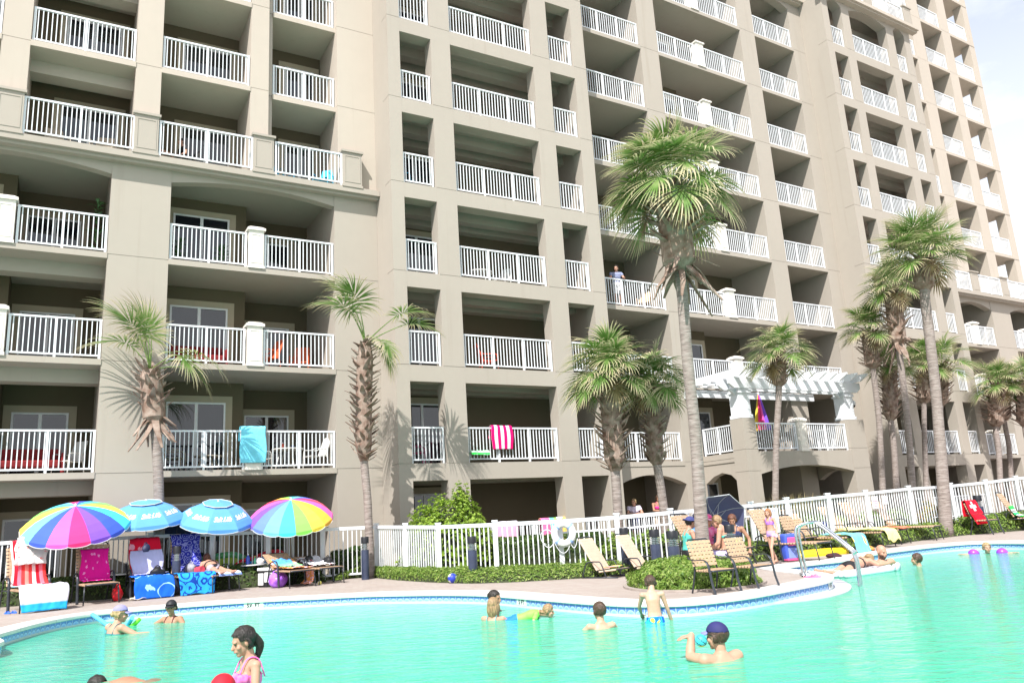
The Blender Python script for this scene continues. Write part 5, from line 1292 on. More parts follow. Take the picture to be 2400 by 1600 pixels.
# ================================================================ palms and planting
def AY(x, y, Y):
    d = ray(x, y); return EYE + d * (Y / d.y)
def leaf_mat(name, cols, tip=None, tscale=9, transl=.35, rough=.45):
    if name in _MC: return _MC[name]
    m, nt, p = nt_new(name); N = nt.nodes; L = nt.links
    tc = N.new('ShaderNodeTexCoord')
    n = texn(N, L, 'Noise', tc.outputs['Object'], tscale, Detail=4.0).outputs['Fac']
    wn = N.new('ShaderNodeTexWhiteNoise'); wn.noise_dimensions = '1D'
    c = ramp(N, L, n, [(.3, cols[0]), (.5, cols[1]), (.68, cols[2])])
    if tip:
        s = sepxyz(N, L, tc.outputs['UV'])
        n2 = math_n(N, L, 'ADD', s[1], math_n(N, L, 'MULTIPLY', math_n(N, L, 'SUBTRACT', s[0], .5), .55))
        r = N.new('ShaderNodeMapRange'); r.inputs[1].default_value = .34; r.inputs[2].default_value = .85; L.new(n2, r.inputs[0])
        c = mixc(N, L, r.outputs[0], c, tip)
    L.new(c, p.inputs['Base Color']); p.inputs['Roughness'].default_value = rough; p.inputs['Specular IOR Level'].default_value = .35
    t = N.new('ShaderNodeBsdfTranslucent'); L.new(c, t.inputs['Color'])
    ms = N.new('ShaderNodeMixShader'); ms.inputs[0].default_value = transl
    L.new(p.outputs[0], ms.inputs[1]); L.new(t.outputs[0], ms.inputs[2]); L.new(ms.outputs[0], N['Material Output'].inputs['Surface'])
    _MC[name] = m; return m
FROND = leaf_mat('palm_frond', [(.075, .165, .03), (.135, .255, .055), (.23, .33, .11)], (.60, .53, .34), 3)
STRAW = leaf_mat('dead_frond', [(.22, .15, .07), (.36, .27, .14), (.50, .41, .24)], (.5, .42, .28), 5)
def bark_mat():
    m, nt, p = nt_new('palm_bark'); N = nt.nodes; L = nt.links
    tc = N.new('ShaderNodeTexCoord'); mp = N.new('ShaderNodeMapping'); mp.inputs['Scale'].default_value = (1, 1, 6); L.new(tc.outputs['Object'], mp.inputs[0])
    n = texn(N, L, 'Noise', mp.outputs[0], 4.5, Detail=7.0, Roughness=.65).outputs['Fac']
    n2 = texn(N, L, 'Noise', tc.outputs['Object'], 28, Detail=3.0).outputs['Fac']
    c = ramp(N, L, n, [(.3, (.15, .12, .11)), (.48, (.27, .225, .205)), (.65, (.38, .33, .31))])
    c = mixc(N, L, math_n(N, L, 'MULTIPLY', n2, .3), c, (.20, .15, .13))
    L.new(c, p.inputs['Base Color']); p.inputs['Roughness'].default_value = .9
    bp = N.new('ShaderNodeBump'); bp.inputs['Strength'].default_value = .9; bp.inputs['Distance'].default_value = .03; L.new(n, bp.inputs['Height']); L.new(bp.outputs[0], p.inputs['Normal'])
    return m
BARK = bark_mat()
BOOT = mat('palm_boot_fibre', (.15, .082, .055), .9, .45, 5, bump=.5, bscale=30, col2=(.36, .285, .24))
PETI = mat('palm_petiole', (.16, .25, .06), .5, .2, 6)
WIND = V((-.30, -.05, 0))
def frond(mb, mp_, base, az, el, pet, blade, rnd, droop=1.0, nseg=34, wind=1.0):
    """one fan leaf: a petiole rising at elevation el, arching over, then a costa with drooping segments"""
    d = V((cos(az) * cos(el), sin(az) * cos(el), sin(el))); pts = [V(base)]; v = d.copy(); st = pet / 6
    for i in range(6):
        pts.append(pts[-1] + v * st); v = (v + V((0, 0, -.055 * droop)) + WIND * .05 * wind).normalized()
    mp_.tube(pts, [.022, .02, .018, .016, .014, .012, .011], 5)
    o = pts[-1]; side = v.cross(V((0, 0, 1))); side = side.normalized() if side.length > .05 else V((1, 0, 0)); nrm = side.cross(v).normalized()
    cl = blade * .42; cp = []; q = o.copy(); vv = v.copy()
    for i in range(9):
        cp.append((q.copy(), vv.copy())); q = q + vv * (cl / 8); vv = (vv + V((0, 0, -.10 * droop)) + WIND * .04 * wind).normalized()
    for k in range(nseg):
        t = k / (nseg - 1); s = 2 * t - 1                        # -1 .. 1 from one edge of the fan to the other
        ci = min(8, int(8 * (1 - abs(s)) ** .8)); c, cv = cp[ci]
        sd = cv.cross(nrm).normalized(); n2 = sd.cross(cv).normalized()
        ang = s * 2.15
        dirv = (cv * cos(ang) + sd * sin(ang) + n2 * .20 * abs(s)).normalized()
        L_ = blade * (.62 + .38 * (1 - abs(s)) ** .5) * rnd.uniform(.85, 1.08); w0 = .038 * rnd.uniform(.8, 1.15)
        p = c.copy(); u = dirv.copy(); pl = rnd.random(); prev = None; nst = 6
        for j in range(nst + 1):
            tt = j / nst
            wv = u.cross(n2); wv = wv.normalized() if wv.length > 1e-3 else sd
            w = w0 * (min(1, .35 + 2.2 * tt) if tt < .35 else (1 - ((tt - .35) / .65) ** 1.5)) + .002
            a, b = p - wv * w / 2, p + wv * w / 2
            if prev: 
                mb.face([prev[0], prev[1], b, a], 0, [(pl, prev[2]), (pl, prev[2]), (pl, tt), (pl, tt)])
            prev = (a, b, tt); p = p + u * (L_ / nst)
            u = (u + V((0, 0, -.34 * droop * tt * rnd.uniform(.6, 1.5))) + WIND * (.42 * tt * wind)).normalized()
def palm(label, trunk, Y, boots, top, r, bw, leaves=20, pet=.75, blade=.85, seed=1, spec=None, droop=1.0, nseg=32, ragged=False, group='cabbage palms round the pool', el_rng=(.10, 1.45), wind=1.0):
    rnd = random.Random(seed); bw *= 1.22
    P = [AY(x, y, Y) for x, y in trunk]; P[0].z = 0 if P[0].z < 1.5 else P[0].z
    T = AY(top[0], top[1], Y)
    root = thing('palm_tree', label, 'palm', (P[0].x, P[0].y, 0), 0, group); o = V((P[0].x, P[0].y, 0))
    path = catmull([p - o for p in P] + [T - o], 8); n = len(path)
    m = MB(); rr = [r * (1.18 - .25 * min(1, i / (n * .25))) * (1 + .05 * noise.noise(V((i * .7, seed, 0)))) for i in range(n)]
    m.tube(path, rr, 14); m.build('trunk', BARK, root, smooth=True)
    # leaf bases in criss-cross ranks
    z0 = AY(top[0], boots, Y).z; z1 = T.z; b = MB()
    def axis(z):
        for a, c in zip(path, path[1:]):
            if a.z <= z <= c.z: return a + (c - a) * ((z - a.z) / max(1e-6, c.z - a.z))
        return path[-1].copy() if z > path[-1].z else path[0].copy()
    H_ = z1 - z0; nb = int(H_ / .026)
    for i in range(nb):
        t = i / nb; z = z0 + H_ * t; a = i * 2.39996; c = axis(z); e = V((cos(a), sin(a), 0))
        wr = bw * (.78 + .30 * sin(pi * min(1, t * .9 + .12))); L_ = rnd.uniform(.20, .36) * (bw / .3)
        up = rnd.uniform(.55, 1.0); hang = ragged and t < .25 and rnd.random() < .7
        if hang: up = rnd.uniform(-1.4, -.5); L_ *= rnd.uniform(1.2, 2.0)
        s = V((-sin(a), cos(a), 0)) * rnd.choice((-1, 1)); tw = rnd.uniform(.2, .55)
        p0 = c + e * (r * .75); p1 = c + e * (wr * .82) + V((0, 0, up * L_ * .5)) + s * tw * L_ * .4; p2 = c + e * (wr * rnd.uniform(1.05, 1.48)) + V((0, 0, up * L_)) + s * tw * L_
        wdt = rnd.uniform(.055, .10) * (bw / .3) ** .5; tg = V((-sin(a), cos(a), 0)) * wdt; th = e * .016
        b.hexa([p0 - tg - th, p0 + tg - th, p0 + tg * .9 + th, p0 - tg * .9 + th, p1 - tg * .75 - th, p1 + tg * .75 - th, p1 + tg * .6 + th, p1 - tg * .6 + th])
        b.hexa([p1 - tg * .75 - th, p1 + tg * .75 - th, p1 + tg * .6 + th, p1 - tg * .6 + th, p2 - tg * .3 - th, p2 + tg * .3 - th, p2 + tg * .22 + th * .5, p2 - tg * .22 + th * .5])
    for i in range(14):
        z = z0 + H_ * (i / 13); 
    core = MB(); core.tube([axis(z0 + H_ * k / 8) for k in range(9)], [r * 1.0] + [bw * .70] * 7 + [bw * .5], 12)
    b.v += core.v and []; base = len(b.v); b.v += core.v; b.f += [tuple(base + q for q in f) for f in core.f]; b.m += core.m
    b.build('leaf_bases', BOOT, root)
    f = MB(); f2_ = MB(); pm = MB(); tb = T - o
    if spec:
        for (az, el, pt, bl, dr) in spec: frond(f, pm, tb, az, el, pt, bl, rnd, dr, nseg + 8, wind)
    for i in range(leaves):
        t = (i + .5) / leaves; az = i * 2.39996 + rnd.uniform(-.3, .3); el = el_rng[1] + (el_rng[0] - el_rng[1]) * t ** .9 + rnd.uniform(-.12, .12)
        frond(f, pm, tb + V((cos(az), sin(az), 0)) * .05 + V((0, 0, .1 - .25 * t)), az, el, pet * rnd.uniform(.85, 1.15), blade * rnd.uniform(.85, 1.1), rnd, droop * rnd.uniform(.8, 1.2), nseg, wind)
    for i in range(leaves // 7):
        az = i * 2.1 + seed; frond(f2_, pm, tb + V((0, 0, -.15)), az, rnd.uniform(-.3, .2), pet * .6, blade * .75, rnd, 1.9, 22, .8)
    if f2_.f: f2_.build('dead_fronds', STRAW, root)
    f.build('crown', FROND, root); pm.build('leaf_stalks', PETI, root, smooth=True)
    return root
LF = pi + .53
palm('slim palm at the left with only a few wind swept fronds, beside the blue umbrellas', [(376, 1330), (372, 1150), (366, 1030)], 20.65, 995, (352, 868), .135, .33, leaves=0, seed=3,
     spec=[(LF - .2, 1.42, .95, 1.2, .9), (LF + .6, 1.25, 1.0, 1.2, 1.0), (LF + .1, 1.05, .8, 1.1, 1.3), (pi / 2, 1.5, .95, .9, .5), (LF + 1.0, 1.45, .9, 1.1, .8), (.1, .50, 1.1, 1.1, 1.25), (-.4, .5, .95, 1.05, 1.5), (.4, .3, .9, 1.0, 1.4)], ragged=True)
palm('slim palm with a long shaggy trunk, its fronds parted left and right', [(868, 1330), (862, 1180), (852, 1040)], 21.7, 1080, (856, 805), .115, .27, leaves=0, seed=4,
     spec=[(LF - .1, 1.38, 1.1, 1.2, 1.1), (LF + .9, 1.3, 1.1, 1.1, 1.2), (LF + .4, 1.15, 1.0, 1.15, 1.4), (LF - .7, 1.3, .8, .95, 1.1), (.25, .55, 1.3, 1.0, .9), (-.1, .75, 1.2, .95, 1.0), (-.5, .2, .6, .8, 1.6), (.5, .0, .5, .85, 1.8)])
palm('left one of two round headed palms behind the bollards', [(1450, 1330), (1448, 1200), (1436, 1020)], 19.8, 1105, (1425, 885), .125, .30, leaves=34, pet=.55, blade=.78, seed=5, droop=1.3)
palm('right one of two round headed palms behind the bollards, leaning left', [(1566, 1330), (1556, 1195), (1534, 1040)], 20.6, 1090, (1527, 905), .12, .25, leaves=30, pet=.52, blade=.72, seed=6, droop=1.35)
palm('tall thick palm rising in front of the building behind the deck armchairs', [(1646, 1302), (1632, 1050), (1612, 850), (1596, 660)], 16.6, 640, (1572, 448), .13, .43, leaves=40, pet=.78, blade=1.0, seed=7, droop=1.3, nseg=38, ragged=True, wind=1.6, el_rng=(-.02, 1.45))
palm('single slim palm standing in front of the pergola', [(1815, 1260), (1819, 1050), (1825, 930)], 28.0, 905, (1826, 838), .115, .30, leaves=28, pet=.6, blade=.8, seed=8, droop=1.25)
GP = 'cabbage palms round the pool'
palm('leftmost slim palm of the right hand grove, next to the pergola camera', [(2070, 1230), (2062, 1010), (2048, 880)], 31.0, 865, (2036, 778), .115, .34, leaves=24, pet=.55, blade=.78, seed=9)
palm('low palm in the grove with a thick brown shaggy head below its crown', [(2104, 1230), (2096, 1060), (2088, 985)], 32.5, 985, (2085, 862), .125, .34, leaves=24, pet=.5, blade=.72, seed=10)
palm('tall leaning palm of the grove just left of the thickest trunk', [(2142, 1230), (2128, 1000), (2107, 820)], 30.0, 815, (2091, 680), .125, .36, leaves=28, pet=.6, blade=.82, seed=11, droop=1.35, ragged=True)
palm('short palm with a dark fibrous head behind the thickest trunk', [(2174, 1230), (2168, 1060), (2166, 985)], 34.0, 945, (2166, 858), .11, .36, leaves=24, pet=.55, blade=.78, seed=12)
palm('thickest and tallest palm of the right hand grove, standing in the fence gap', [(2216, 1240), (2196, 950), (2180, 800), (2168, 700)], 24.9, 680, (2163, 606), .165, .36, leaves=34, pet=.72, blade=.95, seed=13, droop=.95, nseg=36, wind=.5)
palm('palm hidden behind the thickest trunk with its crown spreading right', [(2206, 1230), (2204, 1060), (2204, 985)], 34.5, 950, (2206, 862), .12, .36, leaves=16, pet=.8, blade=.9, seed=14, wind=-.8)
palm('left one of the paired palms near the right edge', [(2350, 1230), (2341, 1060), (2334, 1000)], 37.5, 1000, (2338, 905), .13, .40, leaves=26, pet=.6, blade=.82, seed=15)
palm('right one of the paired palms near the right edge', [(2378, 1230), (2366, 1060), (2354, 985)], 39.0, 985, (2350, 915), .12, .38, leaves=24, pet=.6, blade=.82, seed=16)
palm('palm cut by the right edge of the photo', [(2425, 1230), (2412, 1060), (2402, 1000)], 38.0, 1000, (2400, 895), .12, .40, leaves=24, pet=.6, blade=.82, seed=17)

# ---------------------------------------------------------------- leafy hedges
HEDGE = leaf_mat('hedge_leaf', [(.06, .14, .02), (.17, .28, .04), (.42, .50, .16)], None, 14, .3)
HEDGED = leaf_mat('hedge_leaf_dark', [(.03, .07, .016), (.07, .13, .028), (.15, .22, .06)], None, 12, .3)
LIME = leaf_mat('lime_shrub_leaf', [(.11, .21, .02), (.26, .40, .045), (.45, .56, .12)], None, 7, .35)
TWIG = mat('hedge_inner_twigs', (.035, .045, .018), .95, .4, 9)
def leaves_on(mb, fn, count, size, rnd, spread=.05):
    """fn(rnd) -> (point, normal)"""
    for _ in range(count):
        p, n = fn(rnd); d = V((rnd.gauss(0, 1), rnd.gauss(0, 1), rnd.gauss(0, 1))).normalized()
        n = (n + d * .75).normalized(); t = n.cross(d); t = t.normalized() if t.length > .01 else n.orthogonal(); b = n.cross(t)
        s = size * rnd.uniform(.6, 1.3); p = p + n * rnd.uniform(-spread, spread)
        mb.face([p - t * s, p - b * s * .42 + n * s * .12, p + t * s, p + b * s * .42 + n * s * .12], 0)
def band_hedge(name, label, front, back, h, count, size, m=HEDGE, seed=1, cat='hedge', group='hedges and ground cover', stuff=False, hn=.25, h0=0.0):
    rnd = random.Random(seed); F = resample([V((p.x, p.y, 0)) for p in catmull([V((q.x, q.y, 0)) for q in front], 6)], .12); Bk = catmull([V((q.x, q.y, 0)) for q in back], 6)
    fl = lambda C, t: (lambda x: C[min(int(x), len(C) - 2)].lerp(C[min(int(x), len(C) - 2) + 1], x - min(int(x), len(C) - 2)))(t * (len(C) - 1))
    def S_(u, v, k=1.0):
        a, b = fl(F, u), fl(Bk, u); p = a.lerp(b, .04 + .92 * v)
        pr = max(0, 1 - abs(2 * v - 1) ** 3.2) ** .5; e = min(1, u * 14, (1 - u) * 14) ** .5
        hh = h * pr * e * (1 + hn * noise.noise(V((p.x * 1.6, p.y * 1.6, seed))) + .5 * hn * noise.noise(V((p.x * 4.5, p.y * 4.5, seed + 9))))
        return V((p.x, p.y, h0 + hh * k))
    def nrm(u, v):
        e = .012; a = S_(min(1, u + e), v) - S_(max(0, u - e), v); b = S_(u, min(1, v + e)) - S_(u, max(0, v - e)); n = a.cross(b)
        n = n.normalized() if n.length > 1e-9 else V((0, 0, 1)); return n if n.z > 0 else -n
    o = F[0].copy()
    root = thing(name, label, cat, o, 0, group)
    body = MB(); body.grid(lambda u, v: S_(u, v, .84) - o, max(20, len(F)), 10); body.build('twigs', TWIG, root, smooth=True)
    lm = MB()
    def pick(r):
        u = r.random(); v = r.random() ** 1.25; return S_(u, v) - o, nrm(u, v)
    leaves_on(lm, pick, count, size, rnd); lm.build('foliage', m, root)
    return root
def blob_hedge(name, label, c, rx, ry, rz, count, size, m=HEDGE, seed=1, cat='shrub', group='hedges and ground cover', lump=.22, flat=0.0, rosette=0, box=1.0):
    rnd = random.Random(seed); root = thing(name, label, cat, c, 0, group)
    def surf(d, k=1.0):
        r = 1 + lump * noise.noise(d * 2.1 + V((seed, 0, 0))) + lump * .6 * noise.noise(d * 5 + V((0, seed, 0)))
        q = V((math.copysign(abs(d.x) ** box, d.x) * rx, math.copysign(abs(d.y) ** box, d.y) * ry, math.copysign(abs(d.z) ** box, d.z) * rz)) * r * k
        return V((q.x, q.y, max(0.0, q.z)))
    b = MB(); b.ball((0, 0, 0), 1, n=28, k=16); b.v = [surf(v.normalized(), .86) for v in b.v]; b.build('twigs', TWIG, root, smooth=True)
    lm = MB()
    if rosette:
        for _ in range(rosette):
            d = V((rnd.gauss(0, 1), rnd.gauss(0, 1), abs(rnd.gauss(0, 1)))).normalized(); p = surf(d) * rnd.uniform(.9, 1.08); n = (d + V((0, 0, .5))).normalized(); t = n.orthogonal().normalized(); bb = n.cross(t)
            for k in range(9):
                a = 2 * pi * k / 9 + rnd.uniform(-.3, .3); e = rnd.uniform(.15, .9); dv = ((t * cos(a) + bb * sin(a)) * cos(e) + n * sin(e)); sd = dv.cross(n).normalized(); L_ = size * rnd.uniform(1.2, 2.0)
                lm.face([p, p + dv * L_ * .55 + sd * L_ * .22, p + dv * L_, p + dv * L_ * .55 - sd * L_ * .22], 0)
    def pick(r):
        d = V((r.gauss(0, 1), r.gauss(0, 1), abs(r.gauss(0, 1)))).normalized(); return surf(d), d
    leaves_on(lm, pick, count, size, rnd, .06); lm.build('foliage', m, root)
    return root
Zp = lambda p: V((p.x, p.y, 0))
fr = [G(x, y) for x, y in ((792, 1360), (830, 1354), (864, 1352.5), (928, 1359), (1000, 1364), (1059, 1366.5), (1110, 1367.5), (1200, 1364.5), (1280, 1360), (1340, 1356.5), (1392, 1353.5), (1450, 1346))]
bk = [Zp(PF[7]) + V((.2, -.1, 0)), Zp(PF[8]) + V((-.2, -.0, 0)), Zp(PF[8]) + V((.1, -.3, 0)), Zp(PF[9]), Zp(PF[9]).lerp(Zp(PF[10]), .6), Zp(PF[10]) + V((.1, .1, 0)), Zp(PF[10]).lerp(Zp(PF[11]), .6), Zp(PF[11]), Zp(PF[11]).lerp(Zp(PF[12]), .7), Zp(PF[12]), Zp(PF[13]), Zp(PF[14])]
band_hedge('ground_cover', 'low clipped ground cover along the foot of the fence behind the volleyball', fr, [b + V((0, .12, 0)) for b in bk], .25, 24000, .028, HEDGE, 2)
fr = [Zp(PF[i]) + V((.30, -.55, 0)) for i in range(0, 8)]; bk = [Zp(PF[i]) + V((-.05, .15, 0)) for i in range(0, 8)]
band_hedge('ground_cover', 'dark clipped hedge behind the left row of loungers', fr, bk, .52, 9000, .045, HEDGED, 3)
blob_hedge('island_shrub', 'round low island shrub round two bollards on the tip of the deck', (2.86, 14.2, 0), 1.02, 1.28, .42, 18000, .028, HEDGE, 4, lump=.12, cat='shrub', box=.8)
ed = MB(); ed.lathe([(1.0, .0), (1.07, .0), (1.07, .03), (1.0, .03)], 48)
o = ed.build('bed_edging', mat('stone_edging', (.34, .29, .26), .9, .1, 8)); o.location = (2.86, 14.2, .002); o.scale = (1.12, 1.36, 1); tag(o, kind='structure')
sh_ = G(1050, 1392); sp = AD(1052, 1225, 20.8)
blob_hedge('lime_shrub', 'large lime green shrub with rosettes behind the fence left of the tower rail', (sp.x, sp.y, 0), 1.15, .9, 1.75, 3500, .05, LIME, 5, lump=.25, rosette=1150, box=.85)
sp2 = AD(1082, 1205, 21.0)
blob_hedge('lime_shrub', 'tall upright sprig of lime leaves on the right of the lime shrub', (sp2.x, sp2.y, 1.25), .32, .3, .95, 200, .045, LIME, 6, lump=.3, rosette=130)
a, b = AD(1160, 1256, 20.0), AD(1440, 1256, 21.5)
band_hedge('box_hedge', 'olive box hedge behind the lifebuoy', [Zp(a), Zp(a).lerp(Zp(b), .5), Zp(b)], [Zp(a) + V((-.3, .8, 0)), Zp(a).lerp(Zp(b), .5) + V((-.3, .8, 0)), Zp(b) + V((-.3, .8, 0))], .82, 9000, .035, HEDGED, 7, hn=.06)
a, b = AD(775, 1290, 21.6), AD(900, 1285, 21.9)
band_hedge('box_hedge', 'olive hedge at the fence corner under the slim palm', [Zp(a), Zp(a).lerp(Zp(b), .5), Zp(b)], [Zp(a) + V((-.2, .5, 0)), Zp(a).lerp(Zp(b), .5) + V((-.2, .5, 0)), Zp(b) + V((-.2, .5, 0))], .72, 3500, .04, HEDGED, 8, hn=.15)
fr = [Zp(PF[i]) + V((.45, -.75, 0)) for i in range(14, 22)]; bk = [Zp(PF[i]) + V((-.15, .25, 0)) for i in range(14, 22)]
band_hedge('ground_cover', 'green ground cover under the fence behind the right hand loungers', fr, bk, .40, 9000, .045, HEDGE, 9)
q0 = Zp(PF[21]); q1 = Zp(AD(2480, 1106, 28.0))
band_hedge('ground_cover', 'clipped ground cover under the far right fence behind the small table', [q0 + V((.2, -1.0, 0)), q0.lerp(q1, .5) + V((.55, -1.1, 0)), q1 + V((.6, -1.0, 0))], [q0 + V((-.1, .2, 0)), q0.lerp(q1, .5) + V((0, .2, 0)), q1 + V((0, .2, 0))], .52, 6500, .05, HEDGE, 10)
band_hedge('ground_cover', 'loose green planting behind the middle of the fence', [Zp(PF[i]) + V((-.2, .35, 0)) for i in range(13, 22)], [Zp(PF[i]) + V((-1.0, 1.5, 0)) for i in range(13, 22)], .75, 9000, .055, HEDGE, 11, hn=.4)
cr = AD(2180, 1200, 26.2)
blob_hedge('croton_shrub', 'red and yellow leaved shrub behind the fence left of the thick palm', (cr.x, cr.y, 0), .5, .5, .95, 1600, .07, leaf_mat('croton_leaf', [(.30, .03, .02), (.35, .28, .04), (.10, .22, .03)], None, 9), 12)
for k, (px, D) in enumerate(((1845, 23.0), (1885, 23.8))):
    g = AD(px, 1200, D); t = thing('ornamental_grass', ('left' if k == 0 else 'right') + ' tuft of tan plumed grass behind the fence near the slim palm', 'grass', (g.x, g.y, 0), 0, 'ornamental grass tufts'); gm_ = MB(); rnd = random.Random(40 + k)
    for _ in range(260):
        a = rnd.uniform(0, 6.28); L_ = rnd.uniform(1.0, 1.7); b0 = V((cos(a), sin(a), 0)) * rnd.uniform(0, .25); d = V((cos(a) * .25, sin(a) * .25, 1)).normalized(); s = V((-sin(a), cos(a), 0)) * .010
        m1 = b0 + d * L_ * .6; e = b0 + d * L_ + V((cos(a), sin(a), 0)) * L_ * .15
        gm_.face([b0 - s, b0 + s, m1 + s, m1 - s], 0, [(0, 0), (0, 0), (0, .6), (0, .6)]); gm_.face([m1 - s, m1 + s, e], 0, [(0, .6), (0, .6), (0, 1)])
    gm_.build('blades', leaf_mat('grass_blade', [(.16, .2, .05), (.22, .24, .08), (.30, .28, .12)], (.55, .42, .24), 6), t)
# mulch and lawn between fence and building
bed = [Zp(p) for p in PF] ; far = [B(37, 21.3, 0), B(31.3, 21.3, 0), B(28.4, 20.4, 0), B(21.2, 20.4, 0), B(16.6, 21.3, 0), B(8.5, 21.35, 0), B(8.5, 22.6, 0), B(-6, 22.6, 0)]
tri_fill('planting_bed', bed + [Zp(p) for p in far], [], .006, mat('mulch_and_grass', (.06, .085, .03), .95, .4, 2.2, bump=.6, bscale=25, col2=(.13, .15, .055)))
# ================================================================ people
def skin(name, col):
    m = mat(name, col, .5, .06, 9, spec=.35); m.node_tree.nodes['Principled BSDF'].inputs['Subsurface Weight'].default_value = .08
    m.node_tree.nodes['Principled BSDF'].inputs['Subsurface Radius'].default_value = (.02, .008, .004); return m
SKIN = skin('fair_skin', (.50, .275, .195)); SKINP = skin('pale_skin', (.54, .315, .23)); SKINT = skin('tanned_skin', (.37, .20, .13))
def hair_mat(k, c):
    m, nt, p = nt_new('hair_' + k); N = nt.nodes; L = nt.links; tc = N.new('ShaderNodeTexCoord'); mp = N.new('ShaderNodeMapping'); mp.inputs['Scale'].default_value = (70, 70, 9); L.new(tc.outputs['Object'], mp.inputs[0])
    n = texn(N, L, 'Noise', mp.outputs[0], 1.0, Detail=4.0, Distortion=1.2).outputs['Fac']
    L.new(ramp(N, L, n, [(.3, tuple(x * .55 for x in c)), (.5, c), (.7, tuple(min(1, x * 1.7) for x in c))]), p.inputs['Base Color']); p.inputs['Roughness'].default_value = .45
    bp = N.new('ShaderNodeBump'); bp.inputs['Strength'].default_value = .9; bp.inputs['Distance'].default_value = .012; L.new(n, bp.inputs['Height']); L.new(bp.outputs[0], p.inputs['Normal']); return m
HAIR = {k: hair_mat(k, c) for k, c in dict(dark=(.018, .013, .011), brown=(.065, .035, .022), red=(.13, .05, .028), blond=(.36, .25, .13), light=(.30, .19, .10), grey=(.28, .26, .24), ginger=(.34, .15, .06)).items()}
EYE_M = mat('eye_dark', (.02, .015, .012), .2); LIP_M = mat('lip', (.42, .17, .15), .5)
def cloth_m(name, c, rough=.75, var=.12, c2=None, sc=8): return mat(name, c, rough, var, sc, col2=c2)
def capsule(mb, a, b, ra, rb, n=12, ends=True):
    a, b = V(a), V(b); d = b - a; L = d.length
    if L < 1e-6: mb.ball(a, max(ra, rb)); return
    d /= L; pts = []; rs = []
    for i in range(5):
        t = -pi / 2 + pi / 2 * i / 4; pts.append(a + d * (ra * sin(t))); rs.append(max(.002, ra * cos(t)))
    for i in range(1, 4): t = i / 4; pts.append(a + d * (L * t)); rs.append(ra + (rb - ra) * t)
    for i in range(5):
        t = pi / 2 * i / 4; pts.append(b + d * (rb * sin(t))); rs.append(max(.002, rb * cos(t)))
    mb.tube(pts, rs, n)
def loft(mb, secs, n=18):
    """secs: list of (centre, lateral, forward, half_width, half_depth)"""
    b = len(mb.v)
    for c, l, f, hw, hd in secs:
        for j in range(n):
            a = 2 * pi * j / n; ca, sa = cos(a), sin(a)
            mb.v.append(c + l * (math.copysign(abs(ca) ** .85, ca) * hw) + f * (math.copysign(abs(sa) ** .9, sa) * hd))
    for i in range(len(secs) - 1):
        for j in range(n): mb.f.append((b + i * n + j, b + i * n + (j + 1) % n, b + (i + 1) * n + (j + 1) % n, b + (i + 1) * n + j)); mb.m.append(0)
    mb.f.append(tuple(b + j for j in reversed(range(n)))); mb.m.append(0)
    k = b + (len(secs) - 1) * n; mb.f.append(tuple(k + j for j in range(n))); mb.m.append(0)
def rotm(yaw=0, pitch=0, roll=0):
    return Matrix.Rotation(yaw, 3, 'Z') @ Matrix.Rotation(pitch, 3, 'X') @ Matrix.Rotation(roll, 3, 'Y')
DEF = dict(hip=(0, 0, .94), waist=(0, -.005, 1.08), chest=(0, -.01, 1.26), neck=(0, -.015, 1.42), head=(0, .02, 1.575),
           shl=(-.175, -.015, 1.375), elL=(-.225, -.03, 1.11), wrL=(-.24, .06, .87), shr=(.175, -.015, 1.375), elR=(.225, -.03, 1.11), wrR=(.24, .06, .87),
           hl=(-.085, 0, .90), knL=(-.095, .02, .49), anL=(-.10, -.01, .075), hr=(.085, 0, .90), knR=(.095, .02, .49), anR=(.10, -.01, .075))
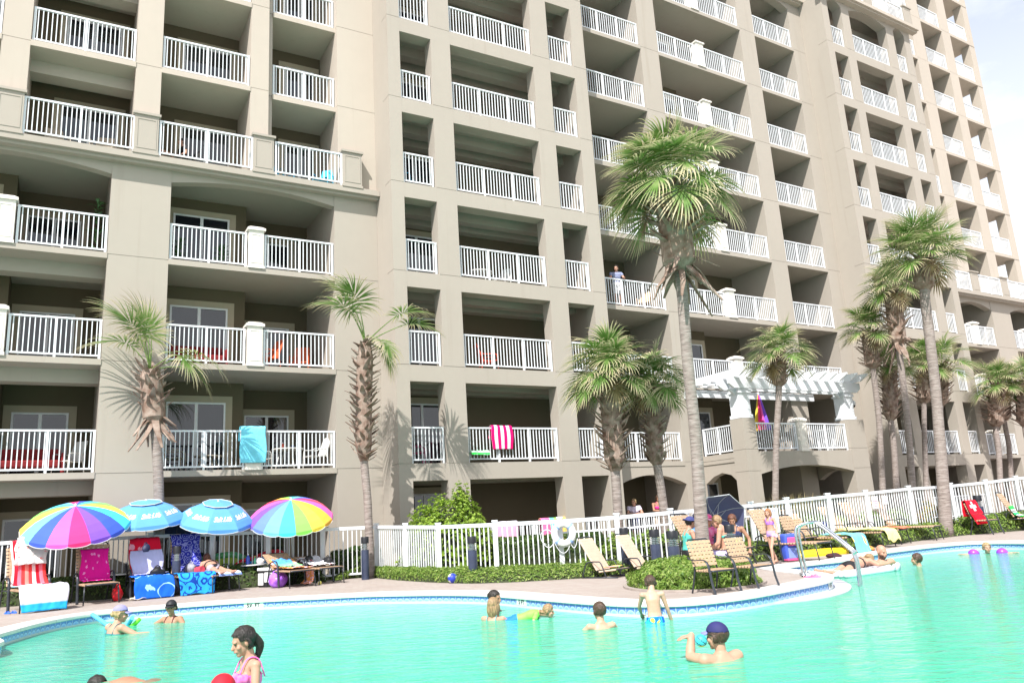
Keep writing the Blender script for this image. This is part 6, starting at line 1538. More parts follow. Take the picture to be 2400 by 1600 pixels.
def body_mesh(J, build=1.0, headm=None, voxel=.011, child=False, bust=0.0, toes=True, handL=None, handR=None, footL=None, footR=None):
    j = {k: V(J.get(k, DEF[k])) for k in DEF}; mb = MB(); b = build; H3 = headm or Matrix.Identity(3)
    lat_s = (j['shr'] - j['shl']).normalized(); lat_h = (j['hr'] - j['hl']).normalized(); sp = [j['hip'], j['waist'], j['chest'], j['neck']]
    def frame(lat, ax): 
        f = ax.cross(lat).normalized(); l = f.cross(ax).normalized(); return l, f
    hip_ax = (j['waist'] - j['hip']).normalized(); ch_ax = (j['neck'] - j['chest']).normalized(); md_ax = (j['chest'] - j['waist']).normalized()
    l0, f0 = frame(lat_h, hip_ax); l1, f1 = frame((lat_h + lat_s).normalized(), md_ax); l2, f2 = frame(lat_s, ch_ax)
    sw = (j['shr'] - j['shl']).length / 2; hw = (j['hr'] - j['hl']).length / 2
    loft(mb, [(j['hip'] - hip_ax * .10, l0, f0, hw * 1.0, .075 * b), (j['hip'] - hip_ax * .03, l0, f0, (hw + .075) * b, .105 * b), (j['hip'] + hip_ax * .05, l0, f0, (hw + .065) * b, .105 * b),
              (j['waist'], l1, f1, (hw + .045) * b, .088 * b), (j['waist'].lerp(j['chest'], .5), l1, f1, sw * .76 * b, .095 * b), (j['chest'], l2, f2, sw * .86 * b, .108 * b),
              (j['chest'].lerp(j['neck'], .55), l2, f2, sw * .86 * b, .092 * b), (j['neck'] - ch_ax * .015, l2, f2, sw * .5, .062 * b), (j['neck'] + ch_ax * .02, l2, f2, .055, .055)])
    if bust:
        for s in (-1, 1): mb.ball(j['chest'] + l2 * s * sw * .42 - ch_ax * .0 + f2 * .085 * b, .062 * bust, .06 * bust, .06 * bust, 12, 8)
    for s, sh, el, wr in ((-1, 'shl', 'elL', 'wrL'), (1, 'shr', 'elR', 'wrR')):
        S0, E0, W0 = j[sh], j[el], j[wr]
        capsule(mb, j['chest'].lerp(j['neck'], .6) + l2 * s * sw * .5, S0, .058 * b, .055 * b); capsule(mb, S0, E0, .050 * b, .038 * b)
        m_ = E0.lerp(W0, .35); capsule(mb, E0, m_, .037 * b, .040 * b); capsule(mb, m_, W0, .040 * b, .026 * b)
        hd = {-1: handL, 1: handR}[s]; d = (W0 - E0).normalized(); hd = V(hd).normalized() if hd else d
        nn = hd.cross(V((0, 0, 1))); nn = nn.normalized() if nn.length > .1 else V((1, 0, 0)); up_ = nn.cross(hd).normalized()
        sd = nn; P0 = W0 + hd * .05
        loft(mb, [(W0, sd, up_, .026, .02), (W0 + hd * .04, sd, up_, .037, .016), (W0 + hd * .085, sd, up_, .040, .013)], 10)
        for k in range(4):
            o = sd * (.030 - .020 * k); L_ = (.060, .072, .068, .052)[k]; r0 = W0 + hd * .082 + o; k1 = r0 + (hd + o * 1.2).normalized() * L_ * .55; k2 = k1 + (hd - up_ * .45).normalized() * L_ * .5
            capsule(mb, r0, k1, .0095, .0085, 8); capsule(mb, k1, k2, .0085, .0075, 8)
        t0 = W0 + hd * .03 + sd * .028 * -s; t1 = t0 + (hd * .7 - sd * s * .7).normalized() * .04; t2 = t1 + (hd - sd * s * .2).normalized() * .03
        capsule(mb, t0, t1, .012, .010, 8); capsule(mb, t1, t2, .010, .0085, 8)
    for s, h, kn, an, ft in ((-1, 'hl', 'knL', 'anL', footL), (1, 'hr', 'knR', 'anR', footR)):
        A, K, N_ = j[h], j[kn], j[an]
        capsule(mb, A, K, .082 * b, .052 * b); c = K.lerp(N_, .3) ; capsule(mb, K, c, .050 * b, .053 * b); capsule(mb, c, N_, .053 * b, .036)
        fd = V(ft).normalized() if ft else V((0, 1, 0)); capsule(mb, N_ - fd * .03 + V((0, 0, -.035)), N_ + fd * .15 + V((0, 0, -.05)), .034, .026); capsule(mb, N_, N_ + fd * .1 + V((0, 0, -.035)), .036, .03)
    # head on its neck
    C = j['head']; X = H3 @ V((1, 0, 0)); Y = H3 @ V((0, 1, 0)); Zv = H3 @ V((0, 0, 1))
    hs = 1.0
    capsule(mb, j['neck'] - ch_ax * .03, C - Zv * .06 - Y * .02, .054, .050)
    mb.ball(C + Zv * .03 - Y * .012, .076 * hs, .096 * hs, .088 * hs, 18, 12, M=H3); mb.ball(C - Zv * .045 + Y * .028, .058 * hs, .062 * hs, .070 * hs, 16, 10, M=H3); mb.ball(C - Zv * .095 + Y * .062, .030, .026, .024, 12, 8, M=H3)
    capsule(mb, C + Zv * .008 + Y * .085, C - Zv * .030 + Y * .104, .010, .016, 8)                 # nose
    capsule(mb, C + Zv * .022 + Y * .082 - X * .038, C + Zv * .022 + Y * .080 + X * .038, .011, .011, 8)   # brow
    capsule(mb, C - Zv * .062 + Y * .085 - X * .02, C - Zv * .062 + Y * .085 + X * .02, .011, .011, 8)     # mouth
    for s in (-1, 1):
        mb.ball(C + X * s * .078 - Zv * .012 - Y * .008, .012, .024, .032, 10, 8, M=H3); mb.ball(C + X * s * .045 - Zv * .03 + Y * .062, .024, .02, .022, 10, 8, M=H3)
    me = bpy.data.meshes.new('raw'); me.from_pydata([tuple(v) for v in mb.v], [], mb.f); o = bpy.data.objects.new('raw', me); COL.objects.link(o)
    r = o.modifiers.new('r', 'REMESH'); r.mode = 'VOXEL'; r.voxel_size = voxel; r.use_smooth_shade = True
    sm = o.modifiers.new('s', 'SMOOTH'); sm.factor = .5; sm.iterations = 4
    dg = bpy.context.evaluated_depsgraph_get(); dg.update(); out = bpy.data.meshes.new_from_object(o.evaluated_get(dg)); bpy.data.objects.remove(o); bpy.data.meshes.remove(me)
    out.polygons.foreach_set('use_smooth', [True] * len(out.polygons))
    return out, j, dict(C=C, X=X, Y=Y, Z=Zv, sp=(hip_ax, md_ax, ch_ax), f2=f2, f0=f0, l2=l2, sw=sw, lat=lat_h)
def shell(name, me, test, off, m, parent, puff=None, smooth=True, thick=.004):
    """a garment or head of hair grown from the body surface where test(co) holds"""
    vs = me.vertices; keep = [test(v.co) for v in vs]; idx = {}; nv = []; nf = []
    for p in me.polygons:
        q = list(p.vertices)
        if sum(keep[i] for i in q) >= 3:
            for i in q:
                if i not in idx: idx[i] = len(nv); nv.append(vs[i].co + vs[i].normal * (off + (puff(vs[i].co) if puff else 0)))
            nf.append(tuple(idx[i] for i in q))
    if not nf: return None
    n = bpy.data.meshes.new(name); n.from_pydata([tuple(v) for v in nv], [], nf); n.materials.append(m); n.polygons.foreach_set('use_smooth', [smooth] * len(nf))
    o = bpy.data.objects.new(name, n); COL.objects.link(o); o.parent = parent
    md = o.modifiers.new('thick', 'SOLIDIFY'); md.thickness = thick + off * .9; md.offset = -1
    return o
def person(label, pos, yaw, J=None, sc=1.0, build=1.0, skin_m=None, head=(0, 0, 0), hair='brown', hairlen=0, clothes=(), anchor='head', voxel=.011, hairstyle='short', headwear=None, bust=0, tilt=None, group=None, face=True, handL=None, handR=None, footL=None, footR=None):
    """anchor: the joint placed at pos ('head') or the origin ('feet')"""
    J = dict(J or {}); root = thing('person', label, 'person', (0, 0, 0), yaw, group, sc)
    H3 = rotm(*head); me, j, h = body_mesh(J, build, H3, voxel, bust=bust, handL=handL, handR=handR, footL=footL, footR=footR)
    R3 = Matrix.Rotation(yaw, 3, 'Z')
    if tilt: root.rotation_euler = (tilt[0], tilt[1], yaw); R3 = root.rotation_euler.to_matrix()
    off = R3 @ (j[anchor] * sc) if anchor in j else V((0, 0, 0)); root.location = V(pos) - off
    me.materials.append(skin_m or SKIN); body = bpy.data.objects.new('body', me); COL.objects.link(body); body.parent = root
    C, X, Y, Zv = h['C'], h['X'], h['Y'], h['Z']; rnd = random.Random(len(label))
    def hc(co): d = co - C; return d.dot(X), d.dot(Y), d.dot(Zv)
    if hairstyle != 'bald':
        def ht(co):
            x, y, z = hc(co)
            if max(abs(x), abs(y), abs(z)) > .17: return False
            if headwear and z > .050 + .10 * y: return False
            if y > .045: return z > .062 + .18 * (y - .045)
            if y > -.01: return z > .020 if abs(x) < .07 else z > .012 
            return z > (-.075 if hairstyle != 'short' else -.055) - (.0)
        hb = HAIR[hair]
        def puff(co):
            x, y, z = hc(co); return .010 + .006 * noise.noise(co * 38) + (.006 if y < 0 else 0)
        hobj = shell('hair', me, ht, .004, hb, root, puff, thick=.006)
        if hairstyle in ('long', 'pony', 'bun') and hobj:
            mb = MB()
            if hairstyle == 'long':
                for k in range(46):
                    a = pi + (k / 45 - .5) * 3.3; st = C + X * (.078 * sin(-a + pi)) * 1.05 + Y * (.095 * cos(a)) + Zv * rnd.uniform(-.0, .03); L_ = hairlen * rnd.uniform(.8, 1.05)
                    out_ = (X * sin(-a + pi) * .10 + Y * cos(a) * .12); pts = [st, st + out_ * .12 - Zv * L_ * .3, st + out_ * .1 - V((0, 0, L_ * .65)), st - out_ * .05 - V((0, 0, L_))]
                    mb.tube(catmull(pts, 3), [.020] * 5 + [.016, .013, .010, .006, .004], 6)
            elif hairstyle == 'pony':
                st = C - Y * .10 + Zv * .01; pts = [C - Y * .06 + Zv * .06, st, st - Y * .03 - Zv * hairlen * .45, st + Y * .0 - V((0, 0, hairlen))]
                for k in range(14):
                    e = X * rnd.uniform(-.022, .022) + Y * rnd.uniform(-.02, .02); mb.tube(catmull([p + e for p in pts], 4), [.018] * 4 + [.022] * 4 + [.016, .012, .009, .006, .003], 6)
            else:
                mb.ball(C - Y * .105 + Zv * (.035 if hairlen == 0 else hairlen), .042, .042, .040, 14, 10); mb.v = [v + (v - (C - Y * .105)) * .25 * noise.noise(v * 30) for v in mb.v]
            mb.build('hair_lock', hb, hobj, smooth=True)
    if hairstyle == 'bald':
        shell('beard', me, lambda co: (lambda q: q[1] > .0 and q[2] < -.045 and q[2] > -.13 and abs(q[0]) < .08 and not (q[1] > .075 and q[2] > -.075 and abs(q[0]) < .022))(hc(co)), .003, HAIR['brown'], root, lambda co: .004 + .004 * noise.noise(co * 40))
    if face:
        e = MB()
        for s in (-1, 1): e.ball(C + X * s * .030 + Y * .0835 + Zv * .0, .0085, .006, .0065, 8, 6, M=H3)
        e.build('eyes', EYE_M, root, smooth=True)
        e = MB(); e.ball(C - Zv * .062 + Y * .0945, .022, .006, .007, 10, 6, M=H3); e.build('lips', LIP_M, root, smooth=True)
    if headwear:
        kind, m1, m2 = headwear
        cm_ = shell('cap' if kind == 'cap' else 'hat', me, lambda co: (lambda q: max(map(abs, q)) < .17 and q[2] > .042 + .15 * q[1] * (1 if q[1] > 0 else .55))(hc(co)), .020, m1, root, None, thick=.006)
        br = MB()
        if kind == 'cap':
            br.grid(lambda u, v: C + X * ((u - .5) * .165) + Y * (.085 + v * .085 * sqrt(max(0, 1 - (2 * u - 1) ** 2 * .8)) - .03 * abs(2 * u - 1)) + Zv * (.056 - .018 * v - .02 * (2 * u - 1) ** 2), 8, 4)
            o = br.build('brim', m2, cm_, smooth=True); o.modifiers.new('thick', 'SOLIDIFY').thickness = .008
        elif kind == 'goggles': pass
        else:
            n = 28; b0 = 0
            for r_, zz in ((.092, .055), (.16, .035)):
                for k in range(n): a = 2 * pi * k / n; br.v.append(C + X * r_ * cos(a) * .95 + Y * r_ * 1.1 * sin(a) + Zv * (zz + .012 * sin(3 * a)))
            for k in range(n): br.f.append((k, (k + 1) % n, n + (k + 1) % n, n + k)); br.m.append(0)
            o = br.build('brim', m2, cm_, smooth=True); o.modifiers.new('thick', 'SOLIDIFY').thickness = .008
    # garments: named regions of the body in its own axes
    hip, ch, wa, nk = j['hip'], j['chest'], j['waist'], j['neck']; hax, max_, cax = h['sp']; f2, f0, l2 = h['f2'], h['f0'], h['l2']; sw = h['sw']
    def arms(co, marg=.055):
        for s, e_, w_ in (('shl', 'elL', 'wrL'), ('shr', 'elR', 'wrR')):
            for a, b in ((j[s] + (j[e_] - j[s]) * .22, j[e_]), (j[e_], j[w_])):
                d = b - a; t = max(0, min(1, (co - a).dot(d) / d.length_squared))
                if (co - (a + d * t)).length < marg: return True
        return False
    def near_leg(co, frac, side=None):
        best = False
        for hh, kn, an in (('hl', 'knL', 'anL'), ('hr', 'knR', 'anR')):
            a, b = j[hh], j[kn]; d = b - a; t = (co - a).dot(d) / d.length_squared
            if -.3 < t < frac and (co - (a + d * max(0, min(1, t)))).length < .125 * build: best = True
        return best
    headout = lambda co: (co - C).length > .12
    def reg(kind):
        if kind == 'brief': return lambda co: abs((co - hip).dot(hax) + .02) < .085 and not near_leg_low(co) and not arms(co, .05)
        if kind == 'trunks': return lambda co: ((co - hip).dot(hax) < .07 and (co - hip).length < .24 * 1.0 and (co - hip).dot(hax) > -.10 or near_leg(co, .80)) and (co - hip).dot(hax) < .07 and not arms(co, .05)
        if kind == 'band': return lambda co: abs((co - ch).dot(cax) + .005) < .052 and abs((co - ch).dot(l2)) < sw * 1.05 and abs((co - ch).dot(f2)) < .17 and not arms(co, .05) and headout(co)
        if kind == 'strapback': return lambda co: abs((co - ch).dot(cax) + .02) < .020 and abs((co - ch).dot(l2)) < sw * 1.05 and not arms(co, .05) and headout(co)
        if kind == 'tank': return lambda co: (co - hip).dot(hax) > -.02 and (co - ch).dot(cax) < (.085 if abs((co - ch).dot(l2)) < sw * .75 else .05) - (.05 if abs((co - ch).dot(l2)) < .05 else 0) and not arms(co, .055) and headout(co) and (co - ch).length < .5
        if kind == 'onepiece': return lambda co: (co - hip).dot(hax) > -.09 and (co - ch).dot(cax) < .03 and not near_leg_low(co) and not arms(co, .055) and headout(co) and (co - ch).length < .55
        if kind == 'tee': return lambda co: (co - hip).dot(hax) > -.04 and (co - nk).dot(cax) < -.004 and headout(co) and not forearm(co) and (co - ch).length < .52
        if kind == 'skirt': return lambda co: near_leg(co, .55) or abs((co - hip).dot(hax)) < .08
        return lambda co: False
    def near_leg_low(co):
        for hh, kn in (('hl', 'knL'), ('hr', 'knR')):
            a, b = j[hh], j[kn]; d = b - a; t = (co - a).dot(d) / d.length_squared
            if .16 < t < 1.2 and (co - (a + d * min(1, t))).length < .12: return True
        return False
    def forearm(co):
        for s, e_, w_ in (('shl', 'elL', 'wrL'), ('shr', 'elR', 'wrR')):
            a = j[s] + (j[e_] - j[s]) * .62
            for p, q in ((a, j[e_]), (j[e_], j[w_] + (j[w_] - j[e_]) * .8)):
                d = q - p; t = max(0, min(1, (co - p).dot(d) / d.length_squared))
                if (co - (p + d * t)).length < .06: return True
        return False
    for cname, kind, m, off_ in clothes:
        shell(cname, me, reg(kind), off_, m, root, (lambda co: .008 * (noise.noise(co * 14) + .4)) if kind in ('tee', 'trunks', 'skirt') else ((lambda co: .012 * (noise.noise(co * 30) + .6)) if cname == 'ruffled_swimsuit' else None))
        if kind in ('band', 'onepiece', 'strapback', 'tank') and cname not in ('vest',):
            sb_ = MB()
            for s in (-1, 1): sb_.tube(catmull([ch + l2 * s * sw * .5 + f2 * .112 + cax * .03, nk.lerp(ch, .2) + l2 * s * sw * .46 + f2 * .05 + cax * .028, nk.lerp(ch, .18) + l2 * s * sw * .46 - f2 * .05 + cax * .02, ch + l2 * s * sw * .5 - f2 * .112 + cax * .0], 4), .0065, 6)
            if kind != 'strapback': sb_.build('strap', m, root, smooth=True)
    return root
def WP(hx, hy, cy): return AD(hx, hy, depth(G(hx, cy, WZ)))
tread = dict(elL=(-.34, .12, 1.22), wrL=(-.36, .34, 1.20), elR=(.34, .12, 1.22), wrR=(.36, .34, 1.20))
hang = dict(elL=(-.25, .02, 1.10), wrL=(-.22, .16, .92), elR=(.25, .02, 1.10), wrR=(.22, .16, .92))
face_dir = lambda x, y: atan2(y, x) - pi / 2
PINK = cloth_m('hot_pink_swimwear', srgb(240, 85, 180), .6, .15, srgb(250, 140, 205), 14)
BLKC = cloth_m('black_swimwear', (.012, .012, .016), .6)
# --- in the pool
person('girl with wet dark hair in a pink ruffled swimsuit, nearest in the pool', AD(570, 1502, 6.5), face_dir(-.75, -.55), dict(elL=(-.25, .02, 1.10), wrL=(-.2, .12, .88), elR=(.235, -.03, 1.10), wrR=(.2, .1, .86), head=(0, .05, 1.565), shl=(-.155, -.015, 1.37), shr=(.155, -.015, 1.37)), .92, .84, SKIN, (.0, -.28, 0), 'dark', .26, (('ruffled_swimsuit', 'onepiece', PINK, .008),), voxel=.008, hairstyle='pony', bust=.8)
person('person in a bright red cap, mostly below the photo edge', AD(522, 1622, 5.9), face_dir(-.2, .9), tread, 1.0, 1.0, SKINT, (0, -.1, 0), 'brown', 0, (), headwear=('cap', cloth_m('red_cap_cloth', srgb(205, 15, 40)), cloth_m('red_cap_cloth', srgb(205, 15, 40))))
person('dark haired swimmer face down at the lower left', G(232, 1597, WZ) + V((0, 0, -.055)), face_dir(-.93, .2), dict(head=(0, .02, 1.60), elL=(-.3, .05, 1.5), wrL=(-.3, .1, 1.75), elR=(.3, .05, 1.5), wrR=(.3, .1, 1.75)), 1.0, 1.0, SKINT, (0, .1, 0), 'dark', 0, (('swim_trunks', 'trunks', cloth_m('brown_trunks', (.2, .15, .1)), .01),), tilt=(radians(-84), 0, face_dir(-.93, .2)))
wn = person('woman in a lavender cap with a blonde bun leaning on pool noodles', WP(283, 1438, 1482), face_dir(.55, .8), dict(elL=(-.34, .14, 1.25), wrL=(-.46, .26, 1.26), elR=(.34, .14, 1.25), wrR=(.42, .28, 1.26), neck=(0, .01, 1.42), head=(0, .06, 1.56)), 1.08, 1.08, SKIN, (-.55, -.15, 0), 'blond', -.01, (('swimsuit', 'onepiece', cloth_m('teal_swimwear', (.05, .2, .22)), .006),), hairstyle='bun', headwear=('cap', cloth_m('lavender_cap', srgb(140, 135, 185)), cloth_m('lavender_cap', srgb(140, 135, 185))))
person('woman in a black cap and red strapped swimsuit, arms spread in the water', WP(401, 1423, 1457), face_dir(-.3, -.9), dict(elL=(-.36, .08, 1.26), wrL=(-.60, .12, 1.22), elR=(.36, .08, 1.26), wrR=(.60, .10, 1.24)), 1.02, 1.05, SKINT, (.45, -.1, 0), 'dark', 0, (('swimsuit', 'onepiece', cloth_m('dark_red_swimwear', (.10, .012, .02)), .006),), headwear=('cap', BLKC, BLKC), bust=1.0)
person('dark haired woman at the pool wall behind the fair child', WP(1160, 1401, 1433), face_dir(.8, -.2), tread, .98, 1.0, SKINT, (-.2, -.1, 0), 'dark', .0, (('swimsuit', 'onepiece', cloth_m('navy_swimwear', (.02, .03, .08)), .006),), hairstyle='bun', bust=.9)
person('fair haired child clinging to the woman at the pool wall', WP(1157, 1418, 1450), face_dir(.45, .85), dict(elL=(-.28, .16, 1.3), wrL=(-.1, .36, 1.33), elR=(.30, .14, 1.26), wrR=(.44, .26, 1.40)), .92, .85, SKIN, (0, 0, 0), 'light', .2, (('swimsuit', 'onepiece', cloth_m('aqua_swimwear', (.08, .4, .45)), .006),), hairstyle='long')
person('small boy in goggles and a lime shirt swimming along the wall', WP(1286, 1431, 1446), face_dir(.95, -.1), dict(head=(0, .0, 1.60), elL=(-.28, .16, 1.25), wrL=(-.26, .34, 1.2), elR=(.28, .16, 1.25), wrR=(.26, .34, 1.2), knL=(-.09, -.05, .5), knR=(.09, .05, .5)), .78, .85, SKIN, (0, 1.15, 0), 'light', 0, (('swim_shirt', 'tee', cloth_m('lime_shirt', srgb(140, 235, 90)), .008), ('swim_trunks', 'trunks', cloth_m('blue_trunks', srgb(30, 120, 225)), .012)), tilt=(radians(-78), 0, face_dir(.95, -.1)))
person('brown haired boy in the water seen from behind', WP(1404, 1431, 1470), face_dir(-.25, .95), tread, .90, .9, SKINP, (.25, 0, 0), 'brown', 0, (('swim_trunks', 'trunks', cloth_m('blue_trunks', srgb(30, 120, 225)), .012),), voxel=.009)
person('boy in lime and blue trunks climbing out at the wall', WP(1524, 1366, 1452), face_dir(-.08, .95), dict(hip=(0, -.03, .94), chest=(0, .02, 1.26), neck=(0, .07, 1.41), head=(.015, .15, 1.53), elL=(-.20, .20, 1.16), wrL=(-.12, .42, 1.02), shl=(-.165, .04, 1.36), shr=(.165, .03, 1.36), elR=(.25, .07, 1.10), wrR=(.34, .16, .84)), .80, .86, SKINP, (.1, -.5, 0), 'brown', 0, (('swim_trunks', 'trunks', mat_pattern('lime_blue_trunks', lambda N, L, vec: ramp(N, L, math_n(N, L, 'ADD', math_n(N, L, 'MULTIPLY', sepxyz(N, L, vec)[2], 2.2), math_n(N, L, 'MULTIPLY', texn(N, L, 'Noise', vec, 9).outputs['Fac'], .9)), [(0, srgb(20, 90, 220)), (.45, srgb(40, 170, 230)), (.55, srgb(20, 100, 225)), (.62, srgb(70, 190, 235)), (.68, srgb(205, 245, 60))], True) if False else ramp(N, L, texn(N, L, 'Noise', vec, 7, Detail=1.0).outputs['Fac'], [(0, srgb(25, 95, 220)), (.46, srgb(50, 175, 230)), (.54, srgb(30, 110, 225)), (.60, srgb(190, 240, 80))], True), .7, 'Object'), .014),), voxel=.008, handR=(.2, .3, -1))
wb = MB()
mc = person('man in a navy cap reaching up beside a small ball, back to the camera', WP(1680, 1490, 1543), face_dir(-.5, .85), dict(shl=(-.20, .0, 1.385), shr=(.20, -.01, 1.375), elL=(-.22, .18, 1.40), wrL=(-.12, .24, 1.58), elR=(.30, .06, 1.16), wrR=(.26, .28, 1.1)), 1.0, 1.18, SKIN, (.3, -.05, 0), 'brown', 0, (('swim_trunks', 'trunks', cloth_m('navy_trunks', (.02, .03, .09)), .012),), voxel=.008, handL=(-.8, .3, -.15), headwear=('cap', cloth_m('navy_cap', srgb(38, 36, 95)), cloth_m('pale_blue_cap', srgb(130, 130, 205))))
bp_ = AD(1643, 1500, 7.55)
ball_thing('small turquoise and yellow football held up by the man in the navy cap', bp_, .058, [mat('turq_ball', srgb(70, 205, 225), .5, .2, 20), mat('ball_yellow', srgb(225, 215, 60), .5), mat('dark_ball', (.02, .03, .05), .5)], lambda i, j: (1 if i < 4 else (2 if (i + j) % 5 == 0 else 0)))
person('bald bearded man standing chest deep near the far wall', WP(2066, 1292, 1334), face_dir(.35, -.85), dict(shl=(-.21, -.0, 1.385), shr=(.21, -.0, 1.385), elL=(-.32, .05, 1.16), wrL=(-.3, .28, 1.1), elR=(.33, .05, 1.16), wrR=(.4, .28, 1.12)), 1.12, 1.22, SKIN, (.0, -.25, 0), 'grey', 0, (('swim_trunks', 'trunks', cloth_m('grey_trunks', (.1, .1, .12)), .012),), hairstyle='bald')
person('boy with brown hair swimming right of the bald man', WP(2148, 1310, 1325), face_dir(-.7, .6), dict(elL=(-.38, .1, 1.36), wrL=(-.62, .2, 1.37), elR=(.3, .1, 1.2), wrR=(.3, .3, 1.2)), 1.0, .9, SKIN, (.1, 0, 0), 'brown', 0, (('swim_trunks', 'trunks', cloth_m('blue_trunks', srgb(30, 120, 225)), .012),))
tod = person('blond toddler with purple arm floats by the far wall', WP(2313, 1283, 1296), face_dir(-.4, -.8), dict(elL=(-.32, .05, 1.42), wrL=(-.5, .1, 1.44), elR=(.32, .05, 1.42), wrR=(.5, .1, 1.44)), .98, .9, SKIN, (.3, 0, 0), 'blond', 0, (('swimsuit', 'tank', PINK, .006),))
for s in (-1, 1):
    p = tod.matrix_basis @ V((s * .30, .03, 1.45)); a = MB(); a.ball((0, 0, 0), .13, .12, .11, 16, 10); o = a.build('arm_float', mat('purple_vinyl', srgb(150, 70, 225), .3, .1), smooth=True); o.location = p
    tag(o, ('left' if s > 0 else 'right') + ' purple inflatable band on an arm of the blond toddler'.replace('band on an arm', 'arm band'), 'arm float')
# woman lying on a white float
fl = MB()
n = 36
for k in range(5): fl.tube([(-.32 + .16 * k, -.95, .0), (-.32 + .16 * k, .85, .0)], [.03] + [.03], 10)
fl = MB()
for k in range(6): fl.tube([V((-.30 + .12 * k, y, .0)) for y in (-.85, -.7, .6, .75)], [.03, .065, .065, .03], 10)
fl.tube([V((-.34 + .68 * i / 6, .82, .03)) for i in range(7)], .09, 10)
fo = fl.build('pool_raft', mat('white_vinyl', (.70, .71, .80), .3, .05), smooth=True); fy = face_dir(.85, .55); fo.location = G(2012, 1344, WZ) + V((0, 0, .04)); fo.rotation_euler = (0, 0, fy); tag(fo, 'white inflatable raft under the woman in the dark bikini', 'pool float')
person('woman in a dark bikini lying face down on a white raft', WP(2036, 1312, 1338), fy, dict(head=(0, .03, 1.60), elL=(-.34, .08, 1.5), wrL=(-.30, .06, 1.75), elR=(.36, .05, 1.35), wrR=(.44, .08, 1.58), anL=(-.12, -.14, .12), anR=(.08, -.12, .12)), 1.0, 1.05, SKIN, (.4, .75, 0), 'light', .03, (('bikini_top', 'strapback', BLKC, .006), ('bikini_bottom', 'brief', BLKC, .006)), hairstyle='bun', tilt=(radians(-80), 0, fy))
# noodles
def noodle(label, pts, m):
    a = MB(); c = catmull([V(p) for p in pts], 6); a.tube(c, .036, 12); a.tube([c[-1] + (c[-1] - c[-2]).normalized() * .001, c[-1] + (c[-1] - c[-2]).normalized() * .002], .015, 10, 0); o = a.build('pool_noodle', m, smooth=True, autos=radians(40)); tag(o, label, 'pool noodle', 'foam noodles round the woman in the lavender cap')
BN = mat('blue_foam_noodle', srgb(90, 175, 230), .7, .05); GN = mat('lime_foam_noodle', srgb(130, 225, 60), .7, .05)
a0 = AD(216, 1439, 14.6); b0 = AD(252, 1464, 14.2); c0 = G(280, 1474, WZ - .06); d0 = G(298, 1468, WZ - .05); e0 = AD(310, 1447, 14.0)
noodle('light blue noodle bending up on both sides of the woman', [a0, b0, c0 + V((0, -.1, -.04)), d0 + V((0, -.05, 0)), e0], BN)
noodle('lime noodle poking out of the water right of the woman', [G(296, 1470, WZ - .08), G(312, 1464, WZ), AD(328, 1449, 14.1)], GN)
# --- on the deck
ga = dict(elL=(-.27, .02, 1.12), wrL=(-.36, .18, .93), elR=(.23, -.10, 1.10), wrR=(.26, -.12, .86), knL=(-.08, .16, .50), anL=(-.09, .16, .085), knR=(.09, -.03, .49), anR=(.09, -.24, .12))
gp = G(1816, 1322)
person('small girl with ginger hair in a pink and lilac bikini walking on the deck', (gp.x, gp.y, .0), face_dir(-.75, -.5), ga, .69, .86, SKINP, (.15, -.1, 0), 'ginger', .16, (('bikini_top', 'band', tw_blotch('lilac_dots', srgb(175, 120, 240), (.75, .7, .8), 14, .3), .006), ('bikini_bottom', 'brief', cloth_m('lilac_swimwear', srgb(190, 160, 235)), .008)), anchor='feet', voxel=.011, hairstyle='long')
sit = dict(hip=(0, 0, .50), waist=(0, .01, .64), chest=(0, .04, .82), neck=(0, .07, .985), head=(0, .12, 1.13), shl=(-.175, .06, .935), shr=(.175, .06, .935), elL=(-.24, .10, .68), wrL=(-.2, .30, .56), elR=(.24, .10, .68), wrR=(.2, .30, .56), hl=(-.09, .02, .46), hr=(.09, .02, .46), knL=(-.13, .44, .48), anL=(-.12, .42, .08), knR=(.13, .44, .48), anR=(.12, .42, .08))
person('woman with a turquoise bikini strap sitting with her back to the pool', AD(1679, 1222, 17.2), face_dir(-.8, .5), dict(sit, head=(0, .17, 1.10)), 1.06, 1.12, SKIN, (.3, -.25, 0), 'light', 0, (('bikini_top', 'strapback', cloth_m('turquoise_swimwear', srgb(70, 215, 190)), .008), ('shorts', 'trunks', cloth_m('lilac_shorts', srgb(190, 180, 230)), .012)), hairstyle='short')
person('person in a magenta cap facing the woman with the turquoise strap', AD(1661, 1218, 17.9), face_dir(.4, -.8), sit, .98, .95, SKIN, (-.3, -.2, 0), 'light', 0, (('top', 'tee', cloth_m('magenta_top', srgb(230, 40, 140), .8, .3, srgb(240, 170, 210), 10), .01),), headwear=('hat', cloth_m('magenta_hat', srgb(225, 25, 125), .8, .4, srgb(240, 200, 225), 16), cloth_m('magenta_hat', srgb(225, 25, 125))))
person('person in a navy hat half hidden by the thick palm trunk', AD(1618, 1224, 17.4), face_dir(.9, .2), dict(sit, wrL=(-.24, .18, .45)), 1.02, 1.0, SKIN, (0, -.2, 0), 'dark', 0, (('top', 'tank', cloth_m('aqua_top', srgb(80, 180, 170)), .008), ('shorts', 'trunks', BLKC, .012)), headwear=('hat', cloth_m('navy_hat', srgb(60, 65, 120)), cloth_m('navy_hat', srgb(60, 65, 120))))
person('red haired person sitting behind the bollard, arm reaching to the lounger', AD(1716, 1218, 17.6), face_dir(-.5, -.75), dict(sit, elR=(.30, .02, .70), wrR=(.36, .16, .46), elL=(-.30, .02, .70), wrL=(-.34, .18, .48)), 1.0, 1.0, SKINT, (.2, -.45, 0), 'red', .05, (('top', 'tank', cloth_m('navy_top', (.03, .04, .12)), .008), ('shorts', 'trunks', cloth_m('navy_top', (.03, .04, .12)), .012)), hairstyle='bun')
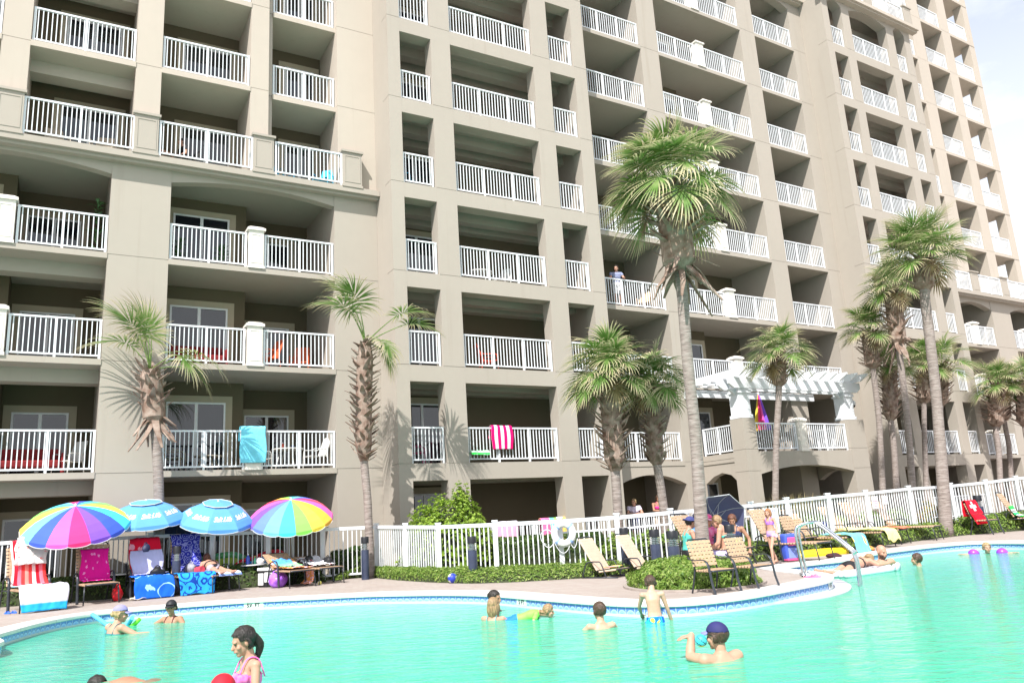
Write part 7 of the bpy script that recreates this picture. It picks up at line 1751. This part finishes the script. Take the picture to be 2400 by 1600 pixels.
E_ = CH['e']; ey = E_.rotation_euler[2] + pi
prone = dict(hip=(0, 0, .94), waist=(0, -.03, 1.09), chest=(0, -.08, 1.25), neck=(0, -.14, 1.39), head=(0, -.20, 1.53), shl=(-.175, -.10, 1.34), shr=(.175, -.10, 1.34), elL=(-.26, .10, 1.28), wrL=(-.16, .14, 1.5), elR=(.26, .10, 1.28), wrR=(.16, .14, 1.5), knL=(-.11, .0, .50), anL=(-.15, -.02, .08), knR=(.10, .0, .50), anR=(.13, -.02, .08))
person('red haired woman in a black bikini lying on her front on a lounger', V(E_.location) + V((.18, -.20, .53)), ey, prone, .96, 1.06, SKIN, (0, .95, 0), 'red', .0, (('bikini_top', 'strapback', BLKC, .007), ('bikini_bottom', 'brief', BLKC, .007)), anchor='hip', hairstyle='bun', tilt=(radians(-84), 0, ey), footL=(0, -.3, -1), footR=(0, -.3, -1))
# --- on the balconies
lean = dict(waist=(0, .0, 1.08), chest=(0, .03, 1.26), neck=(0, .06, 1.42), head=(0, .11, 1.56), shl=(-.19, .03, 1.37), shr=(.19, .03, 1.37), elL=(-.27, .16, 1.15), wrL=(-.2, .36, 1.12), elR=(.27, .16, 1.15), wrR=(.36, .36, 1.12))
FACEP = atan2(-ND.y, -ND.x) - pi / 2
STR = mat_pattern('grey_stripe_tee', lambda N, L, vec: ramp(N, L, math_n(N, L, 'FRACT', math_n(N, L, 'MULTIPLY', sepxyz(N, L, vec)[2], 18)), [(0, srgb(110, 120, 160)), (.5, srgb(165, 170, 195))], True), .85, 'Object')
bpz = B(18.45, 23.2, zf(2) + .04)
person('man in a striped grey tee and white shorts leaning on a third floor rail', bpz, FACEP - .35, lean, 1.05, 1.1, SKIN, (-.5, -.1, 0), 'dark', 0, (('tee_shirt', 'tee', STR, .012), ('shorts', 'trunks', cloth_m('white_shorts', (.68, .68, .70)), .016)), anchor='feet')
g0 = B(18.25, 23.15, .27); g1 = B(19.35, 23.15, .27)
person('woman in a pale lilac top leaning on a ground floor rail, looking right', g0, FACEP - .5, dict(lean, wrR=(.05, .40, 1.14), wrL=(-.02, .42, 1.14), elL=(-.28, .22, 1.14), elR=(.28, .24, 1.14)), 1.0, 1.12, SKIN, (-.7, 0, 0), 'blond', 0, (('top', 'tee', cloth_m('pale_lilac_top', srgb(215, 205, 225)), .012), ('shorts', 'trunks', cloth_m('blue_shorts', (.1, .12, .3)), .014)), anchor='feet', hairstyle='bun', bust=1.0)
person('tanned woman in a flowered bikini top at a ground floor rail', g1, FACEP - .1, dict(lean, wrR=(.12, .40, 1.12), wrL=(-.10, .40, 1.12)), 1.06, 1.0, SKINT, (-.3, -.35, 0), 'brown', .05, (('bikini_top', 'band', tw_blotch('flower_bikini', srgb(230, 60, 150), srgb(60, 200, 170), 16, .35), .008), ('shorts', 'trunks', cloth_m('sand_shorts', (.45, .38, .3)), .012)), anchor='feet', hairstyle='bun', bust=1.1)
q = B(2.85, 23.7, zf(3) + .04)
person('person in dark clothes lounging on the ledge level balcony, left of the sliding door', q, FACEP - 1.2, dict(sit, knL=(-.1, .5, .55), anL=(-.1, .9, .6), knR=(.1, .5, .5), anR=(.1, .85, .5)), 1.0, 1.0, SKIN, (0, 0, 0), 'dark', 0, (('top', 'tee', BLKC, .01), ('shorts', 'trunks', BLKC, .012)), anchor='feet')
patio_chair('dark chair under the lounging person on the ledge level balcony', bal(2.85, 23.7, 3), FACEP - 1.2, DRK, 1.0)
# ================================================================ sky, sun, camera
w = bpy.data.worlds.new('World'); SC.world = w; w.use_nodes = True
N = w.node_tree.nodes; L = w.node_tree.links; bg = N['Background']
SUN_EL, SUN_AZ = radians(50), radians(197)
sdir = V((sin(SUN_AZ) * cos(SUN_EL), cos(SUN_AZ) * cos(SUN_EL), sin(SUN_EL)))
sky = N.new('ShaderNodeTexSky'); sky.sky_type = 'NISHITA'; sky.sun_disc = False
sky.sun_elevation = SUN_EL; sky.sun_rotation = SUN_AZ
sky.air_density = 1.0; sky.dust_density = 1.5; sky.ozone_density = 1.0
tc = N.new('ShaderNodeTexCoord')
mp = N.new('ShaderNodeMapping'); mp.inputs['Scale'].default_value = (1, 1, 2.2); L.new(tc.outputs['Generated'], mp.inputs[0])
cl = N.new('ShaderNodeTexNoise'); cl.inputs['Scale'].default_value = 2.2; cl.inputs['Detail'].default_value = 7; cl.inputs['Roughness'].default_value = .55
L.new(mp.outputs[0], cl.inputs['Vector'])
mr = N.new('ShaderNodeMapRange'); mr.inputs[1].default_value = .40; mr.inputs[2].default_value = .62; mr.inputs[3].default_value = .12; mr.inputs[4].default_value = .8
L.new(cl.outputs['Fac'], mr.inputs[0])
sx = N.new('ShaderNodeSeparateXYZ'); L.new(tc.outputs['Generated'], sx.inputs[0])
hz_ = N.new('ShaderNodeMapRange'); hz_.inputs[1].default_value = .75; hz_.inputs[2].default_value = .15; hz_.inputs[3].default_value = 0; hz_.inputs[4].default_value = .85; L.new(sx.outputs[2], hz_.inputs[0])
ad = N.new('ShaderNodeMath'); ad.operation = 'ADD'; ad.use_clamp = True; L.new(mr.outputs[0], ad.inputs[0]); L.new(hz_.outputs[0], ad.inputs[1])
mx = N.new('ShaderNodeMix'); mx.data_type = 'RGBA'; L.new(ad.outputs[0], mx.inputs[0]); L.new(sky.outputs[0], mx.inputs[6]); mx.inputs[7].default_value = (7.6, 7.8, 8.2, 1)
L.new(mx.outputs[2], bg.inputs['Color']); bg.inputs['Strength'].default_value = .11
sl = bpy.data.lights.new('sun', 'SUN'); sl.energy = 4.6; sl.angle = radians(.5); sl.color = (1, .965, .91)
so = bpy.data.objects.new('sun', sl); COL.objects.link(so)
so.rotation_euler = (-sdir).to_track_quat('-Z', 'Y').to_euler(); so.location = (0, -30, 60)
cd = bpy.data.cameras.new('camera'); cd.sensor_width = 36; cd.lens = FPX * 36 / 2400; cd.clip_end = 20000; cd.clip_start = .05
co = bpy.data.objects.new('camera', cd); COL.objects.link(co)
Mx = Matrix((RI, UP, -FW)).transposed().to_4x4(); Mx.translation = EYE; co.matrix_world = Mx
SC.camera = co
vs = SC.view_settings; vs.view_transform = 'Standard'; vs.look = 'None'; vs.gamma = 1; vs.exposure = .68
SC.render.engine = 'CYCLES'
SC.cycles.max_bounces = 6; SC.cycles.diffuse_bounces = 2; SC.cycles.glossy_bounces = 3; SC.cycles.transparent_max_bounces = 8
SC.cycles.caustics_reflective = False; SC.cycles.caustics_refractive = False
